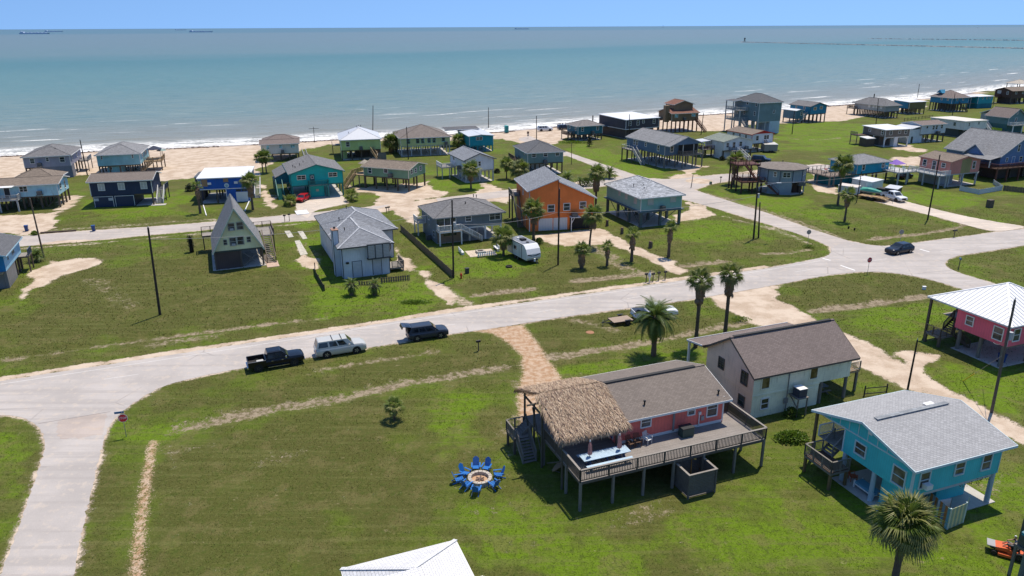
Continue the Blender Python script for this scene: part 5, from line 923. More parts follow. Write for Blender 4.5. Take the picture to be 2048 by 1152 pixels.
h=house('navy_house','navy blue house with two framed garage doors and a white outside stair',R1(815,612),R1(1388,588),5.5,2.5,5.5,7.6,C('navy_siding',(0.022,0.034,0.075)),'gx',0.95,SH_BROWN,piles=(4,3),wins=[('F',2.2,4.2,1.1,1.3,'grid',BLIND),('F',6.0,4.2,1.1,1.3,'grid',BLIND),('F',10.3,4.2,1.1,1.3,'grid',BLIND)],rooms=[(0.2,0.0,8.2,7.2,C('navy_lower',(0.016,0.024,0.055)))]);L=h['L']
NV=ribbed('navy_door',(0.018,0.035,0.09),0.4)
for u in(2.2,6.2):panel_door(h,'F',u,0.06,3.5,2.1,L,7.6,NV,WHITE,-0.03,'garage_door')
for u in(0.85,3.55):MB().box(u-0.42,-0.022,1.35,u+0.42,0.02,1.9).build('door_panel',plain('pale_sign',(0.45,0.47,0.5),0.6),h)
stairs(h,(L+0.8,4.2),(0,-1),1.25,0.05,2.5,NV if False else GREYP,True,0.85,WHITE);deck(h,L+0.05,4.2,L+1.55,7.5,2.5,plain('dark_deck',(0.035,0.04,0.05),0.7),PILE,[(L+1.45,7.4),(L+1.45,4.3)]);railing(h,[(L+1.55,4.2),(L+1.55,7.5),(L+0.1,7.5)],2.5,NAVYT);MB().box(L-0.6,-0.9,-0.05,L+2.2,0.6,0.06).build('landing_pad',CONC,h)
h=house('pale_blue_house','pale blue stilt house with tan shingle roof at the left edge',R1(-330,668),R1(520,625),5.1,2.55,5.1,7.6,C('pale_blue_siding',(0.33,0.55,0.64)),'gx',0.85,SH_TAN,piles=(6,4),wins=[('F',10.3,4.15,1.3,1.0,'double'),('R',2.0,4.1,1.0,1.0),('R',5.2,3.9,0.8,1.6)],ac=[('F',13.2,2.95)],slab=False);L=h['L']
roof(h,'hip',6.5,5.5,15.0,13.0,5.3,1.55,SH_TAN,WHITE,0.4);wallbox(MB(),6.7,7.3,14.8,12.8,2.55,5.25).build('rear_wall',MATS['pale_blue_siding'],h,fix=False)
deck(h,3.0,-2.2,9.6,-0.05,2.5,DKM,WPOST,[(9.4,-2.0),(6.2,-2.0),(3.2,-2.0)],0.13,pmat=WPOST);railing(h,[(3,-2.2),(9.6,-2.2),(9.6,-0.1)],2.5,WPOST);MB().box(5.0,-2.3,4.95,9.0,-0.5,5.05).build('awning',WHITE,h);panel_door(h,'F',7.3,2.6,0.95,2.0,L,7.6,plain('dark_door',(0.03,0.035,0.045),0.4),WHITE);MB().cyl((11,3,2.5),(13,0.2,0.3),0.07,0.07,6).cyl((16,3.5,2.5),(14,0.2,0.2),0.07,0.07,6).build('brace',PILE,h)
h=house('royal_blue_house','royal blue house with white flat roof, boarded windows and carport',R2(207,584),R2(672,564),5.4,3.0,5.4,11,C('royal_blue_siding',(0.012,0.085,0.36)),'sF',0.25,MET_W,ov=0.25,piles=(4,4),wins=[('F',1.25,4.35,1.15,1.5,'plain',plain('plywood',(0.34,0.21,0.12),0.8)),('F',5.5,4.75,1.0,0.8,'plain',MATS['plywood']),('F',9.2,4.3,1.15,1.5,'plain',MATS['plywood'])],rooms=[(5.3,0,10.1,8)],wtrim=plain('blue_trim',(0.02,0.11,0.40),0.5));L=h['L']
panel_door(h,'F',8.4,0.05,2.2,2.0,L,11,WHITE,WHITE,-0.03,'garage_door');
for u in(7.8,9.0):MB().box(u-0.5,-0.06,2.3,u+0.5,-0.001,2.7).build('transom',GLASS,h)
MB().box(-0.05,-0.06,2.88,L+0.05,-0.002,3.03).box(5.25,-0.06,0.05,5.4,-0.003,2.87).box(L-0.15,-0.06,0.05,L,-0.003,2.87).build('white_band',WHITE,h);MB().cyl((5.55,-0.05,3.65),(5.55,-0.001,3.65),0.48,0.48,20).build('round_sign',plain('sign_pale',(0.5,0.6,0.66),0.6),h);MB().cyl((5.55,-0.06,3.6),(5.55,-0.052,3.6),0.28,0.28,14).build('sign_wave',plain('sign_wave_grey',(0.25,0.38,0.48),0.6),h)
for u in(2.2,7.5):MB().box(u-0.35,-0.35,4.0,u+0.35,-0.02,4.45).build('window_ac',WHITE,h)
wallbox(MB(),-1.3,4,-0.03,10,0.1,5.0).build('side_porch',plain('dark_purple_screen',(0.07,0.06,0.10),0.7),h);roof(h,'sL',-1.3,4,-0.45,10,5.05,0.1,SH_DGREY,WHITE,0.1,name='porch_roof');stairs(h,(L+1.1,7.0),(0,-1),1.1,0,3.0,GREYP,True,0.8,WHITE)
h=house('sandy_white_house','off-white house with brown hip and gable roof alone on the sand',R2(788,268),R2(1133,254),4.9,2.1,4.9,5.5,C('off_white_siding',(0.50,0.50,0.47)),'gx',0.75,SH_BROWN2,piles=(5,3),wins=[('F',1.8,3.9,0.75,0.9,'sash',AQG),('F',5.2,4.0,0.75,0.8,'sash',AQG),('F',8.4,4.0,1.1,0.8,'double',AQG)],ac=[('F',5.6,2.4)],slab=False);roof(h,'hip',0.2,4.5,10,12,4.9,1.4,SH_BROWN2,WHITE,0.4);wallbox(MB(),0.4,5.52,9.8,11.8,2.1,4.88).build('rear_wall',MATS['off_white_siding'],h,fix=False);stairs(h,(11.2,2),(0.3,-1),1.0,0,2.1,WPOST)
h=house('teal_house','bright teal gable-fronted house with grey roof above a concrete drive',R2(1060,540),R2(1543,507),5.6,2.9,5.6,14,C('teal_siding',(0.008,0.33,0.31),'vert'),'gy',1.65,SH_MGREY,TEALT,piles=(4,4),pmat=TEALT,wins=[('F',2.25,4.6,1.7,0.8,'double'),('F',8.9,4.75,1.7,0.8,'double')],rooms=[(3.9,0.3,6.9,4)],wtrim=CREAM);L=h['L']
panel_door(h,'F',4.5,3.05,0.85,2.0,L,14,plain('teal_dark_door',(0.01,0.10,0.10),0.5),TEALT);window(h,'F',4.5,4.5,0.4,0.5,L,14,'plain',WHITE,None,0.05);deck(h,3.6,-1.1,7.7,-0.03,2.9,DKM,TEALT,[(3.7,-1.0),(7.6,-1.0)],0.12);railing(h,[(3.6,-0.05),(3.6,-1.1),(7.7,-1.1),(7.7,-0.05)],2.9,TEALT,0.95,1.4);MB().box(5.1,0.23,1.3,5.7,0.325,1.8).build('poster',plain('framed_print',(0.35,0.33,0.27),0.6),h)
mb=MB();Pq=[(-2.9,4.5,4.1),(0.0,4.5,5.5),(0.0,14,5.5),(-2.9,14,4.1)];mb.face(Pq);mb.face([(x,y,z-0.12)for x,y,z in reversed(Pq)]);mb.build('side_roof',SH_MGREY,h,fix=False);MB().face([(-2.8,4.6,2.9),(-0.02,4.6,2.9),(-0.02,4.6,5.35),(-2.8,4.6,4.0)]).build('side_wall',plain('dark_blue_wall',(0.01,0.12,0.16),0.6),h);deck(h,-2.9,4.5,-0.05,14,2.85,DKM,TEALT,[(-2.8,4.6),(-2.8,9),(-2.8,13.8)],0.12);stairs(h,(-2.2,4.4),(0,-1),1.3,0,2.85,TEALT,True,0.75);vents(h,[(1.5,4,6.0),(1.2,6,5.95),(2.6,5,6.4),(3.6,7,6.6)])  # lean-to side wall in its own dark blue, darker than the teal front
h=house('lime_house','lime green house with pale grey metal hip roof in the sea-front row',R3(142,362),R3(508,348),5.85,2.75,5.85,14,C('lime_siding',(0.40,0.50,0.20)),'hip',2.35,MET_L,piles=(5,5),wins=[('F',1.9,4.4,0.9,1.25),('L',2.5,4.9,0.5,0.5,'plain'),('L',4.2,4.9,0.5,0.5,'plain')],rooms=[(0.0,2.5,1.6,13.5),(4,4,10,12,C('brown_lattice',(0.09,0.07,0.055),'vert'))],ac=[('F',5.4,3.0)]);L=h['L'];vents(h,[(2.4,3.2,7.0),(5,7,8.15),(5.6,8.0,8.15),(6.2,9,8.1)]);wallbox(MB(),L-1.0,-2.6,L+1.2,-0.8,0,1.9).build('shower_stall',GREYW,h,fix=False);stairs(h,(L-2.6,-0.6),(0.7,-1),1.0,0,2.75,TANW);deck(h,-2.2,11,-0.05,13.8,2.75,DKM,PILE,[(-2.1,11.1),(-2.1,13.7)]);railing(h,[(-2.2,11),(-2.2,13.8)],2.75,PILE)
h=house('yellow_green_house','pale yellow green house with big brown hip roof in the sea-front row',R3(694,348),R3(1150,329),5.4,3.0,5.4,14,C('yellow_green_siding',(0.46,0.50,0.24)),'hip',2.7,shingle('shingle_taupe',(0.19,0.165,0.15)),piles=(6,4),pmat=WPOST,wins=[('F',2.2,4.4,0.8,1.4),('F',4.9,4.4,0.8,1.4),('F',6.3,4.4,0.8,1.4),('F',8.2,4.4,0.8,1.4),('F',9.6,4.4,0.8,1.4),('F',12.3,4.5,0.8,1.2)],ac=[('F',13.0,3.1)],wtrim=AQG)
h=house('sage_house','sage green stilt house with brown roof, deck and straw umbrella on the sand lot',R3(352,606),R3(768,636),5.15,2.95,5.15,7.8,C('sage_siding',(0.155,0.27,0.185)),'gx',0.95,SH_TAN,CREAM,piles=(5,3),ac=[('F',7.3,3.2)],wins=[('F',1.7,4.2,0.85,1.15),('F',5.9,4.35,0.9,0.8),('R',1.4,4.3,0.8,0.9),('R',3.2,4.3,0.8,0.9),('R',5.6,4.4,0.8,0.9)],slab=False);L=h['L']
deck(h,-3.6,0.6,-0.05,5.6,2.9,DKT,TANW,[(-3.5,0.7),(-3.5,5.5),(-0.3,0.7),(-1.8,0.7)],0.11,pmat=GREYW);stairs(h,(-3.0,0.5),(-0.2,-1),1.2,0.0,2.9,TANW,True,0.8);railing(h,[(-3.6,0.6),(-3.6,5.6),(-0.1,5.6)],2.9,TANW)
t=thing('straw_umbrella','grey straw thatched umbrella on the deck left of the sage green house','umbrella',wp(h,-1.9,3.6,2.9));MB().cyl((0,0,0),(0,0,2.6),0.09,0.08,8).build('post',TANW,t);mb=MB();rnd=random.Random(2)
for i in range(420):a=rnd.uniform(0,6.283);r0=rnd.uniform(0,1.2);p=Vector((r0*math.cos(a),r0*math.sin(a),3.0-r0*0.5));q=p+Vector((math.cos(a)*0.5,math.sin(a)*0.5,-0.32));s_=Vector((-math.sin(a),math.cos(a),0))*0.06;mb.face([p-s_,p+s_,q])
tag(mb.build('straw',plain('grey_straw',(0.36,0.32,0.26),0.95,var=0.4,scale=5),t,fix=False),kind='stuff');MB().lathe([(1.55,2.2),(0.05,2.95)],12).build('canopy',plain('straw_under',(0.2,0.17,0.13),0.9),t)
h=house('white_gable_house','white gable-fronted stilt house with blue grey roof behind a palm',R3(1290,549),R3(1556,530),5.6,2.9,5.6,11.5,C('white_siding',(0.52,0.56,0.62)),'gy',1.35,SH_BLUEG,NAVYT,ov=0.5,piles=(3,5),pmat=WPOST,wins=[('F',2.7,4.4,0.55,1.0),('F',3.6,4.4,0.55,1.0),('L',8.5,4.6,1.0,0.7,'double')],ac=[('L',3.0,3.0)]);L=h['L'];deck(h,-3.6,7,-0.05,11.4,2.85,DKM,WPOST,[(-3.5,7.1),(-3.5,11.3),(-1.6,7.1)],0.1);railing(h,[(-0.1,7),(-3.6,7),(-3.6,11.4)],2.85,WHITE);wallbox(MB(),1.5,7,L-0.6,11,0,2.85).build('lower_room',MATS['white_siding'],h,fix=False)
h=house('teal_beach_house','long teal house with flat pale roof nearest the sand and blue cabin',R3(1330,333),R3(1550,323),4.7,1.9,4.7,15,C('teal_beach_siding',(0.012,0.25,0.33),'vert'),'gy',0.35,MET_L,ov=0.3,piles=(4,5),wins=[('F',3.0,3.9,1.8,0.8,'double')],pmat=plain('teal_post',(0.02,0.25,0.30),0.6));roof(h,'sF',-4.5,12,6,17,5.2,0.3,SH_DGREY,WHITE,0.2,name='rear_roof')
h=house('grey_green_house','grey green stilt house with dark hip roof beside the street to the beach',R4(255,573),R4(583,558),5.7,2.9,5.7,12.5,C('grey_green_siding',(0.15,0.235,0.235)),'hip',1.85,SH_DGREY,piles=(4,4),wins=[('F',1.6,4.85,0.95,0.9),('F',4.6,4.9,0.95,0.9),('F',7.7,4.95,0.95,0.9),('L',3,4.9,0.5,0.5,'plain')],rooms=[(3.5,5,6.5,12,WHITE)],ac=[('F',4.4,2.95)]);deck(h,-1.8,7,-0.05,12,2.9,DKD,PILE,[(-1.7,7.1),(-1.7,11.9)]);railing(h,[(-1.8,7),(-1.8,12)],2.9,PILE);stairs(h,(-1.0,6.9),(0,-1),1.1,0,2.9,PILE)
h=house('small_teal_house','small dark teal house with brown grey hip roof beside the parked beach cars',R4(720,331),R4(946,317),4.8,2.0,4.8,7.4,C('dark_teal_siding',(0.03,0.135,0.17)),'hip',1.35,shingle('shingle_grey_brown',(0.20,0.185,0.18)),piles=(5,4),wins=[('F',1.6,3.6,0.8,1.2),('F',7.2,3.75,0.8,1.2),('L',1.5,3.7,0.7,1.1),('L',5.6,3.9,0.7,1.0)],ac=[('F',5.2,2.2)]);deck(h,-2.4,2,-0.1,7,1.9,DKD,PILE,[(-2.3,2.1),(-2.3,6.9)]);railing(h,[(-0.1,2),(-2.4,2),(-2.4,7)],1.9,PILE)
h=house('charcoal_house','charcoal house with big flat white roof facing the sea',R4(1163,274),R4(1466,251),6.2,3.1,6.2,15,C('charcoal_siding',(0.05,0.05,0.065)),'sF',0.5,MET_W,ov=0.35,piles=(5,4),wins=[('F',1.6,4.9,0.9,1.35),('F',4.9,4.9,0.9,1.35),('F',7.1,5.2,0.75,0.9),('F',11.6,5.0,0.9,1.35)],rooms=[(0.3,1,12,14,C('dark_brick',(0.07,0.055,0.05),'lap',pitch=0.1))]);MB().box(-0.05,-0.05,2.95,h['L']+0.05,-0.002,3.12).box(-0.05,-0.001,2.95,-0.002,15,3.12).build('white_band',WHITE,h);deck(h,-2.8,10,-0.06,15,3.1,DKM,PILE,[(-2.7,10.1),(-2.7,14.9)],0.14);railing(h,[(-2.8,10),(-2.8,15)],3.1,PILE);pile(h,-2.7,14.95,6.3,0.14,PILE,name='porch_post')
h=house('brown_house','tall brown two-tier house on dark piles by the sea',R4(1585,215),R4(1830,204),6.5,3.9,6.5,9,C('brown_siding',(0.20,0.135,0.075)),'gx',1.25,shingle('shingle_rust',(0.20,0.10,0.075)),CREAM,piles=(7,4),pmat=wood('rust_pile',(0.13,0.06,0.03),board=0),wins=[('F',1.8,5.6,1.2,1.1,'double',AQG),('F',8.6,5.7,1.4,1.1,'double',AQG),('L',2,5.6,0.8,1.1)],ac=[('F',4.8,4.2)],wtrim=CREAM);L=h['L']
wallbox(MB(),2.3,2.5,9.6,8.5,6.6,9.3).build('upper_wall',MATS['brown_siding'],h,fix=False);mb=MB();gable_fill(mb,'gy',2.3,2.5,9.6,8.5,9.3,1.2);mb.build('upper_gable',MATS['brown_siding'],h,fix=False);roof(h,'gy',2.3,2.5,9.6,8.5,9.3,1.2,MATS['shingle_rust'],CREAM,0.5,name='upper_roof');MB().box(-1.6,1.5,3.4,-0.05,3.2,9.0).build('chimney',MATS['brown_siding'],h);stairs(h,(L-1.0,-0.4),(0.55,-1),1.3,0,3.9,REDB,True,1.0);deck(h,-2.2,5,-0.05,9,3.9,DKD,REDB,[(-2.1,5.1),(-2.1,8.9)],0.13);railing(h,[(-2.2,5),(-2.2,9)],3.9,REDB)
h=house('blue_grey_gable_house','long blue grey gable house with covered front porch on a grey slab',R4(1522,503),R4(1828,478),6.2,3.4,6.2,17.5,C('blue_grey_siding',(0.075,0.13,0.20)),'gy',2.0,SH_GREY,WPOST,ov=0.4,piles=(4,6),pmat=GREYW,wins=[('L',1.8+1,4.9,0.8,1.35),('L',8.5,5.1,0.7,0.9),('L',12.6,5.0,0.75,1.3),('L',13.9,5.0,0.75,1.3),('F',2.2,4.9,0.9,1.4)]);L=h['L']
MB().box(4.3,-0.03,3.5,L-0.1,-0.004,6.0).build('porch_shade_panel',plain('porch_shadow',(0.02,0.025,0.03),0.7),h);deck(h,4.2,-2.0,L+0.3,-0.05,3.4,DKM,GREYW,[(4.4,-1.9),(L+0.1,-1.9),(7.6,-1.9)],0.13);railing(h,[(4.2,-0.1),(4.2,-2.0),(L+0.3,-2.0)],3.4,GREYW,1.0);roof(h,'gy',0.0,-2.1,L,-0.42,6.2,2.0,SH_GREY,WPOST,0.40,name='porch_roof');mb=MB();mb.face([(0.2,-2.3,6.2),(L-0.2,-2.3,6.2),(L/2,-2.3,7.95)]);mb.build('porch_gable',MATS['blue_grey_siding'],h,fix=False)  # flat dark panel on the closed wall paints the shade of the porch recess
for x in(4.3,7.7,L+0.1):MB().box(x-0.09,-1.98,3.4,x+0.09,-1.8,6.1).build('porch_post',WPOST,h)
deck(h,-2.6,11,-0.05,16,3.4,DKM,PILE,[(-2.5,11.1),(-2.5,15.9),(-2.5,13.5)],0.13);railing(h,[(-2.6,11),(-2.6,16),(-0.1,16)],3.4,WPOST,0.95,1.5,False);stairs(h,(-1.9,10.9),(0,-1),1.1,0,3.4,GREYP,True,0.8)
# --- orange split-level house
A=W(*S4(1245,668));B_=W(*S4(1885,632));rz=math.atan2(B_.y-A.y,B_.x-A.x);L=(B_-A).length;ORG=C('orange_siding',(0.66,0.175,0.045),dirt=0.06,pitch=0.22);h=thing('orange_house','tall orange split-level house with two white garage doors','house',(A.x,A.y,0),rz);Wd=11.3
xs=5.3;z0,z1,z2,z3=7.45,9.35,8.85,5.7;mb=MB();mb.face([(0,0,0),(L,0,0),(L,0,z3),(xs,0,z2),(xs,0,z1),(0,0,z0)]);mb.face([(0,Wd,0),(0,0,0),(0,0,z0),(0,Wd,z0)]);mb.face([(L,0,0),(L,Wd,0),(L,Wd,z3),(L,0,z3)]);mb.face([(L,Wd,0),(0,Wd,0),(0,Wd,z0),(xs,Wd,z1),(xs,Wd,z2),(L,Wd,z3)]);mb.face([(xs,0,z2),(xs,Wd,z2),(xs,Wd,z1),(xs,0,z1)]);mb.build('wall',ORG,h,fix=False)
for nm,(xa,za),(xb,zb),mt in(('roof',(-0.45,z0-0.1),(xs+0.25,z1+0.15),SH_BLUEG),('lower_roof',(xs+0.03,z2+0.05),(L+0.45,z3-0.12),SH_BLUEG)):
 f=[(xa,-0.4,za),(xb,-0.4,zb),(xb,Wd+0.4,zb),(xa,Wd+0.4,za)];mb=MB();mb.face([(x,y,z+0.12)for x,y,z in f]);mb.face(list(reversed(f)));r=mb.build(nm,mt,h,fix=False);e=MB()
 for i in range(4):e.bar(Vector(f[i])+Vector((0,0,0.05)),Vector(f[(i+1)%4])+Vector((0,0,0.05)),0.04,0.18)
 e.build('fascia',WHITE,r)
for u,z,w,hh in((4.0,4.1,1.15,1.2),(6.9,4.25,1.1,1.2),(9.9,4.4,1.1,1.2)):window(h,'F',u,z,w,hh,L,Wd,'sash',WHITE,AQG if u<0 else GLASS)
window(h,'L',5.2,6.3,0.5,1.1,L,Wd);window(h,'L',2.4,4.0,0.5,1.0,L,Wd)
for u in(3.0,5.75):panel_door(h,'F',u,0.05,2.4,2.15,L,Wd,ribbed('garage_white',(0.62,0.63,0.64),0.5),WHITE,0,'garage_door')
MB().box(-0.05,-0.04,2.45,1.6,-0.002,2.62).box(-0.05,-0.001,2.45,-0.004,Wd,2.62).box(-0.05,-0.05,0,0.12,-0.003,2.45).box(-0.05,3.4,0,-0.004,3.55,2.44).box(-0.05,6.8,0,-0.004,6.95,2.44).build('white_trim',WHITE,h);MB().box(-0.03,-0.03,2.63,0.1,-0.002,z0-0.2).build('corner_trim',GREYP,h);MB().box(xs-0.04,-0.05,2.6,xs+0.04,-0.002,z1-0.1).build('downpipe',plain('dark_pipe',(0.06,0.035,0.03),0.6),h)
MB().box(7.5,-0.03,0.05,L-0.15,-0.002,2.35).build('carport_shade_panel',plain('carport_shadow',(0.02,0.018,0.016),0.8),h);o=MB().box(7.4,-1.3,2.42,9.2,-0.05,2.52).bar((7.5,-1.2,0),(7.5,-1.2,2.42),0.12).bar((7.5,-1.2,1.4),(8.3,-0.6,2.4),0.1).build('condenser_shelf',WHITE,h);MB().box(7.7,-1.15,2.525,8.7,-0.25,3.2).build('condenser',ACM,o);deck(h,-1.6,8,-0.05,11,5.0,DKM,PILE,[(-1.5,8.1),(-1.5,10.9)],0.12);railing(h,[(-0.1,8),(-1.6,8),(-1.6,11)],5.0,GREYW);stairs(h,(-0.9,7.9),(0,-1),1.0,0,5.0,GREYW,True,1.1)  # shade inside the carport is painted as a flat dark panel on the wall
# --- mint house
h=house('mint_house','mint green stilt house with speckled pale grey hip roof',R4(1302,983),R4(1680,950),5.8,3.0,5.8,13.6,C('mint_siding',(0.20,0.36,0.335),dirt=0.08),'hip',1.95,shingle('shingle_speckled',(0.36,0.38,0.41),0.6,0.6,0.25),ov=0.5,piles=(3,4),pr=0.22,pmat=wood('weathered_pile',(0.12,0.15,0.14),board=0),ac=[('F',4.3,3.1)],slab=True,wins=[('F',2.0,4.8,1.0,1.2,'plain',BLIND),('F',6.7,4.9,1.05,1.1,'plain',BLIND),('L',2.0,4.7,0.9,1.1,'plain',BLIND),('L',5.5,4.8,0.8,1.0,'plain',BLIND),('L',8.2,4.9,0.7,0.9,'plain',BLIND)],wtrim=BLIND);L=h['L'];MB().box(-0.45,-0.4,2.78,L+0.4,14,2.97).build('platform',plain('slate_platform',(0.11,0.14,0.15),0.7),h);vents(h,[(1.4,5.5,6.6),(2.6,3.9,6.7),(2.0,2.6,6.45)])
for y in(0.4,4.6,9):MB().bar((0.3,y,0.3),(0.3,y+3.8,2.7),0.09).build('brace',MATS['weathered_pile'],h)
for x in(0.5,4.4):MB().bar((x,0.5,0.3),(x+3.5,0.5,2.7),0.09).build('brace',MATS['weathered_pile'],h)
# --- behind: tall grey house and neighbours
h=house('tall_grey_house','tall grey green three-level house with double sea-view porch',R5(782,251),R5(988,241),10.7,4.2,10.7,13,C('tall_grey_siding',(0.15,0.215,0.235)),'hip',2.3,SH_DGREY,piles=(4,5),pmat=WPOST,wins=[('L',1.6,9.9,0.8,1.3),('L',6.2,10.0,0.8,1.2),('L',2.0,6.8,0.8,1.3),('L',7.5,6.6,0.8,1.0),('L',11.5,6.6,0.9,1.4),('F',6.3,7.3,0.7,1.0)],rooms=[(5,0.0,9.3,7,C('pale_blue_lower',(0.40,0.50,0.58),'vert'))]);L=h['L']
for zz_ in(4.2,7.6):deck(h,-3.4,5.5,-0.05,13.5,zz_,DKM,WPOST);railing(h,[(-0.1,5.5),(-3.4,5.5),(-3.4,13.5)],zz_,WPOST,1.0)
for y in(5.6,9.5,13.4):pile(h,-3.3,y,7.5 if y<6 else 10.5,0.15,WPOST,name='porch_post')
roof(h,'sL',-3.4,9,-0.5,13.5,10.5,0.3,SH_DGREY,WHITE,0.2,name='porch_roof');stairs(h,(-2.2,5.4),(0,-1),1.2,0,4.2,GREYP,True,0.8)
h=house('blue_pile_house','blue stilt house on many dark piles right of the tall grey house',R5(1252,287),R5(1400,277),6.2,3.2,6.2,10,C('mid_blue_siding',(0.02,0.18,0.31)),'gy',1.2,SH_MGREY,NAVYT,ov=0.5,piles=(5,6),wins=[('F',2.4,5.2,1.4,1.0,'plain',MATS['plywood']),('F',5.6,5.4,1.3,1.0,'plain',MATS['plywood']),('L',3,5.2,0.7,1.1),('L',7,5.2,0.6,0.9)],slab=False);stairs(h,(-0.6,1.2),(-1,0.2),1.2,0,3.2,GREYP);wallbox(MB(),-6.0,1.0,-2.2,7.5,1.6,4.8).build('annex_wall',C('slate_blue_siding',(0.06,0.13,0.18)),h,fix=False);roof(h,'gy',-6,1,-2.2,7.5,4.8,0.35,MET_W,WHITE,0.2,name='annex_roof');window(h,'F',-3.3,3.5,0.8,1.2,1,1,off=-1.0);[pile(h,x,y,1.6,0.14)for x in(-5.8,-2.4)for y in(1.2,7.3)]
h=house('white_green_roof_house','white house with grey green gable roof and outside stair',R5(452,612),R5(706,592),4.9,2.4,4.9,8.6,C('chalk_siding',(0.58,0.61,0.62)),'gy',1.1,shingle('shingle_moss',(0.20,0.23,0.20)),CREAM,ov=0.35,piles=(4,4),wins=[('L',5.6,3.9,0.8,1.1,'plain',BLIND),('F',1.3,3.8,0.8,1.2),('F',3.4,3.7,0.85,1.6),('F',5.6,3.9,0.9,1.2)],rooms=[(0.0,0.6,4.2,4.0)],ang=21);L=h['L'];deck(h,1.8,-1.5,7.2,-0.05,2.4,DKM,GREYP,[(1.9,-1.4),(7.1,-1.4)]);railing(h,[(1.8,-0.1),(1.8,-1.5),(3.2,-1.5)],2.4,NAVYT);railing(h,[(4.6,-1.5),(7.2,-1.5),(7.2,-0.1)],2.4,NAVYT);stairs(h,(3.9,-1.5),(0.55,-1),1.4,0,2.4,GREYP,True,0.7,WHITE);roof(h,'sL',-3.6,5.5,-0.5,9.5,4.3,0.2,MET_L,WHITE,0.1,name='porch_roof');deck(h,-3.4,4,-0.05,9.4,2.3,DKM,PILE,[(-3.3,4.1),(-3.3,9.3)]);railing(h,[(-0.1,4),(-3.4,4),(-3.4,9.4)],2.3,REDB);pile(h,-3.3,9.3,4.2,0.08,WPOST,name='porch_post');pile(h,-3.3,5.6,4.2,0.08,WPOST,name='porch_post')
h=house('white_red_gable_house','white house with red gable trim behind the grey green roof',R5(712,547),R5(874,527),5.2,2.5,5.2,11,C('white_siding_b',(0.55,0.58,0.60)),'gy',0.9,SH_TAN,RED,ov=0.3,piles=(4,4),wins=[('F',2.0,4.0,0.9,1.3),('F',5.4,4.1,1.8,1.1,'double'),('L',2.5,4.3,0.8,0.8),('L',5.2,4.3,0.8,0.8),('L',8,4.3,0.9,0.8)],ang=24);L=h['L'];MB().face([(0.1,-0.02,5.2),(L-0.1,-0.02,5.2),(L/2,-0.02,5.95)]).build('red_gable',RED,h);stairs(h,(4.6,-0.5),(0.4,-1),1.1,0,2.5,PILE)
# --- round house
ce=W(*R8(1270,430));RR=5.1;cx,cy=60.2,166.2;h=thing('round_house','round blue grey many-sided house with shallow brown roof and red brown deck','house',(cx,cy,0),math.radians(8));n=12;RBG=C('round_siding',(0.20,0.25,0.31),dirt=0.06);zf,ze=2.65,5.55
ring=lambda r,z,k0=0,k1=n:[(r*math.cos(2*math.pi*k/n),r*math.sin(2*math.pi*k/n),z)for k in range(k0,k1)]
mb=MB();lo,hi=ring(RR,zf),ring(RR,ze)
for k in range(n):j=(k+1)%n;mb.face([lo[k],lo[j],hi[j],hi[k]])
mb.face(list(reversed(lo)));mb.build('wall',RBG,h,fix=False);mb=MB();lo=ring(RR+0.55,ze-0.05);lo2=ring(RR+0.55,ze-0.22)
for k in range(n):j=(k+1)%n;mb.face([lo[k],lo[j],(0,0,ze+0.85)]);mb.face([lo2[j],lo2[k],(0,0,ze+0.5)])
r=mb.build('roof',shingle('shingle_round',(0.20,0.175,0.155),0.3),h,fix=False);mb=MB()
for k in range(n):j=(k+1)%n;mb.bar(Vector(lo[k])-Vector((0,0,0.08)),Vector(lo[j])-Vector((0,0,0.08)),0.04,0.2)
mb.build('fascia',NAVYT,r);vents(h,[(0,0,ze+0.85)])
for k in range(n):
 a=2*math.pi*k/n;MB().box(-0.07,-0.07,zf,0.07,0.07,ze-0.05).build('corner_trim',NAVYT,h,loc=(RR*math.cos(a),RR*math.sin(a),0),rz=a)
 if not(6<=k<=9):pile(h,(RR-0.15)*math.cos(a),(RR-0.15)*math.sin(a),zf,0.12,WPOST if k%2 else PILE)
mb=MB();lo,hi=ring(RR-0.02,0.0),ring(RR-0.02,zf)
for k in range(7,9):mb.face([lo[k],lo[k+1],hi[k+1],hi[k]])
mb.build('lower_wall',RBG,h,fix=False);MB().cyl((0,0,-0.1),(0,0,0.06),RR,RR,n).build('slab',CONC,h)
def rwin(k,off,z,w,hh,st='sash'):
 a=2*math.pi*(k+0.5)/n;d=RR*math.cos(math.pi/n)+0.004;o=window(h,'F',0,z,w,hh,1,1,st);o.location=(d*math.cos(a)-off*math.sin(a),d*math.sin(a)+off*math.cos(a),z);o.rotation_euler.z=a+math.pi/2
rwin(8,0,4.35,1.5,1.0,'double');rwin(7,0.2,4.4,0.55,1.0);rwin(10,-0.55,4.5,0.6,0.8);rwin(10,0.55,4.5,0.6,0.8)
DRB=wood('dark_red_deck',(0.115,0.05,0.045));
for x0,y0,x1,y1,z_ in((-10.2,-2.2,-4.9,3.2,2.6),(-10.2,0.5,-4.9,4.6,5.9)):d_=deck(h,x0,y0,x1,y1,z_,DRB,REDB,[(x0+0.1,y0+0.1),(x0+0.1,y1-0.1)]+([(x1-0.6,y0+0.1),(x0+2.6,y0+0.1)]if z_<4 else[(x0+3.2,y0+0.1)]),0.13,pmat=wood('dark_red_post',(0.06,0.03,0.028),board=0));railing(h,[(x1,y0),(x0,y0),(x0,y1),(x1,y1)],z_,REDB,0.95,1.5,z_<4,0.2)
stairs(h,(-8.4,0.4),(0.8,-0.55),1.1,2.6,5.9,REDB,True,1.2,None,False);stairs(h,(-4.9,-2.6),(0.75,-0.6),1.3,0.05,2.6,REDB,True,0.8,None,False)
MB().box(1.6,-5.2,1.95,3.4,-3.9,2.05).box(1.7,-5.1,2.06,3.2,-4.1,2.7).build('condenser',ACM,h)
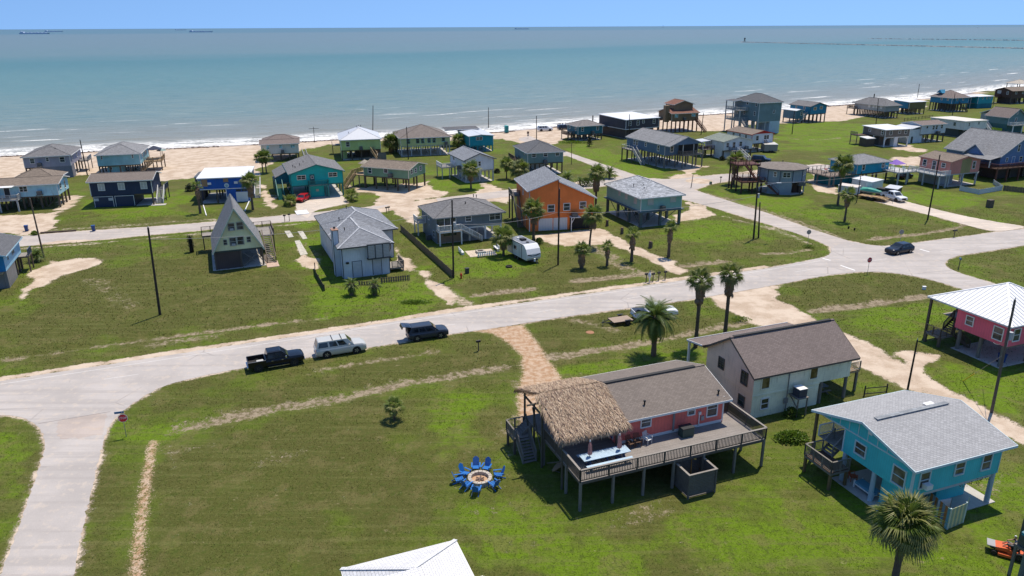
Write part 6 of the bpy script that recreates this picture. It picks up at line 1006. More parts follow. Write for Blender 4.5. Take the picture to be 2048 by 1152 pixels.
for x in(1.5,2.6):MB().box(x,-3.2,0.06,x+0.8,-2.4,2.2).build('storage_locker',plain('dark_locker',(0.05,0.025,0.02),0.6),h)
# --- right-hand cluster
h=house('grey_hip_house','wide grey stilt house with white shutters at the far right sea-front',R6(570,320),R6(688,312),5.3,2.6,5.3,15.5,C('pale_grey_siding',(0.30,0.32,0.33)),'hip',1.9,SH_MGREY,WPOST,ov=0.9,piles=(5,7),wins=[('L',y,4.2,0.9,1.1,'plain',WHITE)for y in(2.0,4.2,5.8,8.0)],ang=22);deck(h,-0.9,13,3,18.5,2.6,DKM,PILE,[(-0.8,18.4),(2.9,18.4),(-0.8,13.1)]);railing(h,[(-0.9,13),(-0.9,18.5),(3,18.5)],2.6,PILE);MB().cyl((4,10,6.9),(4,10,8.6),0.2,0.2,8).build('flue',BLACK,h)
h=house('blue_white_roof_house','small blue and brown house with white roof behind the grey hip house',R6(792,296),R6(962,291),5.0,2.3,5.0,8,C('green_brown_siding',(0.14,0.12,0.05),'vert'),'sF',0.3,MET_W,ov=0.3,piles=(5,4),ang=20);wallbox(MB(),-0.03,0.5,0.5,8.03,2.3,4.99).build('side_wall',MATS['mid_blue_siding'],h,fix=False)
h=house('blue_dormer_house','blue house with brown hip roof and blue dormer at the far right sea-front',R6(1185,252),R6(1315,242),6.1,3.4,6.1,10.5,MATS['mid_blue_siding'],'hip',2.4,SH_BROWN2,ov=0.6,piles=(6,5),wins=[('L',2,5.1,0.6,0.9),('L',5,5.1,0.6,0.9),('F',3,5.1,0.7,1.0),('F',6.5,5.1,0.7,1.0)],ang=22);mb=MB();mb.face([(1.0,6.0,7.3),(1.0,9.0,7.3),(1.0,7.5,8.7)]);mb.face([(1.0,6.0,7.3),(1.0,7.5,8.7),(4.2,7.5,8.7),(2.8,6.0,7.3)]);mb.face([(1.0,9.0,7.3),(1.0,7.5,8.7),(4.2,7.5,8.7),(2.8,9.0,7.3)]);mb.build('dormer',MATS['mid_blue_siding'],h);stairs(h,(4,-0.4),(0.9,-1),1.2,0,3.4,PILE)
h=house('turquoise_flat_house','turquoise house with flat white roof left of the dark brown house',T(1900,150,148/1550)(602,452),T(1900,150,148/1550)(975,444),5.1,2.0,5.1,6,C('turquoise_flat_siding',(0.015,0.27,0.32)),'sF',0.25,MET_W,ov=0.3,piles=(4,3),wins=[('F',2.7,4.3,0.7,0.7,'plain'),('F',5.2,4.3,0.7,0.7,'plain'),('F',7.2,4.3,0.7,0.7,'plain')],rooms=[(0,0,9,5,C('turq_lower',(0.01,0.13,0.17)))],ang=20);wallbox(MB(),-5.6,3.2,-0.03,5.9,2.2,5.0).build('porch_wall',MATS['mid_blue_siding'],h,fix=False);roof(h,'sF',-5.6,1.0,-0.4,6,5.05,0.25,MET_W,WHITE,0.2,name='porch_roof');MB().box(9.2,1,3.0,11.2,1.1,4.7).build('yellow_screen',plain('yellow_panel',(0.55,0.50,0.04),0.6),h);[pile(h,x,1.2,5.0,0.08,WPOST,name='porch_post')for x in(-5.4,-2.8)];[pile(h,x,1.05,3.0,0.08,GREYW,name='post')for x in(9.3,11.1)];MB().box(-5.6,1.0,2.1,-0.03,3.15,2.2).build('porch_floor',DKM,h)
Zt=T(1900,150,148/1550);Yt=T(1900,240,148/1137)
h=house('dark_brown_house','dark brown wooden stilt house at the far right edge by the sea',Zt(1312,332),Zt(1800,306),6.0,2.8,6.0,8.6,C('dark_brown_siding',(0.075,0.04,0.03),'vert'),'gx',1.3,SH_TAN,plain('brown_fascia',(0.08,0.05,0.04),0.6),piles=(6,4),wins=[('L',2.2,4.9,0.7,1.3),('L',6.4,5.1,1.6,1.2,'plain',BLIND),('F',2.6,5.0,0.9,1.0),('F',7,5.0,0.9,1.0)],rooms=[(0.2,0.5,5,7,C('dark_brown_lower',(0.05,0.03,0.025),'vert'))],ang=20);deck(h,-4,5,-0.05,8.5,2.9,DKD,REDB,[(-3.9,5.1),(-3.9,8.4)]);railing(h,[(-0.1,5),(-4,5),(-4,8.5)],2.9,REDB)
h=house('sea_pavilion','pale roofed open pavilion at the very right edge by the water',Zt(1470,178),Zt(1760,172),6.2,3.0,3.05,7,MATS['dark_brown_siding'],'hip',0.02,None,piles=(3,3),slab=False,corner=False,ang=22);roof(h,'hip',-0.3,-0.3,h['L']+0.3,7.3,6.2,1.7,shingle('shingle_sand',(0.46,0.42,0.36),0.15),WHITE,0.4);[pile(h,x,y,6.2,0.14,PILE,name='porch_post')for x in(0.1,h['L']-0.1)for y in(0.1,6.9)]
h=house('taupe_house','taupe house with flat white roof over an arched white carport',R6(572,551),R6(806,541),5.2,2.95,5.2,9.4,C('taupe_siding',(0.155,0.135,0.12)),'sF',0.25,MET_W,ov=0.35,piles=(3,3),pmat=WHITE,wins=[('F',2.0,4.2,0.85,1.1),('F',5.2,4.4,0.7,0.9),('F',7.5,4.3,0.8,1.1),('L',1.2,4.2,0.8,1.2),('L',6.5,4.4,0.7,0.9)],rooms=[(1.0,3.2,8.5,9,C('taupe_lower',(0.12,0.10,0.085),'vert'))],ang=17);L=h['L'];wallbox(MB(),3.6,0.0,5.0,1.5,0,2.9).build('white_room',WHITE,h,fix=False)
for x in(0.2,L/2,L-0.2):
 for s in(-1,1):
  if 0<x+s*0.9<L:MB().bar((x,0.1,2.0),(x+s*0.85,0.1,2.85),0.12).build('arch_brace',WHITE,h)
wallbox(MB(),-4.2,2.5,-1.2,5.6,0,2.4).build('shed_wall',C('brown_shed',(0.085,0.065,0.05),'vert'),h,fix=False);roof(h,'sF',-4.2,2.5,-1.2,5.6,2.45,0.25,MET_W,WHITE,0.15,name='shed_roof');deck(h,-4.5,6.5,-0.05,9.4,2.95,DKD,NAVYT,[(-4.4,6.6),(-4.4,9.3)]);railing(h,[(-4.5,6.5),(-4.5,9.4)],2.95,NAVYT)
h=house('white_brown_roof_house','white house with small brown roof between the taupe house and the long white house',R6(905,507),R6(1125,492),5.5,2.6,5.5,7.5,C('white_siding_c',(0.50,0.53,0.56)),'gx',0.75,SH_BROWN2,ov=0.3,piles=(5,3),wins=[('F',2.3,4.7,0.7,0.7,'plain'),('F',5.0,4.5,0.8,1.2),('F',6.3,4.5,0.8,1.2),('F',8.5,4.6,0.8,1.1)],rooms=[(-4.6,0.3,1.2,7,MATS['white_siding_c'],4.2)],ang=21);roof(h,'sL',-4.6,0.3,-0.3,7,4.3,0.9,MET_L,WHITE,0.2,name='lean_roof');panel_door(h,'F',-3.0,0.05,0.8,2.0,1,1,MATS['dark_door'],None,-0.36);MB().box(5.8,-1.2,2.5,7.2,-0.05,2.6).box(6,-1.1,2.605,7,-0.3,3.4).build('condenser',ACM,h);pile(h,6.5,-1.0,2.5,0.08,PILE,name='post')
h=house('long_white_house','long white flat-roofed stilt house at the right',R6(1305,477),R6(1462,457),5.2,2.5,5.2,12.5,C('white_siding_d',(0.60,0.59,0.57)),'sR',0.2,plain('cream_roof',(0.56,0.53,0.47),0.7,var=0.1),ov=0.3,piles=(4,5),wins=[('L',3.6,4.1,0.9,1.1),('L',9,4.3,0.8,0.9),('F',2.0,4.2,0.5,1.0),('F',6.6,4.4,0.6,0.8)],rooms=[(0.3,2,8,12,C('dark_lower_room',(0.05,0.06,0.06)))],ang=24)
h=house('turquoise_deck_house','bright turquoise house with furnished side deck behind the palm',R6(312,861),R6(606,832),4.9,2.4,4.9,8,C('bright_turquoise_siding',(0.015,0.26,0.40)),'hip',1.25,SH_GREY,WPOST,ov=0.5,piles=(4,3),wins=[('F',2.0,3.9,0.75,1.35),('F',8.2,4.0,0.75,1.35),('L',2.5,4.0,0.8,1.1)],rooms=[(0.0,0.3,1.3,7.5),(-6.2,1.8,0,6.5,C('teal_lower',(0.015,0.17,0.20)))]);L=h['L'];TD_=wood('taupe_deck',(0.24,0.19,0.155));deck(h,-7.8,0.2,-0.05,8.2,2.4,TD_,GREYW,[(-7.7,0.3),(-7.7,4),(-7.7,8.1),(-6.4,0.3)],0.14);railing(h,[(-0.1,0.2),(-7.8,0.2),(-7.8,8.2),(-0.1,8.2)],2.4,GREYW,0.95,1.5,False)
mb=MB()
for i in range(8):mb.bar((-7.6+i*0.95,0.2,2.5),(-6.9+i*0.95,0.2,3.3),0.05).bar((-6.9+i*0.95,0.2,2.5),(-7.6+i*0.95,0.2,3.3),0.05)
mb.build('cross_rail',GREYW,h)
t=thing('lounge_set','blue cushioned lounge seat on the turquoise house side deck','sofa',wp(h,-2.2,4.5,2.4),h.rotation_euler.z);MB().box(-1.2,-0.4,0.1,1.2,0.4,0.42).build('seat',plain('sofa_blue',(0.02,0.14,0.28),0.8),t);MB().box(-1.2,0.41,0.1,1.2,0.62,0.85).build('backrest',MATS['sofa_blue'],t)
t=thing('deck_table','white and red topped table on the turquoise house side deck','table',wp(h,-5.0,4.4,2.4),h.rotation_euler.z);MB().box(-0.9,-0.5,0.68,0.9,0.5,0.74).build('top',plain('table_white',(0.5,0.5,0.48),0.6),t);MB().box(-0.3,-0.2,0.745,0.4,0.2,0.9).build('tray',RED,t);[MB().box(x-0.04,y-0.04,0,x+0.04,y+0.04,0.675).build('leg',GREYW,t)for x in(-0.8,0.8)for y in(-0.4,0.4)]
h=house('salmon_house','salmon pink house with olive wall patch and white railed deck',R6(1178,842),R6(1444,818),5.9,2.95,5.9,8.2,C('salmon_siding',(0.50,0.20,0.165),'vert',dirt=0.05),'gy',0.95,SH_TAN,plain('salmon_trim',(0.45,0.24,0.20),0.6),ov=0.35,piles=(3,3),pmat=WPOST,wins=[('L',1.9,4.7,0.9,0.9),('L',4.3,4.3,0.9,2.0),('L',6.9,4.5,0.9,1.4),('F',7.2,4.6,0.8,1.6)],rooms=[(0.0,2.5,4.5,8)],ang=21);L=h['L']
for o in[c for c in h.children if c.name.startswith('lower_room')]:o.data.materials[0]=MATS['pale_grey_siding']
MB().face([(3.3,-0.012,2.97),(6.3,-0.012,2.97),(6.3,-0.012,6.0),(5.4,-0.012,6.35),(3.3,-0.012,6.0)]).build('olive_patch',C('olive_patch',(0.26,0.22,0.10),'vert'),h,fix=False);deck(h,-3.2,-0.3,-0.05,8.2,2.9,plain('pale_deck',(0.42,0.42,0.42),0.7),WPOST,[(-3.1,-0.2),(-3.1,4),(-3.1,8.1),(-1,-0.2)],0.12);railing(h,[(-0.1,-0.3),(-3.2,-0.3),(-3.2,8.2)],2.9,WHITE,1.0);deck(h,-8.6,6.0,-3.25,12.5,2.9,MATS['pale_deck'],WPOST,[(-8.5,6.1),(-8.5,12.4),(-5.8,6.1)],0.14);railing(h,[(-3.3,6.0),(-8.6,6.0),(-8.6,12.5)],2.9,WPOST,1.0,1.6,False)
for x,y in((0.6,0.3),(L-0.6,0.3)):MB().bar((x,y,1.3),(x+(1.2 if x>3 else-0.9),y,2.9),0.12).build('brace',WPOST,h)
for i,(x,y)in enumerate(((-5.0,8.0),(-7.2,9.0),(-5.6,10.8))):simple_chair('patio_chair',('pale aqua patio chair on the salmon house rear deck, nearest the house','pale aqua patio chair on the salmon house rear deck, at the outer rail','pale aqua patio chair on the salmon house rear deck, farthest back')[i],wp(h,x,y,2.9),i*1.3,plain('pale_aqua_seat',(0.35,0.52,0.52),0.6))
t=thing('pop_up_tent','purple canopy tent behind the salmon house deck','tent',wp(h,-1.6,13.5,0),h.rotation_euler.z);mb=MB();Pp=[(-1.6,-1.6,3.4),(1.6,-1.6,3.4),(1.6,1.6,3.4),(-1.6,1.6,3.4)]
for i in range(4):mb.face([Pp[i],Pp[(i+1)%4],(0,0,4.4)])
mb.build('canopy',plain('purple_canvas',(0.20,0.10,0.42),0.7),t);[MB().box(x-0.03,y-0.03,0,x+0.03,y+0.03,3.4).build('leg',STEEL,t)for x,y,_ in Pp]
# big blue grey gable house
A=W(*Yt(785,556),5.6);rz=math.radians(21.5);h=thing('big_blue_house','big blue grey house with large steep grey roof at the right edge','house',(A.x,A.y,0),rz);BB=C('big_blue_siding',(0.10,0.17,0.30));L,Wd=15.0,14.5;zf,ze=3.2,5.7;zr_=10.2;xm=7.8
mb=wallbox(MB(),0,0,L,Wd,zf,ze);mb.face([(0,0,ze),(L,0,ze),(xm,0,zr_-0.2)]);mb.face([(L,Wd,ze),(0,Wd,ze),(xm,Wd,zr_-0.2)]);mb.face([(0,0,zf),(0,Wd,zf),(L,Wd,zf),(L,0,zf)]);mb.build('wall',BB,h,fix=False);rf=roof(h,'gy',-0.2,0,2*xm+0.2,Wd,ze,zr_-ze,SH_GREY,WPOST,0.45);mb=MB();mb.face([(-1.3,3.2,5.4),(-1.3,8.4,5.4),(-1.3,5.8,7.5)]);mb.build('cross_gable',BB,h);mb=MB();mb.face([(-1.6,2.9,5.3),(-1.6,5.8,7.7),(3.4,5.8,7.7),(-0.6,2.9,5.3)]);mb.face([(-1.6,5.8,7.7),(-1.6,8.7,5.3),(-0.6,8.7,5.3),(3.4,5.8,7.7)]);mb.build('cross_gable_roof',SH_GREY,h);MB().bar((-1.62,2.9,5.25),(-1.62,5.8,7.65),0.06,0.2).bar((-1.62,5.8,7.65),(-1.62,8.7,5.25),0.06,0.2).build('cross_gable_trim',WPOST,h)
for s,u,z,w,hh in(('F',5.6,7.2,0.7,1.6),('F',2.2,4.6,0.6,0.9),('F',7.0,4.5,0.9,1.2)):window(h,s,u,z,w,hh,L,Wd)
panel_door(h,'F',4.4,zf,0.9,2.0,L,Wd,plain('blue_door',(0.10,0.2,0.35),0.5),WHITE);deck(h,-3.6,-2.4,L,-0.05,zf,DKD,REDB,[(-3.5,-2.3),(0,-2.3),(4,-2.3),(8,-2.3)],0.14);deck(h,-3.6,-0.04,-0.05,7,zf,DKD,REDB,[(-3.5,6.9)]);railing(h,[(L,-2.4),(-3.6,-2.4),(-3.6,7)],zf,REDB,1.0,1.8);mb=MB();Pq=[(-4.0,-0.4,5.0),(0.0,-0.4,5.62),(0.0,7.0,5.62),(-4.0,7.0,5.0)];mb.face(Pq);mb.face([(x,y,z-0.15)for x,y,z in reversed(Pq)]);mb.build('porch_roof',SH_GREY,h,fix=False)
for y in(-0.2,3.0,6.7):MB().box(-3.7,y-0.1,zf,-3.5,y+0.1,5.0).build('porch_post',WHITE,h)
for i in range(4):
 for j in range(4):pile(h,0.4+i*4.5,0.5+j*4.4,zf-0.02,0.18)
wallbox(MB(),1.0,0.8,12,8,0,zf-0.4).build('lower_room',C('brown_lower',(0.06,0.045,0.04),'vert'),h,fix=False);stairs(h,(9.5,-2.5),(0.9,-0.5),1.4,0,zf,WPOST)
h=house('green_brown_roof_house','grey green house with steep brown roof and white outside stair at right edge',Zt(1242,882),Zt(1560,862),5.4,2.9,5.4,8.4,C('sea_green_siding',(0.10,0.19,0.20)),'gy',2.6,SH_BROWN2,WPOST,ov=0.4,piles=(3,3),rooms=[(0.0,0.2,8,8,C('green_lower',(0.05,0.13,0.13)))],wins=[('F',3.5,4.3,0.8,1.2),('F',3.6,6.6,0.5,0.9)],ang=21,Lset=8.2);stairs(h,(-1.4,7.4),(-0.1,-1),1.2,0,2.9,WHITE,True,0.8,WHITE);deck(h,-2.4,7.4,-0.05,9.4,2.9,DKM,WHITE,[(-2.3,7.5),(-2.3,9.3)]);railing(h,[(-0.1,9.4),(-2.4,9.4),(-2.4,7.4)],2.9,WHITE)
mb=MB()
for i in range(7):MB().box(-1.2,0.8+i*0.55,0.05,-1.12,1.25+i*0.55,1.6).build('lime_slat',plain('lime_panel',(0.33,0.46,0.03),0.6),h)
deck(h,-0.2,-2.2,9,-0.05,2.85,DKM,WPOST,[(0,-2.1),(4.4,-2.1),(8.9,-2.1)],0.12,pmat=WHITE);railing(h,[(-0.2,-0.1),(-0.2,-2.2),(9,-2.2)],2.85,WHITE);wallbox(MB(),8.6,10,16,17,2.5,5.0).build('rear_wall',MATS['pale_grey_siding'],h,fix=False);roof(h,'gx',8.6,10,16,17,5.0,1.3,SH_LGREY,WHITE,0.4,name='rear_roof');[pile(h,x,y,2.5,0.14)for x in(8.8,15.8)for y in(10.2,16.8)]
# --- A-frame
A=W(*S2(335,812),2.95);B_=W(*S2(955,748),2.95);rz=math.atan2(B_.y-A.y,B_.x-A.x);L=(B_-A).length;Wd=10.6;za=9.45;AFW=C('pale_green_siding',(0.70,0.69,0.42),'lap',dirt=0.10,dirtcol=(0.13,0.14,0.08));h=thing('a_frame_house','pale green A-frame house with steep grey roof reaching the floor','house',(A.x,A.y,0),rz);mb=MB();mb.face([(0.25,0,2.95),(L-0.25,0,2.95),(L/2,0,za-0.3)]);mb.face([(L-0.25,Wd,2.95),(0.25,Wd,2.95),(L/2,Wd,za-0.3)]);mb.face([(0.25,0,2.95),(0.25,Wd,2.95),(L-0.25,Wd,2.95),(L-0.25,0,2.95)]);mb.build('wall',AFW,h,fix=False)
mb=MB();e=0.55
for s in(-1,1):
 x0=L/2+s*(L/2+0.1);f=[(x0,-e,2.7),(x0,Wd+e,2.7),(L/2,Wd+e,za),(L/2,-e,za)]
 if s>0:f=f[::-1]
 mb.face([(x,y,z)for x,y,z in f]);mb.face([(x-s*0.12,y,z-0.12)for x,y,z in reversed(f)])
r=mb.build('roof',SH_GREY,h);fb=MB()
for y in(-e,Wd+e):
 for s in(-1,1):fb.bar((L/2+s*(L/2+0.06),y,2.64),(L/2,y,za-0.08),0.06,0.2)
fb.build('fascia',plain('pale_green_trim',(0.48,0.54,0.42),0.6),r)
AG=glassm('a_frame_glass',(0.03,0.035,0.04),0.15);YF=plain('pale_frame',(0.40,0.42,0.36),0.6)
for u,z,w,hh in((L/2-0.62,6.55,0.85,1.05),(L/2+0.62,6.6,0.85,1.05),(L/2-0.65,4.25,0.85,1.15),(L/2+0.45,4.3,0.85,1.15),(L/2-1.75,4.25,0.45,0.75),(L/2+1.65,4.35,0.5,0.75)):window(h,'F',u,z,w,hh,L,Wd,'sash',YF,AG)
for u,z in((L/2-0.62,6.2),(L/2-0.6,3.8)):MB().box(u-0.28,-0.35,z-0.17,u+0.28,-0.08,z+0.17).build('window_ac',WPOST,h)
MB().box(0.05,-0.05,2.7,L-0.05,Wd,2.93).build('floor_band',plain('dark_band',(0.06,0.07,0.06),0.7),h);MB().box(0.35,0.1,0.05,3.9,0.16,2.68).build('lower_planks',paint('brown_planks',(0.075,0.055,0.05),'vert',pitch=0.3),h);MB().box(0.3,0.2,0.05,0.36,Wd-0.2,2.68).build('lower_side_planks',MATS['brown_planks'],h)
for x in(0.25,3.95,L-0.3):
 for y in(0.1,5,Wd-0.2):pile(h,x,y,2.7,0.12)
MB().bar((4.1,0.12,0.2),(L-0.5,0.12,2.5),0.08).bar((4.1,0.14,2.5),(L-0.5,0.14,0.2),0.08).build('cross_brace',GREYW,h);MB().box(-0.3,-0.3,-0.1,L,Wd,0.05).build('slab',CONC,h);stairs(h,(L+1.0,7.4),(0,-1),1.3,0.1,2.9,GREYW,True,0.42,PILE,False);deck(h,-1.4,Wd+0.05,L+2.2,Wd+2.4,2.9,DKM,PILE,[(-1.3,Wd+2.3),(L+2.1,Wd+2.3),(L/2,Wd+2.3)]);deck(h,L+0.25,7.4,L+2.2,Wd,2.9,DKM,PILE,[(L+2.1,7.5)]);railing(h,[(-1.4,Wd),(-1.4,Wd+2.4),(L+2.2,Wd+2.4),(L+2.2,7.4)],2.9,PILE,0.95,1.5,True,0.2);MB().box(L+0.1,-1.6,-0.05,L+1.9,1.6,0.055).build('landing_pad',plain('pinkish_concrete',(0.45,0.33,0.26),0.9),h)
# --- white two-storey with chimney
A=W(*S3(482,525),5.2);B_=W(*S3(985,470),5.2);rz=math.atan2(B_.y-A.y,B_.x-A.x);L=7.0;WSD=C('white_grey_siding',(0.48,0.52,0.57),'vert',pitch=0.25,dirt=0.10,dirtcol=(0.2,0.2,0.2));DT=plain('slate_trim',(0.05,0.06,0.07),0.6);h=thing('white_chimney_house','white two-storey house with tall side chimney and grey hip roofs','house',(A.x,A.y,0),rz);ze=5.15;wallbox(MB(),0,0,L,8.0,0,ze).build('wall',WSD,h,fix=False);wallbox(MB(),0.0,8.003,9.6,20.5,0,ze).build('rear_wall',WSD,h,fix=False);r1=roof(h,'hip',0,0,L,14,ze,1.45,SH_BLUEG,DT,0.65,rib=shingle('ridge_pale',(0.42,0.44,0.47)));r2=roof(h,'hip',0.0,7.8,9.6,20.5,ze+0.02,1.95,SH_BLUEG,DT,0.65,name='rear_roof',rib=MATS['ridge_pale'])
mb=MB().box(-0.85,1.6,0,-0.02,2.9,7.0);o=mb.build('chimney',WSD,h);MB().box(-0.92,1.53,7.003,0.05,2.97,7.12).build('chimney_cap',plain('copper_cap',(0.36,0.20,0.13),0.5),o);MB().cyl((-0.43,2.25,7.12),(-0.43,2.25,7.45),0.16,0.16,8).build('flue',BLACK,o);MB().box(-0.88,1.57,0,-0.8,1.65,6.99).box(-0.07,1.57,ze,0.01,1.65,6.99).box(-0.88,2.85,0,-0.8,2.93,6.99).build('chimney_trim',DT,o)
mb=MB().box(-0.03,-0.03,0,0.08,-0.002,ze-0.3).box(L-0.08,-0.03,0,L+0.03,-0.002,ze-0.3).box(9.55,7.97,0,9.63,8.0,ze-0.3);mb.build('corner_trim',DT,h)
for x0,x1 in((1.35,2.75),(4.35,5.7)):MB().box(x0,-0.03,0.1,x0+0.08,-0.002,2.55).box(x1,-0.03,0.1,x1+0.08,-0.002,2.55).box(x0+0.08,-0.03,2.47,x1,-0.002,2.55).build('door_trim',DT,h);panel_door(h,'F',(x0+x1)/2+0.04,0.1,x1-x0-0.12,2.3,L,8,plain('door_grey_white',(0.42,0.45,0.49),0.6))
o=MB().box(3.6,-0.75,2.68,L+0.05,-0.02,2.85).build('louvre_bay',DT,h);lm=ribbed('louvre_grey',(0.30,0.31,0.33),0.3)
for k in range(3):
 x0=3.68+k*1.12
 for q in range(9):MB().box(x0+0.05,-0.72,2.9+q*0.22,x0+1.0,-0.69,3.07+q*0.22).build('louvre_slat',plain('louvre_pale',(0.36,0.37,0.38),0.6),o)
 MB().box(x0-0.06,-0.75,2.855,x0+0.03,-0.66,4.9).build('louvre_post',DT,o)
MB().box(3.6,-0.76,4.9,L+0.05,-0.02,5.0).build('bay_top',DT,o);deck(h,L+0.05,0.4,L+2.2,3.6,0.7,DKM,GREYW,[(L+2.1,0.5),(L+2.1,3.5)]);railing(h,[(L+0.4,0.4),(L+2.2,0.4),(L+2.2,3.6)],0.7,GREYW);stairs(h,(L+1.0,5.2),(0,1),1.0,0.1,2.7,GREYW);vents(h,[(1.6,5.5,6.0),(1.9,11.5,6.1),(3.8,15,7.1)]);MB().box(0.5,-0.3,2.3,0.9,-0.02,2.55).build('wall_lamp',BLACK,h)
# --- blue grey house with white stair
h=house('slate_house','slate grey house with hip roof and white railed front stair',S4(308,516),S4(970,453),4.85,2.5,4.85,9.2,C('slate_siding',(0.135,0.17,0.20)),'hip',1.75,SH_MGREY,plain('slate_fascia',(0.22,0.24,0.25),0.6),piles=(5,3),pmat=WHITE,wins=[('F',5.75,4.0,0.95,0.95),('F',10.6,4.0,1.9,1.35,'double')],rooms=[(0.0,0.3,4.6,8.5)],ov=0.55);L=h['L'];vents(h,[(6.2,2.8,5.9),(8.5,5.2,6.5),(9.0,5.1,6.4)])
MB().box(0.15,-0.04,2.55,3.5,-0.003,4.75).build('porch_screen',GLASS,h);MB().box(1.4,-0.08,2.6,1.5,-0.042,4.75).box(2.5,-0.08,2.6,2.6,-0.042,4.75).box(3.45,-0.08,2.6,3.55,-0.042,4.75).build('screen_post',WHITE,h);deck(h,0.1,-1.5,4.1,-0.05,2.45,DKM,WHITE,[(0.2,-1.4),(4.0,-1.4)],0.1,pmat=WHITE);railing(h,[(0.1,-0.1),(0.1,-1.5),(4.1,-1.5)],2.45,WHITE,1.0,2.0,True,0.22,bal=0.08);stairs(h,(4.1,-0.9),(1,0),1.2,0.25,2.45,DKM,True,0.62,WHITE)
MB().box(0.25,0.25,0.05,4.4,0.32,2.45).build('brick_front',paint('tan_brick',(0.24,0.17,0.125),'lap',pitch=0.1),h);MB().box(1.3,0.2,1.2,3.6,0.248,2.1).build('lower_window',GLASS,h);window(h,'L',1.6,1.4,0.9,1.1,L,9.2,'sash',WPOST,GLASS,-0.03);window(h,'L',4.5,3.9,0.8,1.1,L,9.2);MB().box(-0.9,3.0,0,-0.2,3.8,0.9).build('condenser',ACM,h);deck(h,-1.6,6.4,-0.05,9.0,2.45,DKM,WHITE,[(-1.5,6.5),(-1.5,8.9)],0.09,pmat=WHITE);railing(h,[(-0.1,6.4),(-1.6,6.4),(-1.6,9.0)],2.45,WHITE)
# --- blue house at the left edge
Bc=W(20.5,576);rz=math.radians(21.5);L,Wd=9.5,10.2;Ax=Bc.x-L*math.cos(rz);Ay=Bc.y-L*math.sin(rz);h=thing('edge_blue_house','bright blue house with dark roof cut off by the left edge','house',(Ax,Ay,0),rz);EB=C('edge_blue_siding',(0.02,0.19,0.40),'vert');EB2=C('edge_sky_siding',(0.25,0.46,0.62),'lap');zf,ze=2.5,5.0;mb=wallbox(MB(),0,0,L,Wd,zf,ze);gable_fill(mb,'gy',0,0,L,Wd,ze,1.5);mb.face([(0,0,zf),(0,Wd,zf),(L,Wd,zf),(L,0,zf)]);mb.build('wall',EB,h,fix=False);MB().face([(L+0.004,0.02,zf),(L+0.004,Wd-0.02,zf),(L+0.004,Wd-0.02,ze),(L+0.004,0.02,ze)]).build('side_cladding',EB2,h,fix=False);roof(h,'gy',0,0,L,Wd,ze,1.5,SH_DGREY,plain('sky_trim',(0.35,0.55,0.68),0.6),0.5);wallbox(MB(),4,0.05,L-0.02,5.5,0,zf-0.01).build('lower_wall',paint('grey_planks',(0.16,0.16,0.165),'vert',pitch=0.9),h,fix=False);window(h,'R',2.2,4.1,0.4,0.9,L,Wd,'plain',BLIND,GLASS,0.01);window(h,'R',5.5,4.1,1.2,0.9,L,Wd,'double',BLIND,GLASS,0.01);MB().box(5.5,-1.0,2.35,L-0.3,-0.03,2.5).build('shelf_roof',TANW,h)
for y in(6.5,8.2,9.8):pile(h,L-0.2,y,zf,0.14)
deck(h,L+0.05,7.6,L+1.4,10.0,2.5,DKM,PILE,[(L+1.3,7.7),(L+1.3,9.9)]);railing(h,[(L+1.4,7.6),(L+1.4,10.0)],2.5,NAVYT)
# ================================================================ palms and shrubs
def leafm(name,rgb,trans=0.25,var=0.3,rough=0.5):
 if name in MATS:return MATS[name]
 m,N,b=nmat(name);g=G(N);n1=g.noise(g.geo(),2.2,3,0.6);oi=g.n('ShaderNodeObjectInfo').outputs['Random']
 c=g.mix(n1,tuple(x*(1-var)for x in rgb),tuple(x*(1+var)for x in rgb));c=g.mix(g.math('MULTIPLY',oi,0.35),c,(rgb[0]*1.6,rgb[1]*1.25,rgb[2]*0.9))
 g.put(b.inputs['Base Color'],c);b.inputs['Roughness'].default_value=rough;b.inputs['Specular IOR Level'].default_value=0.35
 tr=g.n('ShaderNodeBsdfTranslucent');g.put(tr.inputs[0],c);mx=g.n('ShaderNodeMixShader');mx.inputs[0].default_value=trans;N.links.new(b.outputs[0],mx.inputs[1]);N.links.new(tr.outputs[0],mx.inputs[2]);N.links.new(mx.outputs[0],[n for n in N.nodes if n.type=='OUTPUT_MATERIAL'][0].inputs[0])
 MATS[name]=m;return m
LEAF=leafm('palm_leaf',(0.125,0.185,0.032),0.42);LEAF2=leafm('palm_leaf_pale',(0.16,0.19,0.075),0.3);DEADL=leafm('palm_dead_leaf',(0.21,0.155,0.105),0.15,0.4,0.8);DATEL=leafm('date_leaf',(0.09,0.145,0.032),0.38);BARK=wood('palm_bark',(0.115,0.09,0.07),board=0);BARKR=wood('palm_boots',(0.16,0.115,0.08),board=0);TIP=leafm('palm_tip',(0.20,0.215,0.07),0.2)
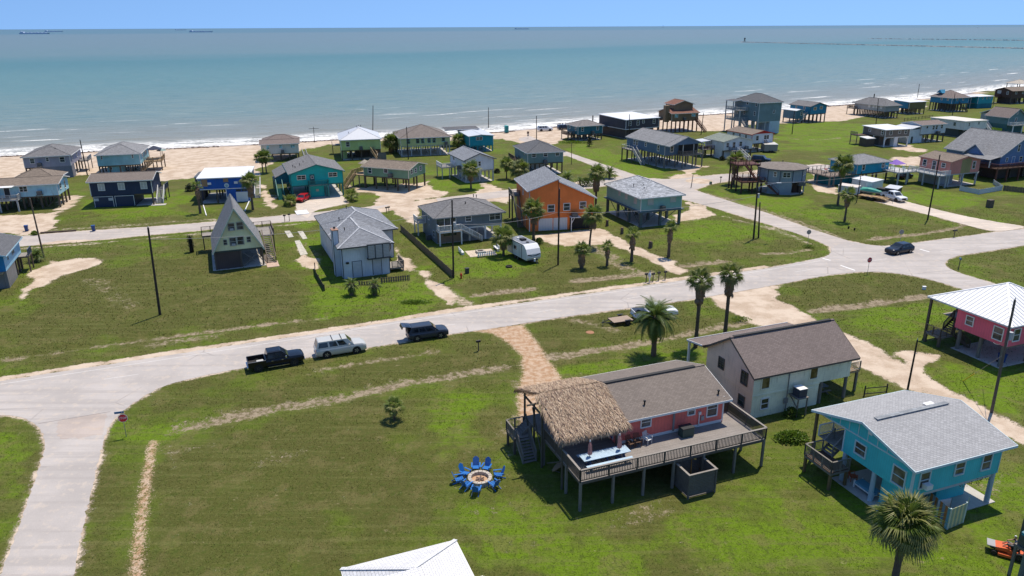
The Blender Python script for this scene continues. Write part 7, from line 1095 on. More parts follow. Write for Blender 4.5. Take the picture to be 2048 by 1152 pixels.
def fan_frond(name,mat,pet,rad,nb,droop,seed,dead=False,bw=0.06):
 """fan leaf along +x: stalk then a fan of separate pointed blades"""
 r=random.Random(seed);mb=MB();mb.bar((0,0,0),(pet*0.6,0,-0.02),0.04,0.025).bar((pet*0.6,0,-0.02),(pet,0,-0.06*droop),0.03,0.02);hub=Vector((pet,0,-0.06*droop));sp=1.15 if dead else 2.1
 for i in range(nb):
  a=sp*(i/(nb-1)-0.5)*2+r.gauss(0,0.03);ln=rad*(1-0.28*abs(i/(nb-1)-0.5)*2)*r.uniform(0.88,1.08);d=Vector((math.cos(a),math.sin(a),0));s=Vector((-d.y,d.x,0));w=rad*(0.085 if dead else bw)
  z1,z2=-0.08*droop,-0.42*droop*r.uniform(0.7,1.3)-(0.16*abs(a))
  m1=hub+d*ln*0.55+Vector((0,0,z1*ln));tp=hub+d*ln*(0.97-0.1*droop)+Vector((0,0,z2*ln));mb.cur=0;f=Vector((0,0,0.03))
  mb.face([hub,m1+s*w,m1+f]);mb.face([hub,m1+f,m1-s*w]);mb.cur=1;mb.face([m1+s*w,tp,m1+f]);mb.face([m1+f,tp,m1-s*w])
 return mb.mesh(name,[mat,mat if dead else TIP if seed%2 else mat],fix=False)
def feather_frond(name,mat,ln,seed,n=26):
 r=random.Random(seed);mb=MB();pts=[]
 for i in range(13):t=i/12;pts.append(Vector((ln*(t-0.12*t*t),0,ln*(0.16*t-0.62*t*t*t))))
 for a,c in zip(pts[:-1],pts[1:]):mb.bar(a,c,0.05*(1-a.x/ln*0.7),0.03)
 for i in range(n):
  t=0.12+0.87*i/(n-1);k=min(11,int(t*12));p=pts[k].lerp(pts[k+1],t*12-k);L_=ln*0.23*math.sin(math.pi*min(1,t*0.85+0.12))+0.05;tg=(pts[k+1]-pts[k]).normalized()
  for s in(-1,1):q=p+(tg*0.75+Vector((0,s,0))).normalized()*L_*r.uniform(0.85,1.1)+Vector((0,0,-0.22*L_));w=tg*0.035*(ln/2);mb.face([p-w,p+w,q])
 return mb.mesh(name,mat,fix=False)
FG=[fan_frond('frond',LEAF,0.75,0.85,17,dr,sd)for dr,sd in((0.5,2),(0.9,3),(1.3,4))];FP=[fan_frond('frond',LEAF2,0.7,0.8,15,dr,sd)for dr,sd in((0.8,12),(1.2,13))];FN=[fan_frond('frond',LEAF if k<3 else LEAF2,0.75,0.9,28,0.5+0.35*k,51+k,bw=0.030)for k in range(4)];FD=[fan_frond('dead_frond',DEADL,0.5,0.75,11,0.4,21,True),fan_frond('dead_frond',DEADL,0.6,0.85,11,0.6,22,True)];FF=[feather_frond('frond',DATEL,2.0,31),feather_frond('frond',DATEL,2.0,32)]
def put_frond(par,me,z,az,el,sc,name,roll=0.0,off=0.0,cx=0.0,cy=0.0):
 o=mobj(name,me,par);o.matrix_local=Matrix.Translation((cx+off*math.cos(az),cy+off*math.sin(az),z))@Matrix.Rotation(az,4,'Z')@Matrix.Rotation(-el,4,'Y')@Matrix.Rotation(roll,4,'X')@Matrix.Scale(sc,4);return o
SH2={}
def trunk(par,h,r,mat,lean=0.0,az=0.0,bulge=1.25):
 r_=random.Random(int(h*100));n=max(5,int(h/0.35));mb=MB();prof=[]
 for i in range(n+1):
  t=i/n;rr=r*(bulge-(bulge-1)*min(1,t*4))*r_.uniform(0.93,1.08);prof.append((rr,-0.15+(h+0.15)*t))
  if i<n:prof.append((rr*0.93,-0.15+(h+0.15)*(t+0.55/n)))
 mb.lathe(prof,9);mb.v=[(x+lean*(max(z,0)/max(h,0.1))**1.6*math.cos(az),y+lean*(max(z,0)/max(h,0.1))**1.6*math.sin(az),z)for x,y,z in mb.v];return mb.build('trunk',mat,par,smooth=True)
def fan_palm(label,base,crown_v,size=1.0,n=26,skirt=0,skirt_len=1.5,seed=1,r=0.17,name='fan_palm',dead=4,group='fan palms among the houses',pale=False,top=None,near=False):
 p=W(*base);h=hgt(base,crown_v);t=thing(name,label,'palm tree',(p.x,p.y,0),0,group);R_=random.Random(seed);lean=0;az=0
 if top:q=W(top[0],top[1],h);d=(q-p).to_2d();lean=min(d.length,h*0.25);az=math.atan2(d.y,d.x)
 trunk(t,h,r,BARK,lean,az);cx_,cy_=lean*math.cos(az),lean*math.sin(az)
 def pf(*a,**k):put_frond(t,*a,cx=cx_,cy=cy_,**k)
 for i in range(n):
  f=i/n;el=math.radians(80-104*f**0.8)+R_.gauss(0,0.10);pool=FN if near else FP if(pale and R_.random()<0.5)else FG;pf(pool[min(len(pool)-1,int(f*len(pool)))],h,i*2.39996+R_.gauss(0,0.15),el,1.3*size*R_.uniform(0.85,1.12),'frond',R_.gauss(0,0.25))
 for i in range(dead):pf(FD[i%2],h-0.15,R_.uniform(0,6.3),math.radians(R_.uniform(-62,-35)),size*0.9,'dead_frond')
 if skirt>20:
  mb=MB();wv=[0.14,0.30,0.52,0.62,0.45,0.30];mb.lathe([(size*wv[k]*R_.uniform(0.9,1.1),h-0.05-skirt_len*k/5)for k in range(6)],11);mb.v=[(x*R_.uniform(0.85,1.15)+cx_,y*R_.uniform(0.85,1.15)+cy_,z)for x,y,z in mb.v];mb.build('dead_skirt',DEADL,t)
 for i in range(skirt):
  f=i/max(1,skirt);pf(FD[i%2],h-0.2-skirt_len*f*0.75,i*2.39996,math.radians(R_.uniform(-84,-62)+10*(1-f)),size*R_.uniform(0.75,1.0),'dead_frond',0,r*0.9)
 return t
def date_palm(label,base,crown_v,ln=2.6,n=46,seed=1,r=0.28,name='date_palm',group=None,low=-70):
 p=W(*base);h=hgt(base,crown_v);t=thing(name,label,'palm tree',(p.x,p.y,0),0,group);R_=random.Random(seed);trunk(t,h,r,BARKR,bulge=1.1)
 MB().lathe([(r*0.9,h-0.5),(r*1.5,h-0.2),(r*1.3,h+0.15),(0.05,h+0.35)],10).build('boot',BARKR,t)
 for i in range(n):f=i/n;el=math.radians(80-(80-low)*f**0.9)+R_.gauss(0,0.07);put_frond(t,FF[i%2],h+0.1-0.25*f,i*2.39996+R_.gauss(0,0.1),el,ln/2.0*R_.uniform(0.85,1.1),'frond',R_.gauss(0,0.2),0.08)
 return t
# foreground
fan_palm('bushy fan palm in front of the turquoise house at the bottom right',(1783,1190),1050,1.13,66,12,0.9,5,0.24,dead=8,group=None,near=True)
date_palm('large dark feather palm beside the flatbed trailer, its shadow on the grass',(1307,711),636,2.75,64,3,0.30)
fan_palm('tall skirted fan palm, left of the pair behind the beige house',(1391,694),562,0.92,28,44,2.4,7,0.22,dead=6,near=True,group='pair of tall fan palms')
fan_palm('tall skirted fan palm, right of the pair behind the beige house',(1450,668),550,0.92,26,40,2.2,8,0.22,dead=8,near=True,group='pair of tall fan palms')
fan_palm('tiny lone fan palm on the big lawn left of the fire pit',(789,840),812,0.62,18,8,0.5,9,0.10,group=None,dead=5)
# row in front of the orange and mint houses
fan_palm('tall fan palm right in front of the orange house',(1067,486),420,1.25,32,14,1.6,11,0.26,dead=6,group='fan palms round the orange house')
fan_palm('slim fan palm at the right corner of the orange house lot',(1179,494),432,1.15,28,12,1.5,12,0.17,dead=5,group='fan palms round the orange house',top=(1187,432))
fan_palm('fan palm beside the white camper trailer',(1007,512),474,1.15,28,16,1.4,13,0.2,dead=6,group='fan palms round the orange house')
fan_palm('stout skirted fan palm left of the small one by the sandy drive',(1163,537),500,0.85,20,46,2.0,14,0.28,group='skirted fan palms by the sandy drive')
fan_palm('smallest skirted fan palm by the sandy drive',(1214,532),492,0.6,13,26,1.6,15,0.2,group='skirted fan palms by the sandy drive')
fan_palm('skirted fan palm on the near edge of the sandy drive',(1263,523),468,0.72,14,40,2.4,16,0.24,group='skirted fan palms by the sandy drive')
fan_palm('skirted fan palm on the lawn below the mint house',(1337,514),454,0.72,14,42,2.3,17,0.24,group='skirted fan palms by the sandy drive')
fan_palm('tall fan palm between the orange and mint houses',(1191,424),347,1.15,28,44,3.4,18,0.22,dead=8,group='fan palms round the orange house')
date_palm('low feather palm behind the orange house lower roof',(1134,372),358,2.6,34,19,0.3,group='low feather palms by the street',low=-25);date_palm('low feather palm by the street behind the mint house',(1219,357),346,2.3,30,20,0.28,group='low feather palms by the street',low=-25);date_palm('small feather palm between the two low ones by the street',(1160,374),362,1.5,20,21,0.2,group='low feather palms by the street',low=-10)
# around the navy, blue and sage houses
fan_palm('brown almost bare palm at the left corner of the royal blue house',(401,427),372,0.7,10,30,2.6,22,0.24,dead=8,group='palms beside the royal blue house');fan_palm('skirted fan palm at the right corner of the royal blue house',(506,420),362,1.15,26,34,2.6,23,0.24,group='palms beside the royal blue house')
fan_palm('slim palm by the beach, left of two side by side',(526,346),316,1.1,20,4,0.6,24,0.15,group='two slim palms by the beach');fan_palm('slim palm by the beach, right of two side by side',(533,346),314,1.15,22,4,0.6,25,0.15,group='two slim palms by the beach')
fan_palm('short young palm left of the red car',(581,411),402,0.95,18,2,0.4,26,0.15,group=None);fan_palm('short young palm right of the concrete drive',(704,402),391,0.95,16,2,0.4,27,0.15,group=None)
fan_palm('fan palm on the lawn in front of the white gable house',(942,378),340,1.35,28,16,1.4,28,0.2,group='palms by the white gable house');fan_palm('slim fan palm between the white gable and grey green houses',(1013,358),328,1.1,24,8,1.0,29,0.15,group='palms by the white gable house');fan_palm('bushy grey palm at the front corner of the grey green house',(1040,362),340,1.55,36,20,1.8,30,0.22,group='palms by the white gable house',pale=True);fan_palm('bushy palm at the left corner of the yellow green house',(783,306),285,1.6,34,18,1.8,31,0.25,group='palms by the yellow green house',pale=True);fan_palm('second bushy palm close by the yellow green house corner',(793,303),280,1.5,30,16,1.8,32,0.22,group='palms by the yellow green house',pale=True);fan_palm('palm behind the white gable house roof by the teal beach house',(917,298),281,1.4,26,8,1.2,33,0.22,group=None)
# right side
fan_palm('tall palm at the left of the round house deck',(1467,369),320,1.3,26,30,2.4,34,0.25,group=None,top=(1471,320));fan_palm('tall palm in front of the turquoise deck house',(1675,411),332,1.4,30,14,1.4,35,0.22,group='palms on the right lawn',top=(1687,330));fan_palm('shorter palm alone on the right lawn by the lumber trailer',(1689,443),391,0.95,16,26,1.6,36,0.2,group='palms on the right lawn',dead=6);fan_palm('palm beside the big blue house at the right edge',(2032,262),232,1.5,26,18,2.0,37,0.3,group=None)
# sagos
date_palm('low round sago palm by the left edge blue house',(75,523),512,1.5,40,40,0.25,'sago_palm','sago palms',-15);date_palm('low sago palm in front of the white chimney house, left one',(704,590),570,1.35,38,41,0.35,'sago_palm','sago palms',-60);date_palm('low sago palm in front of the white chimney house, right one',(750,590),571,1.3,38,42,0.35,'sago_palm','sago palms',-60)
BUSH=leafm('bush_leaf',(0.075,0.125,0.022),0.4);BUSHD=leafm('bush_dark_leaf',(0.020,0.032,0.016),0.1);BUSHB=leafm('bush_bright_leaf',(0.12,0.20,0.022),0.45)
def shrub(label,base,rx,ry,h,mat,n=500,lf=0.14,seed=1,name='shrub',group=None):
 p=W(*base);t=thing(name,label,'shrub',(p.x,p.y,0),0,group);R_=random.Random(seed);mb=MB()
 for i in range(n):
  a,b_=R_.uniform(0,6.283),R_.random()**0.5;z=h*R_.random()**0.7;k=math.sqrt(max(0.05,1-(z/h)**2));q=Vector((rx*b_*k*math.cos(a),ry*b_*k*math.sin(a),z));d=Vector((R_.gauss(0,1),R_.gauss(0,1),R_.gauss(0.3,0.8))).normalized()*lf*R_.uniform(0.6,1.4);s=d.cross(Vector((R_.gauss(0,1),R_.gauss(0,1),R_.gauss(0,1)))).normalized()*lf*0.4;mb.face([q,q+d*0.5+s,q+d,q+d*0.5-s])
 tag(mb.build('foliage',mat,t,fix=False),kind='stuff');MB().tube([(0,0,-0.1),(rx*0.2,0,h*0.35),(rx*0.35,ry*0.2,h*0.7)],[0.04,0.03,0.01]).tube([(0,0,-0.1),(-rx*0.25,0,h*0.4),(-rx*0.4,-ry*0.2,h*0.75)],[0.04,0.03,0.01]).build('stem',BARK,t);return t
shrub('bright green leafy shrub between the coral and turquoise houses',(1583,880),1.7,1.0,0.75,BUSHB,1500,0.20,1);shrub('small leafy shrub against the beige house wall below the condenser',(1582,833),0.9,0.6,0.9,BUSH,600,0.16,2);shrub('dark round shrub left of the royal blue house',(382,382),1.3,1.2,1.6,BUSHD,900,0.25,3);shrub('dark low shrub right of the white gable house',(994,346),0.9,0.9,1.0,BUSHD,500,0.25,4);shrub('weedy ditch clump below the white chimney house',(830,606),2.6,0.8,0.32,BUSHB,900,0.16,6,'weed_clump',None);shrub('weed clump at the end of the rocky ditch by the drive',(1480,640),1.6,1.0,0.3,BUSHB,450,0.14,7,'weed_clump');shrub('green bush at the foot of the palm by the camper',(1078,487),1.0,0.8,0.9,BUSH,500,0.2,8);shrub('low plants by the street behind the orange house',(1172,372),2.2,1.6,1.8,BUSH,900,0.3,9);shrub('small gnarled tree alone on the lawn behind the grey green house',(1179,293),0.9,0.9,2.6,BUSHD,420,0.3,10,'stunted_tree');shrub('sparse bush beside the small teal house',(1146,275),1.2,0.9,1.6,LEAF2,500,0.25,11);shrub('dark garden plant under the white green roofed house',(1444,321),0.9,0.8,1.1,BUSHD,400,0.25,12);shrub('leafy plant on the grass by the stop sign at the junction',(1617,494),1.2,0.7,0.25,BUSHB,320,0.14,13,'weed_clump');shrub('scrubby growth on the slope beside the street to the beach',(1150,286),6.0,2.0,0.5,BUSHB,900,0.3,15,'weed_clump');shrub('tuft of weeds at the foot of the leaning wooden pole',(70,470),0.8,0.5,0.7,BUSHB,350,0.2,16,'weed_clump')
# dead trunk wrapped in vines
p=W(384,504);t=thing('vine_stump','dark vine-covered dead trunk standing on the lawn left of the A-frame','tree stump',(p.x,p.y,0));MB().lathe([(0.36,-0.1),(0.33,0.7),(0.26,1.2),(0.27,2.2),(0.18,2.6)],9).build('trunk',wood('black_bark',(0.03,0.024,0.02),board=0),t,smooth=True);mb=MB();R_=random.Random(3)
for i in range(420):a=R_.uniform(0,6.28);z=R_.uniform(0.7,2.9);rr=R_.uniform(0.2,0.52);q=Vector((rr*math.cos(a),rr*math.sin(a),z));d=Vector((R_.gauss(0,1),R_.gauss(0,1),R_.gauss(-0.4,0.8))).normalized()*0.24;s=d.cross(Vector((0.3,0.5,0.8))).normalized()*0.06;mb.face([q,q+d*0.5+s,q+d,q+d*0.5-s])
tag(mb.build('vines',BUSHD,t,fix=False),kind='stuff')
for b_,lb in((S5(440,640),'short brown palm stump nearest the orange house carport'),(S5(595,722),'short brown palm stump in the middle of three below the mint house'),(S5(890,870),'short brown palm stump nearest the road below the mint house')):
 p=W(*b_);hh=0.9;t=thing('palm_stump',lb,'tree stump',(p.x,p.y,0),0,'three palm stumps in a row');MB().lathe([(0.32,-0.1),(0.28,0.3),(0.26,0.9),(0.24,1.15)],9).build('trunk',BARK,t);MB().cyl((0,0,1.13),(0,0,1.18),0.23,0.2,9).build('cut_top',BARKR,t)
# ================================================================ vehicles
def sharp(o,a=35):
 o.data.polygons.foreach_set('use_smooth',[True]*len(o.data.polygons));o.data.set_sharp_from_angle(angle=math.radians(a));return o
TYRE=plain('tyre_rubber',(0.012,0.012,0.013),0.8,var=0.1);RIM=plain('alloy_rim',(0.42,0.43,0.44),0.3,metal=0.6);RIMD=plain('dark_rim',(0.07,0.07,0.075),0.35,metal=0.5);CGL=glassm('car_glass',(0.010,0.014,0.02),0.03);LAMP=plain('head_lamp',(0.6,0.62,0.65),0.15);TAILL=plain('tail_lamp',(0.30,0.008,0.01),0.25);CHROME=plain('chrome',(0.55,0.56,0.57),0.15,metal=0.9);ARCH=plain('arch_black',(0.008,0.008,0.009),0.7)
def carpaint(n,rgb,metal=0.0):return plain(n,rgb,0.28,metal=metal,var=0.04,spec=0.3,coat=0.25)
WHL={}
def wheel(par,x,y,r,w,rim):
 k=(round(r,2),rim.name)
 if k not in WHL:
  a=MB();prof=[(r*0.62,-w/2),(r*0.93,-w/2),(r,-w*0.32),(r,w*0.32),(r*0.93,w/2),(r*0.62,w/2)];a.lathe(prof,18);me1=a.mesh('tyre',TYRE);b_=MB().lathe([(r*0.64,w*0.30),(r*0.62,w*0.49),(r*0.2,w*0.40),(0.03,w*0.42)],18)
  for i in range(5):t=2*math.pi*i/5;b_.bar((0.05*math.cos(t),0.05*math.sin(t),w*0.44),(r*0.58*math.cos(t),r*0.58*math.sin(t),w*0.47),r*0.16,0.03,up=(0,0,1))
  WHL[k]=(me1,b_.mesh('rim',rim))
 t=mobj('tyre',WHL[k][0],par,(x,y,r));t.rotation_euler=(math.pi/2 if y<0 else-math.pi/2,0,0);mobj('rim',WHL[k][1],t);return t
def loft(mb,st):
 """stations (x, w, zb, zs, zt): rounded car body cross-sections"""
 rings=[]
 for x,w,zb,zs,zt in st:
  rings.append([(x,-w*0.86,zb),(x,-w*0.97,zb+0.12),(x,-w,zb+(zs-zb)*0.55),(x,-w*0.985,zs),(x,-w*0.90,zt-0.015),(x,-w*0.55,zt+0.02),(x,0,zt+0.03),(x,w*0.55,zt+0.02),(x,w*0.90,zt-0.015),(x,w*0.985,zs),(x,w,zb+(zs-zb)*0.55),(x,w*0.97,zb+0.12),(x,w*0.86,zb)])
 n=len(rings[0]);b=len(mb.v)
 for r in rings:mb.v+=r
 for i in range(len(rings)-1):
  for j in range(n):k=(j+1)%n;mb.f.append([b+i*n+j,b+i*n+k,b+(i+1)*n+k,b+(i+1)*n+j]);mb.m.append(mb.cur)
 mb.f.append([b+j for j in reversed(range(n))]);e=b+(len(rings)-1)*n;mb.f.append([e+j for j in range(n)]);mb.m+=[mb.cur]*2
def cabin(par,xb0,xt0,xt1,xb1,w,zb,zt,paintm,splits,wr=0.80,back_glass=True):
 """greenhouse: painted pillars and roof, separate glass panes"""
 mb=MB();wt=w*wr;B=[(xb0,-w,zb),(xb1,-w,zb),(xb1,w,zb),(xb0,w,zb)];Tp=[(xt0,-wt,zt),(xt1,-wt,zt),(xt1,wt,zt),(xt0,wt,zt)]
 for i in range(4):j=(i+1)%4;mb.face([B[i],B[j],Tp[j],Tp[i]])
 c=0.05;mb.face([Tp[0],Tp[1],(xt1-0.12,-wt*0.7,zt+c),(xt0+0.12,-wt*0.7,zt+c)]);mb.face([(xt0+0.12,wt*0.7,zt+c),(xt1-0.12,wt*0.7,zt+c),Tp[2],Tp[3]]);mb.face([(xt0+0.12,-wt*0.7,zt+c),(xt1-0.12,-wt*0.7,zt+c),(xt1-0.12,wt*0.7,zt+c),(xt0+0.12,wt*0.7,zt+c)]);mb.face([Tp[1],Tp[2],(xt1-0.12,wt*0.7,zt+c),(xt1-0.12,-wt*0.7,zt+c)]);mb.face([Tp[3],Tp[0],(xt0+0.12,-wt*0.7,zt+c),(xt0+0.12,wt*0.7,zt+c)])
 sharp(mb.build('cabin',paintm,par),30)
 def q(P,u0,u1,v0,v1,nm,off):
  P=[Vector(p)for p in P];f=lambda u,v:(P[0]*(1-u)+P[1]*u)*(1-v)+(P[3]*(1-u)+P[2]*u)*v
  a=[f(u0,v0),f(u1,v0),f(u1,v1),f(u0,v1)];n=(a[1]-a[0]).cross(a[3]-a[0]).normalized()
  ctr=Vector(((xt0+xt1)/2,0,(zb+zt)/2));n=n if n.dot(a[0]-ctr)>0 else-n;m_=MB();m_.face([x+n*off for x in a]);m_.build(nm,CGL,par)
 for s in(0,2):
  P=[B[0],B[1],Tp[1],Tp[0]]if s==0 else[B[3],B[2],Tp[2],Tp[3]]
  for u0,u1 in splits:q(P,u0,u1,0.16,0.84,'side_window',0.008)
 q([B[1],B[2],Tp[2],Tp[1]],0.06,0.94,0.06,0.93,'windscreen',0.008)
 if back_glass:q([B[3],B[0],Tp[0],Tp[3]],0.10,0.90,0.15,0.88,'rear_window',0.008)
def place2(rear,front,track=1.66,side=-1):
 """centre and heading from the ground pixels of the two near-side wheels"""
 a=W(*rear);b=W(*front);d=(b-a);d.z=0;rz=math.atan2(d.y,d.x);n=Vector((-d.y,d.x,0)).normalized();n=n if n.y>0 else-n
 return(a+b)/2+n*track/2,rz,d.length
def suv(label,loc,rz,m,L=4.9,w=0.96,h=1.75,rim=None,name='suv',hatch=False,rack=False,wb=None,low=False,cat='car',rs=0.28,fs=1.85):
 t=thing(name,label,cat,(loc.x,loc.y,0.03 if loc.z==0 else loc.z),rz);wb=wb or L*0.58;f,r=L/2,-L/2;zb=0.24;hz=h*0.60;zs=h*0.50;k=L/4.9;rw=0.385*(h/1.75)**0.6 if not low else 0.33
 mb=MB();loft(mb,[(r,w*0.80,zb+0.14,zs*0.92,h*0.54),(r+0.08,w*0.93,zb+0.06,zs,h*0.575),(r+0.5*k,w,zb,zs*1.06,h*0.60),(0,w,zb,zs*1.05,h*0.59),(f-1.35*k,w,zb,zs*1.05,h*0.605),(f-1.0*k,w*0.99,zb,zs*1.03,h*0.60),(f-0.40*k,w*0.97,zb+0.02,zs*1.0,h*0.575),(f-0.12*k,w*0.92,zb+0.04,zs*0.93,h*0.53),(f,w*0.82,zb+0.10,zs*0.8,h*0.46)])
 body=sharp(mb.build('body',m,t),38)
 cabin(t,r+0.06,r+(rs if not low else 0.7)*k,f-fs*k,f-1.18*k,w*0.95,h*0.575,h-0.05,m,((0.05,0.315),(0.365,0.585),(0.62,0.84)),0.83,not hatch)
 for x in(-wb/2,wb/2):
  for s in(-1,1):
   MB().cyl((x,s*(w-0.09),rw*0.98),(x,s*(w+0.006),rw*0.98),rw*1.17,rw*1.17,18).build('wheel_arch',ARCH,t);wheel(t,x,s*(w-0.09),rw,0.22,rim or RIM)
 for s in(-1,1):
  MB().box(f-0.30,s*w*0.52-0.17,h*0.385,f-0.03,s*w*0.52+0.17,h*0.455).build('headlight',LAMP,t);MB().box(r-0.012,s*w*0.70-0.10,h*0.38,r+0.06,s*w*0.70+0.10,h*0.53).build('tail_light',TAILL,t);MB().box(f-1.75*k,s*(w+0.10)-0.09,h*0.60,f-1.6*k,s*(w+0.10)+0.09,h*0.68).build('mirror',m,t)
 MB().box(f-0.10,-w*0.42,h*0.25,f+0.012,w*0.42,h*0.37).build('grille',BLACK,t);MB().box(f-0.12,-w*0.72,zb+0.02,f+0.02,w*0.72,zb+0.14).build('bumper',BLACK,t);MB().box(r-0.04,-w*0.8,zb+0.06,r+0.12,w*0.8,zb+0.24).build('rear_bumper',BLACK if rack is None else m,t)
 if rack:
  for x in(-0.9,0.1):MB().box(x-0.04,-w*0.74,h-0.02,x+0.04,w*0.74,h+0.04).build('roof_bar',BLACK,t)
 if hatch:
  MB().box(r+0.02,-w*0.78,h*0.36,r+0.5,w*0.78,h*0.55).build('cargo_load',plain('cargo_mixed',(0.08,0.03,0.03),0.8),t);MB().box(r-0.03,-w*0.72,h*0.58,r+0.10,w*0.72,h*0.90).build('cargo_opening',ARCH,t);g_=MB().bar((r+0.42,0,h-0.02),(r-0.62,0,h+0.18),w*1.5,0.06);o=g_.build('tailgate',m,t);MB().bar((r+0.28,0,h+0.042),(r-0.22,0,h+0.138),w*1.2,0.02).build('tailgate_glass',CGL,o);MB().bar((r-0.60,0,h+0.11),(r-0.70,0,h-0.15),w*1.4,0.08).build('tailgate_lower',m,o)
 return t
def pickup(label,loc,rz,m,L=5.85,w=1.0,h=1.93,rim=None,load=None,wb=None,name='pickup_truck',chrome=True,steps=True):
 t=thing(name,label,'truck',(loc.x,loc.y,0.03),rz);wb=wb or L*0.625;f,r=L/2,-L/2;zb=0.40;k=L/5.85;zs,zd=1.02,1.18;rw=0.40;xc=r+1.85*k
 mb=MB();loft(mb,[(xc,w*0.98,zb,zs,zd),(xc+0.3,w,zb,zs,zd),(f-1.9*k,w,zb,zs,zd),(f-1.5*k,w,zb,zs,zd+0.0),(f-0.5*k,w*0.97,zb,zs*0.98,zd-0.02),(f-0.12*k,w*0.93,zb+0.04,zs*0.95,zd-0.08),(f,w*0.86,zb+0.12,zs*0.9,zd-0.2)]);sharp(mb.build('body',m,t),38)
 MB().box(r+0.05,-w,zb+0.12,xc-0.015,-w+0.09,zd-0.02).build('bed_side',m,t);MB().box(r+0.05,w-0.09,zb+0.12,xc-0.015,w,zd-0.02).build('bed_side',m,t);MB().box(r,-w*0.98,zb+0.12,r+0.07,w*0.98,zd-0.02).build('tailgate',m,t);MB().box(r+0.075,-w+0.095,zb+0.14,xc-0.02,w-0.095,zb+0.30).build('bed_floor',plain('bed_liner',(0.02,0.02,0.022),0.8),t);MB().box(xc-0.07,-w+0.095,zb+0.31,xc-0.018,w-0.095,zd-0.03).build('bed_front',m,t)
 for s in(-1,1):MB().box(r+0.05,s*(w-0.05)-0.06,zd-0.018,xc-0.02,s*(w-0.05)+0.06,zd+0.015).build('bed_rail',plain('rail_grey',(0.10,0.105,0.11),0.5),t)
 cabin(t,xc+0.02,xc+0.22*k,f-2.35*k,f-1.52*k,w*0.94,zd-0.03,h-0.05,m,((0.06,0.40),(0.44,0.80)),0.82)
 for x in(-wb/2-0.05,wb/2-0.05):
  for s in(-1,1):MB().cyl((x,s*(w-0.10),rw),(x,s*(w+0.010),rw),rw*1.2,rw*1.2,18).build('wheel_arch',ARCH,t);wheel(t,x,s*(w-0.10),rw,0.26,rim or RIM)
 for s in(-1,1):
  MB().box(f-0.25,s*w*0.68-0.16,0.78,f-0.02,s*w*0.68+0.16,1.0).build('headlight',LAMP,t);MB().box(r-0.01,s*w*0.90-0.07,0.75,r+0.07,s*w*0.90+0.07,1.1).build('tail_light',TAILL,t);MB().box(f-2.0*k,s*(w+0.14)-0.10,zd+0.02,f-1.86*k,s*(w+0.14)+0.10,zd+0.22).build('mirror',m if not chrome else CHROME,t)
  if steps:MB().box(xc+0.1,s*(w+0.04)-0.07,zb-0.06,f-1.65*k,s*(w+0.04)+0.07,zb-0.01).build('side_step',CHROME,t)
  for xh in(xc+0.55,xc+1.6):MB().box(xh,s*(w+0.012)-0.015,0.98,xh+0.2,s*(w+0.012)+0.015,1.02).build('door_handle',CHROME if chrome else m,t)
 MB().box(f-0.08,-w*0.50,0.62,f+0.015,w*0.50,0.98).build('grille',BLACK,t);MB().box(f-0.15,-w*0.88,zb+0.02,f+0.07,w*0.88,zb+0.22).build('bumper',CHROME if chrome else BLACK,t);MB().box(r-0.12,-w*0.85,zb+0.03,r+0.04,w*0.85,zb+0.2).build('rear_bumper',CHROME,t)
 if load:load(t,r,xc,zb+0.305)
 return t
def coolbox(t,r,xc,z):MB().box(xc-0.95,-0.75,z,xc-0.25,-0.35,z+0.42).build('cooler_box',plain('cooler_grey',(0.42,0.42,0.40),0.6),t)
c_,rz_,d_=place2(S7(222,560),S7(548,503));pickup('black crew-cab pickup truck parked at the roadside, leftmost of three',c_,rz_,carpaint('paint_black',(0.0035,0.005,0.010)),5.9,1.0,1.95,RIMD,coolbox,d_)
c_,rz_,d_=place2(S7(838,436),S7(1108,393));suv('silver long SUV with black roof bars parked at the roadside',c_,rz_,carpaint('paint_silver',(0.50,0.50,0.47),0.15),5.65,1.02,2.0,RIM,rack=True,wb=d_)
c_,rz_,d_=place2(S7(1660,286),S7(1872,256));suv('dark grey SUV with its tailgate open at the roadside',c_,rz_,carpaint('paint_gunmetal',(0.035,0.045,0.065),0.2),4.85,0.97,1.78,RIM,hatch=True,wb=d_,rs=0.4,fs=2.0)
c_,rz_,d_=place2(R7(795,950),R7(665,972));suv('black crossover driving through the junction',c_,rz_,carpaint('paint_dark_blue_black',(0.014,0.017,0.028),0.2),4.9,0.96,1.66,RIM,wb=min(d_,2.85),rs=0.95,fs=2.15)
c_,rz_,d_=place2(R7(545,455),R7(686,496),side=-1);pickup('white pickup truck parked on the concrete driveway at right',W(*R7(640,462)),math.radians(-58)if False else math.atan2((W(*R7(686,496))-W(*R7(540,452))).y,(W(*R7(686,496))-W(*R7(540,452))).x),carpaint('paint_white',(0.68,0.70,0.72)),5.9,1.0,1.93,RIMD)
a_=W(1283,640);b2=W(1346,638);c_,rz_,d_=place2((1281,643),(1345,637.5));pickup('white pickup truck with dark bed half hidden behind the feather palm',c_,rz_,MATS['paint_white'],5.7,0.98,1.88,RIMD,None,3.5)
suv('red hatchback parked on the concrete drive of the teal house',W(606,402),math.radians(-100),carpaint('paint_red',(0.36,0.012,0.02)),4.3,0.90,1.50,RIM,'hatchback',low=True)
pickup('dark red pickup truck in the orange house carport',W(*S4(1770,612))+Vector((0.2,1.6,0)),math.radians(100),carpaint('paint_maroon',(0.12,0.01,0.012)),5.6,0.96,1.85,RIM)
suv('dark blue SUV parked behind the round house deck',W(*R5(800,808))+Vector((0,0.8,0)),math.radians(-32),carpaint('paint_navy',(0.02,0.035,0.06),0.3),5.0,0.98,1.8,RIM)
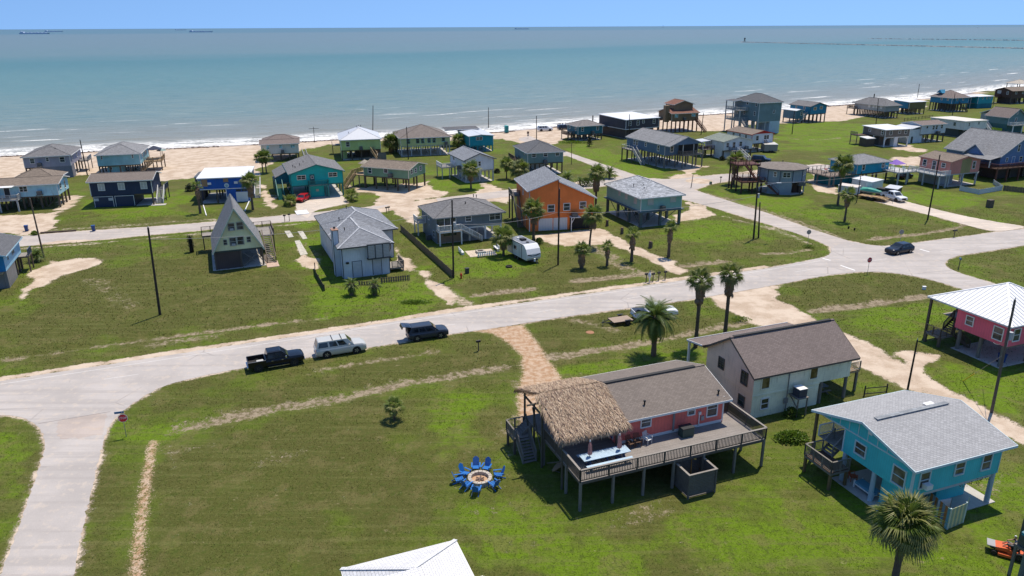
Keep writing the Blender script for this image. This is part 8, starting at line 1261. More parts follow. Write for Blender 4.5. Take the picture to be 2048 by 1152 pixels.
suv('white SUV with open doors parked on the beach',W(1090,262),math.radians(12),MATS['paint_white'],5.4,1.0,1.9,RIMD);suv('dark SUV on the beach beside the group of people',W(1128,259),math.radians(18),MATS['paint_gunmetal'],4.8,0.96,1.75,RIM)
suv('white car parked inside the taupe house carport',W(*R6(515,690))+Vector((0.6,2.2,0)),math.radians(-70),MATS['paint_white'],4.6,0.92,1.55,RIM,'car',low=True);suv('black car in the shade under the salmon house deck',W(*R6(740,1000)),math.radians(30),MATS['paint_black'],4.6,0.92,1.5,RIM,'car',low=True)
# ---- camper trailer
CW=plain('camper_white',(0.62,0.64,0.66),0.35,var=0.05);p=W(*S4(1185,985));d=W(*S4(1240,968))-W(*S4(1085,905));rz=math.radians(-62);t=thing('camper_trailer','white travel trailer with grey roof parked on the grass by the palm','camper',(p.x+0.1,p.y+2.6,0),rz)
L_,w_,zb,zt=6.6,1.22,0.62,2.95;prof=[(-L_/2,zb),(L_/2-0.25,zb),(L_/2-0.02,zb+0.35),(L_/2,zb+1.0),(L_/2-0.35,zb+1.75),(L_/2-1.0,zt-0.06),(L_/2-1.4,zt),(-L_/2+0.3,zt),(-L_/2,zt-0.3)]
MB().prism(prof,-w_,w_,'y').build('body',CW,t);MB().box(-L_/2+0.35,-w_+0.12,zt+0.003,L_/2-1.45,w_-0.12,zt+0.03).build('roof_skin',plain('camper_roof',(0.17,0.19,0.23),0.6),t);MB().box(-0.7,-0.4,zt+0.034,0.2,0.4,zt+0.33).build('roof_ac',plain('roof_ac_black',(0.02,0.02,0.022),0.6),t);MB().box(1.1,-0.25,zt+0.034,1.5,0.15,zt+0.14).build('roof_vent',BLACK,t);MB().box(-1.9,-0.3,zt+0.034,-1.5,0.1,zt+0.16).build('roof_vent',WHITE,t)
for x,z,ww,hh in((-2.4,1.95,0.8,0.55),(-0.6,1.9,0.9,0.6)):MB().box(x-ww/2,-w_-0.015,z-hh/2,x+ww/2,-w_-0.002,z+hh/2).build('side_window',CGL,t)
MB().box(0.55,-w_-0.02,zb+0.1,1.2,-w_-0.002,zt-0.35).build('door',plain('camper_door',(0.5,0.52,0.54),0.4),t);MB().box(1.45,-w_-0.012,zb+0.02,1.62,-w_-0.001,zt-0.2).build('dark_stripe',plain('camper_stripe',(0.03,0.04,0.06),0.4),t);MB().box(-1.7,-w_-0.012,zb+0.02,-1.52,-w_-0.001,zt-0.2).build('dark_stripe',MATS['camper_stripe'],t);MB().box(-L_/2,-w_-0.03,zt-0.12,L_/2-1.4,-w_-0.002,zt-0.02).build('awning',plain('awning_dark',(0.05,0.06,0.07),0.6),t)
for s in(-1,1):MB().bar((L_/2+0.012,s*0.35,zb+0.72),(L_/2+0.012,s*1.1,zb+0.95),0.03,0.14).build('front_swoosh',MATS['camper_stripe'],t)
MB().box(L_/2+0.002,-0.4,zb+0.66,L_/2+0.02,0.4,zb+0.76).build('front_swoosh',MATS['camper_stripe'],t)
for x in(-0.75,0.15):
 for s in(-1,1):wheel(t,x,s*(w_-0.14),0.34,0.2,RIM)
MB().box(-L_/2,-0.8,zb-0.15,L_/2,0.8,zb-0.01).bar((L_/2,-0.7,zb-0.08),(L_/2+1.1,0,zb-0.08),0.08).bar((L_/2,0.7,zb-0.08),(L_/2+1.1,0,zb-0.08),0.08).build('chassis',BLACK,t);MB().cyl((L_/2+0.5,-0.15,zb-0.03),(L_/2+0.5,-0.15,zb+0.42),0.15,0.13,10).build('gas_bottle',WHITE,t);MB().cyl((L_/2+0.95,0,0),(L_/2+0.95,0,zb+0.2),0.04,0.04,6).build('jack',STEEL,t)
# ---- trailers
def trailer(label,loc,rz,L_,w_,zb=0.55,wheels=2,mat=None,name='flatbed_trailer'):
 t=thing(name,label,'trailer',(loc.x,loc.y,0),rz);m_=mat or TANW
 n=int(w_/0.2);bm_=MB().box(-L_/2,0,0,L_/2,w_/n-0.015,0.04).mesh('plank',m_)
 for i in range(n):mobj('plank',bm_,t,(0,-w_/2+i*w_/n,zb))
 MB().box(-L_/2,-w_/2-0.06,zb-0.13,L_/2,-w_/2-0.005,zb+0.06).box(-L_/2,w_/2+0.005,zb-0.13,L_/2,w_/2+0.06,zb+0.06).box(-L_/2,-w_/2,zb-0.12,-L_/2+0.08,w_/2,zb-0.005).box(L_/2-0.08,-w_/2,zb-0.12,L_/2,w_/2,zb-0.005).bar((L_/2,-w_/3,zb-0.08),(L_/2+1.3,0,zb-0.1),0.08).bar((L_/2,w_/3,zb-0.08),(L_/2+1.3,0,zb-0.1),0.08).build('frame',BLACK,t);MB().cyl((L_/2+1.1,0,0),(L_/2+1.1,0,zb+0.25),0.04,0.04,6).build('jack',STEEL,t)
 for i in range(wheels):
  for s in(-1,1):x=-0.45+i*0.8;wheel(t,x,s*(w_/2+0.19),0.34,0.2,RIMD);MB().box(x-0.42,s*(w_/2+0.19)-0.14,0.70,x+0.42,s*(w_/2+0.19)+0.14,0.73).build('mudguard',BLACK,t)
 return t
t=trailer('small flatbed trailer with pale timber parked left of the feather palm',W(1241,646),math.radians(200),2.7,1.7,0.5,1,wood('pale_plank',(0.36,0.28,0.22),board=0))
LUM=wood('fresh_lumber',(0.55,0.38,0.20),board=0);lm_=MB().box(-1.2,-0.07,0,1.2,0.07,0.05).mesh('board',LUM);R_=random.Random(4)
tt=trailer('long flatbed trailer loaded with sawn lumber on the right lawn',W(*R7(455,465))+Vector((0.2,0.6,0)),math.radians(-56)if False else math.atan2((W(*R7(590,492))-W(*R7(330,445))).y,(W(*R7(590,492))-W(*R7(330,445))).x),6.2,2.1,0.6,2)
t2=thing('lumber_pile','loose pile of pale boards on the long flatbed trailer','lumber',tt.location+Vector((0,0,0.645)),tt.rotation_euler.z)
for i in range(26):o=mobj('board',lm_,t2,(R_.uniform(0.4,1.6),R_.uniform(-0.8,0.8),0.0+0.055*(i//7)));o.rotation_euler.z=R_.gauss(0,0.25)
for i in range(6):o=mobj('board',lm_,t2,(R_.uniform(-2.0,-0.6),R_.uniform(-0.8,0.8),0.0+0.055*(i//4)));o.rotation_euler.z=R_.gauss(0,0.08)
p=W(*R7(420,418));t=thing('covered_boat','boat on a trailer under a green tarpaulin beside the white truck','boat',(p.x,p.y+0.6,0),tt.rotation_euler.z);st=[(-2.9,0.9,0.62,1.1),(-1.5,1.0,0.55,1.35),(0,1.0,0.55,1.5),(1.5,0.85,0.6,1.35),(2.6,0.4,0.75,1.15),(2.95,0.08,0.9,1.0)];mb=MB();rr=[[(x,-w,1.0),(x,-w*0.6,zb),(x,0,zb-0.08),(x,w*0.6,zb),(x,w,1.0)]for x,w,zb,zt in st]
for a,b in zip(rr[:-1],rr[1:]):
 for j in range(4):mb.face([a[j],b[j],b[j+1],a[j+1]])
mb.face(rr[0]);mb.build('hull',WHITE,t);mb=MB();rr=[[(x,-w*1.03,0.95),(x,-w*0.8,zt-0.05+0.06*math.sin(x*5)),(x,0,zt+0.12+0.08*math.sin(x*3.1)),(x,w*0.8,zt-0.02),(x,w*1.03,0.95)]for x,w,zb,zt in st[1:]]
for a,b in zip(rr[:-1],rr[1:]):
 for j in range(4):mb.face([a[j],b[j],b[j+1],a[j+1]])
mb.face(rr[0]);mb.build('tarpaulin',plain('green_tarp',(0.03,0.26,0.20),0.5,var=0.2),t);MB().box(-2.6,-0.9,0.30,1.8,-0.8,0.42).box(-2.6,0.8,0.30,1.8,0.9,0.42).box(1.7,-0.9,0.3,1.8,0.9,0.42).box(1.8,-0.05,0.3,3.6,0.05,0.42).build('trailer_frame',STEEL,t);[wheel(t,-1.2,s*1.05,0.33,0.2,RIM)for s in(-1,1)];[MB().box(-1.6+k*2.2,-0.6,0.42,-1.5+k*2.2,0.6,0.56).build('bunk',GREYW,t)for k in range(2)]
def boxhouse(name,label,cat,a,b,za,dep,h0,h1,mat,rm,kind='sF',rise=0.15,wheels=False):
 A=W(*a,za);B=W(*b,za);rz=math.atan2(B.y-A.y,B.x-A.x);L_=(B-A).length;t=thing(name,label,cat,(A.x,A.y,0),rz);wallbox(MB(),0,0,L_,dep,h0,h1).build('wall',mat,t,fix=False);roof(t,kind,0,0,L_,dep,h1,rise,rm,WHITE,0.06,0.08);MB().box(0.03,0.03,h0-0.08,L_-0.03,dep-0.03,h0+0.02).build('floor',GREYW,t)
 if wheels:[wheel(t,L_*0.4+i*0.75,y,0.33,0.2,RIMD)for i in range(2)for y in(-0.02,dep+0.02)];MB().bar((L_,dep/2,0.45),(L_+1.2,dep/2,0.4),0.1).bar((L_+1.0,dep/2,0),(L_+1.0,dep/2,0.6),0.06).build('tongue',BLACK,t)
 return t,L_
W7=plain('box_white',(0.60,0.61,0.62),0.45,var=0.06);t,L_=boxhouse('storage_container','large white storage box beside the turquoise deck house','container',R7(445,296),R7(550,272),2.6,4.6,0.06,2.6,W7,W7);panel_door(t,'L',2.3,0.1,1.9,2.2,L_,4.6,plain('box_grey_door',(0.48,0.5,0.5),0.5));t,L_=boxhouse('cargo_trailer','low white enclosed cargo trailer beside the tall palm','trailer',R7(135,322),R7(305,345),2.1,2.0,0.5,2.1,W7,plain('box_cream',(0.55,0.50,0.45),0.6),wheels=True);t,L_=boxhouse('cargo_trailer','grey box trailer parked behind the white red-gabled house','trailer',R5(830,640),R5(950,640),2.4,3.8,0.45,2.4,plain('box_grey',(0.27,0.26,0.25),0.5),plain('box_pale',(0.5,0.49,0.46),0.5),wheels=True);t,L_=boxhouse('tool_shed','dark open-fronted shed with grey metal roof behind the white truck','shed',R7(565,345),R7(678,362),2.0,2.2,0.06,2.0,C('dark_shed',(0.035,0.03,0.028),'vert'),MET_L,'sF',0.35);MB().box(-1.9,0.2,0.0,-0.05,1.9,1.6).build('side_bay',MATS['dark_shed'],t);MB().box(-1.6,-0.5,0.0,-0.6,0.1,0.8).build('workbench',plain('rust_red',(0.16,0.04,0.03),0.7),t)
# ---- orange ride-on mower with rider
p=W(2019,1110);rz=math.radians(150);t=thing('riding_mower','orange ride-on mower on the grass at the bottom right edge','mower',(p.x,p.y,0.0),rz);ORM=plain('mower_orange',(0.60,0.11,0.03),0.45)
MB().prism([(-0.75,0.32),(0.15,0.32),(0.25,0.42),(0.9,0.42),(0.95,0.62),(0.25,0.70),(-0.05,0.55),(-0.75,0.62)],-0.42,0.42,'y').build('body',ORM,t);MB().box(-0.15,-0.62,0.12,0.75,0.62,0.30).build('cutter_deck',ORM,t);MB().box(0.80,-0.42,0.55,1.45,0.42,0.62).build('front_plate',plain('mower_grey',(0.30,0.30,0.31),0.5),t);MB().box(-0.45,-0.27,0.62,0.05,0.27,0.74).box(-0.52,-0.27,0.745,-0.40,0.27,1.12).build('seat',BLACK,t)
for x,r_ in((-0.5,0.30),(0.98,0.18)):
 for s in(-1,1):wheel(t,x,s*0.48,r_,0.2,RIMD)
for s in(-1,1):MB().bar((0.1,s*0.34,0.6),(0.32,s*0.20,1.0),0.035).build('lever',BLACK,t)
# ---- people: one continuous skinned figure each
def person(label,loc,rz,joints,edges,cols,group=None,name='person'):
 """joints: name -> (pos, radius); cols: list of (zmax, material) from the feet up"""
 nm=list(joints);me=bpy.data.meshes.new('person');me.from_pydata([joints[k][0]for k in nm],[(nm.index(a),nm.index(b))for a,b in edges],[]);o=mobj(name,me,None,loc,rz);sk=o.modifiers.new('Skin','SKIN')
 for i,k in enumerate(nm):r_=joints[k][1];me.skin_vertices[0].data[i].radius=(r_,r_)if not isinstance(r_,tuple)else r_;me.skin_vertices[0].data[i].use_root=(k=='pelvis')
 o.modifiers.new('Sub','SUBSURF').levels=2;dg=bpy.context.evaluated_depsgraph_get();em=bpy.data.meshes.new_from_object(o.evaluated_get(dg));o.modifiers.clear();o.data=em;ms=[]
 for _,m_ in cols:
  if m_ not in ms:ms.append(m_)
 em.materials.clear();[em.materials.append(m_)for m_ in ms]
 for pl in em.polygons:
  c=pl.center;pl.use_smooth=True
  for test,m_ in cols:
   if test(c):pl.material_index=ms.index(m_);break
 tag(o,label,'person',group);return o
SKIN=plain('skin',(0.42,0.24,0.16),0.6,var=0.05);SKIN2=plain('skin_tan',(0.28,0.15,0.09),0.6,var=0.05);DCL=plain('dark_cloth',(0.02,0.022,0.03),0.85);NCL=plain('navy_cloth',(0.02,0.04,0.09),0.85);GCL=plain('grey_cloth',(0.18,0.18,0.19),0.85);WCL=plain('white_cap',(0.6,0.6,0.58),0.8);HAIR=plain('hair_dark',(0.02,0.015,0.012),0.7)
def stand(sp=0.0):
 J={'pelvis':((0,0,0.94),(0.15,0.11)),'waist':((0,0,1.08),(0.14,0.10)),'chest':((0,0,1.32),(0.17,0.11)),'neck':((0,0.0,1.48),0.055),'head0':((0.015,0,1.58),(0.075,0.085)),'head1':((0.01,0,1.70),(0.075,0.09)),'top':((0,0,1.76),0.045)};E_=[('pelvis','waist'),('waist','chest'),('chest','neck'),('neck','head0'),('head0','head1'),('head1','top')]
 for s,k in((-1,'r'),(1,'l')):
  J.update({k+'sh':((0,s*0.19,1.40),0.065),k+'el':((-0.02,s*0.26,1.12),0.045),k+'wr':((0.06,s*0.25,0.88),0.032),k+'hd':((0.09,s*0.24,0.79),(0.04,0.022)),k+'hip':((0,s*0.10,0.88),0.095),k+'kn':((0.03+s*sp,s*0.12,0.50),0.062),k+'an':((-0.01+s*sp*1.4,s*0.13,0.09),0.042),k+'ft':((0.14+s*sp*1.4,s*0.15,0.045),(0.045,0.035))});E_+=[('chest',k+'sh'),(k+'sh',k+'el'),(k+'el',k+'wr'),(k+'wr',k+'hd'),('pelvis',k+'hip'),(k+'hip',k+'kn'),(k+'kn',k+'an'),(k+'an',k+'ft')]
 return J,E_
def outfit(shirt,pants,skin,hair,cap=None,legs=0.0):return[(lambda c:c.z>1.66,cap or hair),(lambda c:c.z>1.46,skin),(lambda c:abs(c.y)>0.21 and c.z<1.22,skin),(lambda c:c.z>0.96,shirt),(lambda c:c.z>legs,pants),(lambda c:True,skin)]
def pat(label,px,rz,sh,pa,group=None,cap=None,sp=0.05,skin=None):J,E_=stand(sp);p=W(*px);return person(label,(p.x,p.y,0),rz,J,E_,outfit(sh,pa,skin or SKIN,HAIR,cap,0.45 if pa is GCL else 0.1),group)
pat('person in dark clothes standing by the large white storage box',R7(368,372),1.0,DCL,DCL)
for i,(u,v,sh,pa,lb)in enumerate(((1114.5,256,GCL,DCL,'person in grey top at the left of the beach group'),(1118,255,DCL,NCL,'person in dark clothes, second from left in the beach group'),(1121,255,DCL,DCL,'person in black, third from left in the beach group'),(1125,254.5,NCL,DCL,'person in navy top behind the dark SUV on the beach'),(1131,254,WCL,NCL,'person in white top at the right of the beach group'))):pat(lb,(u,v),i*1.4,sh,pa,'people gathered on the beach')
# rider on the mower
J={'pelvis':((-0.22,0,0.84),(0.15,0.13)),'waist':((-0.24,0,1.0),(0.15,0.12)),'chest':((-0.18,0,1.24),(0.18,0.12)),'neck':((-0.13,0,1.40),0.055),'head0':((-0.09,0,1.49),(0.08,0.085)),'head1':((-0.08,0,1.60),(0.08,0.09)),'top':((-0.09,0,1.66),0.05)};E_=[('pelvis','waist'),('waist','chest'),('chest','neck'),('neck','head0'),('head0','head1'),('head1','top')]
for s,k in((-1,'r'),(1,'l')):
 J.update({k+'sh':((-0.16,s*0.20,1.31),0.065),k+'el':((0.0,s*0.28,1.08),0.045),k+'wr':((0.22,s*0.24,1.02),0.032),k+'hd':((0.31,s*0.21,1.0),(0.04,0.03)),k+'hip':((-0.12,s*0.11,0.82),0.09),k+'kn':((0.30,s*0.16,0.92),0.065),k+'an':((0.42,s*0.17,0.72 if False else 0.78),0.045),k+'ft':((0.56,s*0.18,0.74),(0.045,0.035))});E_+=[('chest',k+'sh'),(k+'sh',k+'el'),(k+'el',k+'wr'),(k+'wr',k+'hd'),('pelvis',k+'hip'),(k+'hip',k+'kn'),(k+'kn',k+'an'),(k+'an',k+'ft')]
person('person in white cap and dark shirt riding the orange mower',p,rz,J,E_,[(lambda c:c.z>1.57,WCL),(lambda c:c.z>1.38,SKIN),(lambda c:c.x>-0.05 and c.z>0.97,SKIN),(lambda c:c.z>0.95,NCL),(lambda c:c.x>0.28,SKIN),(lambda c:True,GCL)])
# ================================================================ poles, signs, mailboxes, fences, small things
def utility_pole(label,base,top,hh=None,arm=None,r=0.15,mat=None,tr=False,group='wooden utility poles',name='utility_pole'):
 p=W(*base);h=hh or hgt(base,top[1]);t=thing(name,label,'pole',(p.x,p.y,0),0,group);q=W(top[0],top[1],h);d=Vector((q.x-p.x,q.y-p.y,0));d=d if d.length<0.9 else d.normalized()*0.9
 MB().cyl((0,0,-0.3),(d.x,d.y,h),r,r*0.68,10).build('shaft',mat or POLEW,t,smooth=False)
 if arm:MB().bar((d.x-arm*0.93,d.y-arm*0.36,h-0.5),(d.x+arm*0.93,d.y+arm*0.36,h-0.5),0.09,0.11).build('crossarm',mat or POLEW,t)
 MB().cyl((d.x*0.9,d.y*0.9,h-1.5),(d.x*0.9+0.22,d.y*0.9,h-1.45),0.04,0.03,6).cyl((d.x,d.y,h),(d.x,d.y,h+0.22),0.05,0.03,6).build('insulator',GREYP,t)
 if tr:MB().cyl((d.x*0.8+0.28,d.y*0.8,h*0.66),(d.x*0.8+0.28,d.y*0.8,h*0.66+0.75),0.2,0.2,10).build('transformer',plain('transformer_grey',(0.4,0.42,0.43),0.5),t)
 t['top']=(p.x+d.x,p.y+d.y,h);return t
PL={}
PL['a']=utility_pole('dark pole in front of the slate grey house',(907,556),(904,400),tr=True);PL['b']=utility_pole('dark pole in front of the orange house by the camper',(1116,530),(1119,378));PL['c']=utility_pole('dark leaning pole on the left lawn by the road',(320,630),(296,455),r=0.17);PL['d']=utility_pole('dark leaning pole beside the right concrete driveway',(1855,440),(1880,310));PL['e']=utility_pole('tan wooden pole by the lane at far left',(88,515),(60,398),mat=wood('tan_pole',(0.17,0.12,0.085),board=0));PL['f']=utility_pole('grey wooden pole in front of the coral hip-roofed house',(1983,825),(2030,600),mat=wood('grey_pole',(0.13,0.11,0.095),board=0),tr=True);PL['g']=utility_pole('short dark pole behind the turquoise house roof',(1815,780),(1835,680),r=0.11)
PL['h']=utility_pole('street-lamp pole by the junction in front of the round house',(1507,478),(1517,352),tr=True,r=0.17);t=PL['h'];tp=Vector(t['top'])-t.location;MB().tube([(tp.x*0.75,tp.y*0.75,9.0),(tp.x+1.6,tp.y-0.3,9.6),(tp.x+3.2,tp.y-0.5,9.9)],0.05).build('lamp_arm',STEEL,t);MB().box(tp.x+3.0,tp.y-0.66,9.84,tp.x+3.8,tp.y-0.38,9.98).build('lamp_head',plain('lamp_head_pale',(0.5,0.52,0.53),0.4),t)
utility_pole('bare second pole standing close right of the street-lamp pole',(1517,476),(1520,405));utility_pole('pole between the lavender and pale aqua houses',(175,351),(160,280));utility_pole('pole standing against the sea between lime and yellow green houses',(745.5,264),(746,211));utility_pole('pole in front of the yellow green house',(816.7,319),(813,254));utility_pole('pole by the water above the teal beach house',(977,254),(977,215));utility_pole('pole with crossarm on the sand right of the off-white house',(629,283),(627,254),arm=1.6,r=0.1);utility_pole('pole behind the grey green house beside the beach street',(1073,283),(1073,232));utility_pole('pole in front of the charcoal house',(1259,283),(1259,229));utility_pole('pole between the brown and the tall grey house',(1402,269),(1407,226));utility_pole('pole on the lawn in front of the blue pile house',(1584,268),(1589,222));utility_pole('pole left of the taupe house in front of the grey hip house',(1752,248),(1757,197));utility_pole('pole in front of the blue dormer house',(1905,231),(1910,187));utility_pole('pole by the water above the blue white-roofed house',(1835,194),(1839,168));utility_pole('thin pole beside the green tarpaulin boat',(1713,405),(1723,343),r=0.1);utility_pole('thin post beside the street right of the grey green house',(1143,329),(1143,287),r=0.09);utility_pole('guy pole on the grass at the street corner',(1382,375),(1386,350),r=0.1,mat=GREYW)
def wire(label,a,b,sag,r=0.022,group='overhead wires'):
 a=Vector(a);b=Vector(b);pts=[]
 for i in range(13):u=i/12;p=a.lerp(b,u);p.z-=sag*4*u*(1-u);pts.append(p-a)
 t=MB().tube(pts,r,4).build('overhead_wire',plain('wire_grey',(0.25,0.25,0.26),0.5),None,loc=a);tag(t,label,'wire',group)
tp=lambda k,dz=0:tuple(Vector(PL[k]['top'])+Vector((0,0,dz)))
wire('wire sagging between the slate house pole and the camper pole',tp('a',-3.5),tp('b',-3.5),0.7);wire('wire from the camper pole to the street-lamp pole',tp('b',-3.6),tp('h',-3.4),0.9);wire('wire from the street-lamp pole to the right driveway pole',tp('h',-1.2),tp('d',-1.2),1.0);wire('wire from the left lawn pole to the slate house pole',tp('c',-1.5),tp('a',-1.5),1.0);wire('wire from the grey pole to the coral hip-roofed house',tp('f',-4.0),tuple(W(*S8(1500,640),4.6)),0.3)
mb=MB();a=Vector(tp('f',-5.5));b=W(*S8(1230,985));t=thing('guy_wire','yellow guarded guy wire of the grey pole by the coral house','wire',(b.x,b.y,0));q=Vector((0,0,0.0));MB().cyl(q,(a-b)*0.32,0.045,0.045,6).build('yellow_guard',plain('guard_yellow',(0.55,0.40,0.03),0.5),t);MB().cyl((a-b)*0.32,a-b,0.018,0.018,4).build('cable',MATS['wire_grey'],t)
# stop signs
SR=plain('sign_red',(0.60,0.018,0.03),0.45);SBK=plain('sign_back',(0.24,0.25,0.26),0.45,metal=0.4);SW=plain('sign_white',(0.75,0.76,0.77),0.5)
def text(par,s,size,loc,rot,mat,name='lettering',sx=1.0):
 c=bpy.data.curves.new(name,'FONT');c.body=s;c.size=size;c.align_x='CENTER';c.align_y='CENTER';c.extrude=0.002;c.resolution_u=2;o=bpy.data.objects.new(name,c);COL.objects.link(o);dg=bpy.context.evaluated_depsgraph_get();me_=bpy.data.meshes.new_from_object(o.evaluated_get(dg));bpy.data.objects.remove(o);bpy.data.curves.remove(c);me_.materials.clear();me_.materials.append(mat);o=mobj(name,me_,par,loc);o.rotation_euler=rot;o.scale=(sx,1,1);return o
def stop_sign(label,base,hh,facing,front=True,blade=False):
 p=W(*base);t=thing('stop_sign',label,'sign',(p.x,p.y,0),facing,'stop signs at the junctions');R0=0.42;oc=lambda r:[(r*math.cos(math.radians(22.5+45*k)),hh-R0+r*math.sin(math.radians(22.5+45*k)))for k in range(8)]
 MB().cyl((0,0.03,-0.2),(0,0.03,hh+(0.25 if blade else 0)),0.032,0.032,6).build('post',STEEL,t);pl=MB().prism(oc(R0),-0.012,-0.002,'y').build('border',SW,t);MB().prism(oc(R0-0.035),-0.016,-0.0125,'y').build('face',SR,pl);MB().prism(oc(R0-0.003),-0.0015,0.004,'y').build('back',SBK,pl);text(pl,'STOP',0.31,(0,-0.019,hh-R0),(math.pi/2,0,0),SW,'lettering',0.92)
 if blade:MB().box(-0.62,0.02,hh+0.05,0.16,0.05,hh+0.25).build('street_blade',plain('blade_blue',(0.02,0.13,0.28),0.45),t)
 return t
stop_sign('red stop sign with blue street blade at the near left junction',(253,874),2.35,math.radians(15),True,True);stop_sign('red stop sign facing the camera by the right junction',(1735,548),2.6,math.radians(12));stop_sign('grey back of a stop sign behind the black crossover',(1799,489),2.6,math.radians(180));stop_sign('grey back of a stop sign at the end of the street to the beach',(1615,488),2.5,math.radians(185))
# mailboxes
def mailbox(label,base,hh=1.25,mat=None,rz=0.4,group='roadside mailboxes',wide=0.5):
 p=W(*base);t=thing('mailbox',label,'mailbox',(p.x,p.y,0),rz,group);MB().box(-0.05,-0.05,-0.1,0.05,0.05,hh-0.26).build('post',PILE,t);m_=mat or BLACK;MB().prism([(-0.11,hh-0.255),(0.11,hh-0.255),(0.11,hh-0.1),(0.07,hh-0.02),(0,hh),(-0.07,hh-0.02),(-0.11,hh-0.1)],-wide/2,wide/2,'x').build('box',m_,t);MB().box(-0.1,0.112,hh-0.2,-0.06,0.125,hh+0.02).build('flag',RED,t)
mailbox('black mailbox at the near roadside by the dirt drive',(957,702),1.35);GR4='row of mailboxes at the road'
mailbox('leftmost black mailbox of the row by the sandy drive',S6(812,222),1.4,group=GR4);mailbox('dark mailbox in the row right of the white pelican',S6(880,214),1.3,group=GR4);mailbox('dark mailbox third from right end side of the row',S6(937,206),1.35,group=GR4)if False else mailbox('black mailbox next to the right end of the row by the sandy drive',S6(937,206),1.35,group=GR4);mailbox('rightmost black mailbox of the row by the sandy drive',S6(1002,197),1.35,group=GR4)
p=W(*S6(845,226));t=thing('carved_pelican','white carved bird figure standing in the mailbox row','statue',(p.x,p.y,0),0.4);MB().lathe([(0.10,-0.1),(0.09,0.7),(0.16,0.8),(0.20,1.1),(0.16,1.35),(0.07,1.5),(0.06,1.65)],10).build('body',SW,t,smooth=True);MB().ball((0,0,1.74),0.12,0.11,0.11).build('head',plain('bird_dark_cap',(0.12,0.10,0.09),0.7),t);MB().bar((0.08,0,1.72),(0.42,0,1.55),0.05,0.04).build('bill',plain('bill_tan',(0.4,0.3,0.15),0.6),t);MB().ball((-0.05,0.16,1.1),0.20,0.06,0.26).ball((-0.05,-0.16,1.1),0.20,0.06,0.26).build('wings',plain('wing_grey',(0.5,0.52,0.54),0.7),t)
mailbox('left mailbox of the pair by the lane behind the A-frame',S2(1212,448),1.4,group='pairs of lane mailboxes');mailbox('right mailbox of the pair by the lane behind the A-frame',S2(1268,440),1.5,group='pairs of lane mailboxes');mailbox('left mailbox of the pair by the lane beside the white chimney house',S3(960,192),1.3,group='pairs of lane mailboxes');mailbox('right mailbox of the pair by the lane beside the white chimney house',S3(985,186),1.3,group='pairs of lane mailboxes');mailbox('wide black mailbox beside the pale ditch on the right',R7(1197,806),1.4,wide=0.9);mailbox('mailbox with blue panel on the right corner lawn',R7(1240,1092),1.7,plain('mailbox_blue',(0.06,0.14,0.24),0.5),1.4);mailbox('dark mailbox by the lane left of the round house',R8(650,345),1.4)
# bins, hydrant, boxes
for px,lb in((S1(248,425),'blue wheeled bin by the lane at far left'),(S1(865,425),'blue wheeled bin at the lane edge below the navy house')):p=W(*px);t=thing('trash_bin',lb,'bin',(p.x,p.y,0.02),0.4,'blue roadside bins');binparts(t,BINB)
p=W(*S4(563,1135));t=thing('fire_hydrant','red fire hydrant on the grass in front of the slate house','hydrant',(p.x,p.y,0));MB().lathe([(0.17,0),(0.17,0.06),(0.12,0.08),(0.12,0.55),(0.16,0.58),(0.15,0.68),(0.06,0.78),(0.05,0.85)],12).build('barrel',RED,t);MB().cyl((-0.22,0,0.45),(0.22,0,0.45),0.06,0.06,8).build('side_outlet',RED,t);MB().cyl((0,-0.24,0.42),(0,0,0.42),0.08,0.08,8).build('front_outlet',RED,t)
for px,w_,hh,mt,lb in((S4(622,1085),0.55,0.8,plain('utility_dark',(0.05,0.055,0.05),0.6),'dark utility box beside the fire hydrant'),(R7(1523,528),1.1,1.5,PILE,'brown square box post alone on the right lawn'),(R8(558,362),0.5,0.6,plain('utility_green',(0.15,0.22,0.16),0.6),'small green utility box by the lane near the round house'),(R8(5,945),0.5,0.9,PILE,'small dark post stub on the lawn below the mint house')):p=W(*px);t=thing('utility_box',lb,'box',(p.x,p.y,0),0.35);MB().box(-w_/2,-w_*0.4,-0.05,w_/2,w_*0.4,hh).build('cabinet',mt,t);MB().box(-w_*0.53,-w_*0.43,hh+0.002,w_*0.53,w_*0.43,hh+0.05).build('lid',mt,t)
p=W(*S4(1042,1022));t=thing('tyre_planter','dark round tyre lying on the grass in front of the camper','tyre',(p.x,p.y,0));MB().lathe([(0.25,0.02),(0.5,0.0),(0.56,0.1),(0.5,0.22),(0.28,0.2),(0.25,0.1)],16).build('tyre',TYRE,t);MB().cyl((0,0,0.01),(0,0,0.12),0.24,0.24,12).build('soil',plain('soil',(0.05,0.035,0.025),0.95),t)
p=W(1013,265);t=thing('portable_toilet','teal portable toilet on the beach','toilet',(p.x,p.y,0),0.35);MB().box(-0.6,-0.6,0.1,0.6,0.6,2.1).build('cabin',plain('toilet_teal',(0.01,0.27,0.27),0.5),t);MB().prism([(-0.66,2.103),(0.66,2.103),(0.45,2.4),(-0.45,2.4)],-0.66,0.66,'y').build('roof',plain('toilet_roof',(0.05,0.36,0.36),0.5),t);MB().box(-0.45,-0.64,0.2,0.45,-0.605,2.0).build('door',plain('toilet_door',(0.02,0.22,0.23),0.5),t);MB().box(-0.65,-0.65,-0.05,0.65,0.65,0.095).build('base',BLACK,t)
p=W(*R2(1165,905));t=thing('white_board','white slatted ramp lying at the end of the concrete drive','ramp',(p.x,p.y+0.4,0.03),0.4);[MB().box(-1.2,-1.7+i*0.58,0.0,1.2,-1.7+i*0.58+0.54,0.10).build('plank',SW,t)for i in range(6)];MB().box(-1.1,-1.7,-0.02,-1.0,1.7,-0.003).box(1.0,-1.7,-0.02,1.1,1.7,-0.003).build('runner',GREYW,t)
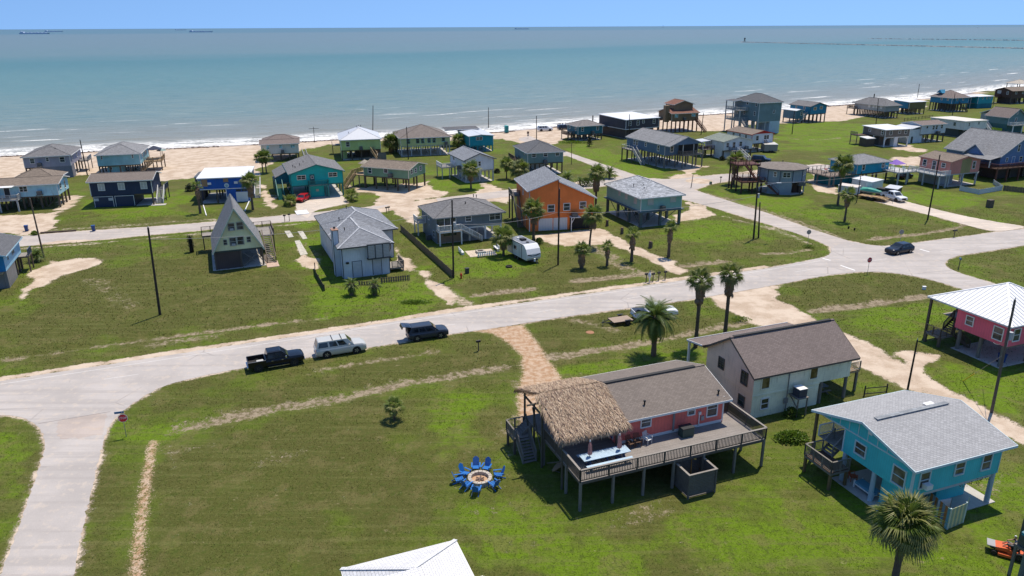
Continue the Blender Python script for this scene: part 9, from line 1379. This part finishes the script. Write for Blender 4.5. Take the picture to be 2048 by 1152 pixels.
p=W(1056,277);t=thing('beach_sign','small dark sign on a post by the beach road','sign',(p.x,p.y,0),0.2);MB().cyl((0,0,-0.1),(0,0,2.2),0.04,0.04,6).build('post',PILE,t);MB().box(-0.35,-0.06,1.5,0.35,-0.03,2.3).build('panel',plain('sign_brown',(0.12,0.07,0.06),0.6),t);MB().box(-0.3,-0.06,0.85,0.3,-0.03,1.35).build('lower_panel',SBK,t)
# square fire pit with white benches
p=W(*S4(752,905));rz=math.radians(18);t=thing('patio_fire_pit','square stone fire pit on a pale paved patch in front of the slate house','fire pit',(p.x,p.y+1.4,0),rz);MB().box(-2.2,-1.9,-0.05,2.3,1.7,0.05).build('paving',plain('pale_paver',(0.50,0.42,0.33),0.9,var=0.25,scale=2.5),t)
for x0,y0,x1,y1 in((-0.7,-0.6,0.7,-0.35),(-0.7,0.35,0.7,0.6),(-0.7,-0.345,-0.45,0.345),(0.45,-0.345,0.7,0.345)):MB().box(x0,y0,0.052,x1,y1,0.42).build('kerb_stone',STN,t)
MB().box(-0.44,-0.34,0.053,0.44,0.34,0.16).build('ash_bed',plain('ash_brown',(0.14,0.07,0.05),0.95),t)
def wbench(label,x,y,a,L_):
 q=Vector((p.x,p.y+1.4,0))+Matrix.Rotation(rz,3,'Z')@Vector((x,y,0.0));b=thing('garden_bench',label,'bench',(q.x,q.y,0.05 if abs(x)<2 else 0.0),rz+a,'white benches round the square fire pit');MB().box(-L_/2,-0.2,0.40,L_/2,0.2,0.45).build('seat',SW,b);n=int(L_/0.28);bm_=MB().box(-0.09,0,0,0.09,0.03,0.72).mesh('picket',SW)
 for i in range(n):mobj('picket',bm_,b,(-L_/2+0.14+i*(L_-0.28)/max(1,n-1),0.22,0.10))
 MB().box(-L_/2,0.20,0.83,L_/2,0.27,0.88).build('cap',SW,b);[MB().box(s*(L_/2-0.1)-0.05,-0.18,0,s*(L_/2-0.1)+0.05,0.18,0.395).build('leg',SW,b)for s in(-1,1)]
wbench('white picket bench with its back to the camera at the square fire pit',0.4,-2.2,math.pi,3.0);wbench('white bench at the left of the square fire pit',-3.0,0.8,math.pi/2,2.2);wbench('white bench at the right of the square fire pit',3.0,0.9,-math.pi/2,2.2)
# fences
def fence(label,pts,h,w,mat,name='board_fence',rails=True,gap=0.012,group=None,post=2.4):
 t=thing(name,label,'fence',(pts[0].x,pts[0].y,0),0,group);o0=Vector((pts[0].x,pts[0].y,0));n_tot=0;bmesh_=MB().box(0,-0.012,0.03,w-gap,0.012,h).mesh('board',mat)
 for a,c in zip(pts[:-1],pts[1:]):
  d=c-a;d.z=0;rz_=math.atan2(d.y,d.x);n=int(d.length/w)
  for i in range(n):q=a-o0+d*(i/n);ob=mobj('board',bmesh_,t,(q.x,q.y,0),rz_);ob.scale.z=1+0.03*math.sin(i*2.3)
  k=max(1,int(d.length/post));nv=Vector((-d.y,d.x,0)).normalized()*0.07
  for i in range(k+1):q=a-o0+d*(i/k)+nv;MB().box(-0.05,-0.05,-0.1,0.05,0.05,h+0.05).build('post',mat,t,loc=(q.x,q.y,0))
  if rails:rb=MB();[rb.bar(a-o0+nv*0.5+Vector((0,0,z)),c-o0+nv*0.5+Vector((0,0,z)),0.04,0.09)for z in(h*0.25,h*0.8)];rb.build('rail',mat,t)
 return t
FGW=wood('fence_grey',(0.17,0.135,0.10),board=0);FDK=wood('fence_dark',(0.055,0.05,0.045),board=0)
fence('long weathered wooden fence between the white chimney and slate houses',[W(*S3(1107,375)),W(*S3(1645,865))],1.15,0.30,FGW);fence('dark low fence curving along the left of the white chimney house',[W(*S3(205,770)),W(*S3(215,850)),W(*S3(305,1005))],0.9,0.3,FDK);fence('grey picket fence in front of the white chimney house',[W(*S3(905,925)),W(*S3(1200,895))],0.85,0.34,FGW,'picket_fence',True,0.14);fence('short low picket fence between the two sago palms',[W(*S3(670,945)),W(*S3(800,945))],0.6,0.34,FGW,'picket_fence',True,0.14)
fence('white board fence enclosing the salmon house yard',[W(*R7(1245,375)),W(*R7(1425,410)),W(*R7(1640,372)),W(*R7(1560,318))],1.1,0.5,plain('fence_white',(0.50,0.53,0.55),0.7),'yard_fence');fence('brown board fence at the right edge beside the white one',[W(*R7(1650,375)),W(*R7(1850,398)),W(*R7(2050,380))],1.2,0.5,FGW)
fence('thin wire-post fence behind the taupe house',[W(*R6(740,470)),W(*R6(1000,440))],1.1,1.8,PILE,'post_fence',True,1.7)
# white parking logs
for a,c,lb in((R2(262,835),R2(290,930),'white timber edging post on the grass left of the royal blue house drive'),(R2(690,785),R2(645,885),'white timber edging post on the grass right of the royal blue house drive')):A_=W(*a);C_=W(*c);t=MB().bar((0,0,0.08),C_-A_+Vector((0,0,0.08)),0.16,0.16).build('edging_timber',SW,None,loc=(A_.x,A_.y,0));tag(t,lb,'timber','white edging timbers')
A_=W(*S1(375,448));C_=W(*S1(705,425));t=thing('fallen_pole','dark fallen pole lying along the lane at far left','log',(A_.x,A_.y,0));MB().cyl((0,0,0.16),tuple(C_-A_+Vector((0,0,0.16))),0.17,0.14,9).build('shaft',wood('fallen_wood',(0.13,0.095,0.075),board=0),t)
# stepping slabs beside the A-frame
SLB=plain('pale_slab',(0.44,0.42,0.36),0.9,var=0.3,scale=1.5)
for poly_,lb in(([(1205,560),(1270,555),(1320,630),(1255,640)],'pale concrete slab in the grass, leftmost of three beside the A-frame'),([(1365,565),(1430,560),(1485,650),(1430,660)],'pale concrete slab in the grass beside the white chimney house wall'),([(1330,680),(1390,670),(1490,840),(1400,855)],'long pale concrete slab in the grass between A-frame and white house')):
 P=[W(*S2(*q))for q in poly_];c0=sum(P,Vector())/4;t=MB().prism([((q-c0).x,(q-c0).y)for q in P],-0.05,0.045).build('concrete_slab',SLB,None,loc=c0);tag(t,lb,'slab','old concrete slabs')
p=W(*S6(250,725));t=MB().lathe([(0.55,-0.05),(0.5,0.03),(0.2,0.06),(0.05,0.06)],12).build('manhole_cover',plain('rusty_lid',(0.30,0.15,0.08),0.8),None,loc=(p.x,p.y,0));tag(t,'round rusty lid in the grass left of the flatbed trailer','lid')
p=W(*S8(885,172));t=thing('utility_marker','small white utility marker on the grass by the side road','marker',(p.x,p.y,0));MB().box(-0.2,-0.15,0,0.2,0.15,0.4).build('stub',SW,t);MB().box(-0.24,-0.19,0.402,0.24,0.19,0.46).build('cap',SW,t)
for px,lb in((R7(225,725),'small black bucket on the right lawn, left of two'),(R7(280,740),'small black bucket on the right lawn, right of two')):p=W(*px);t=MB().lathe([(0.14,0),(0.18,0.4),(0.16,0.4),(0.12,0.04)],10).build('bucket',BLACK,None,loc=(p.x,p.y,0));tag(t,lb,'bucket','two black buckets')
# wire fence behind the beige house
p0,p1=W(*Q2(1770,830)),W(*Q3(640,125));fence('post and wire fence beside the beige house deck',[p0,p1+Vector((0.5,0.4,0))],1.1,3.0,FDK,'post_fence',True,2.9)
S.render.resolution_percentage=100
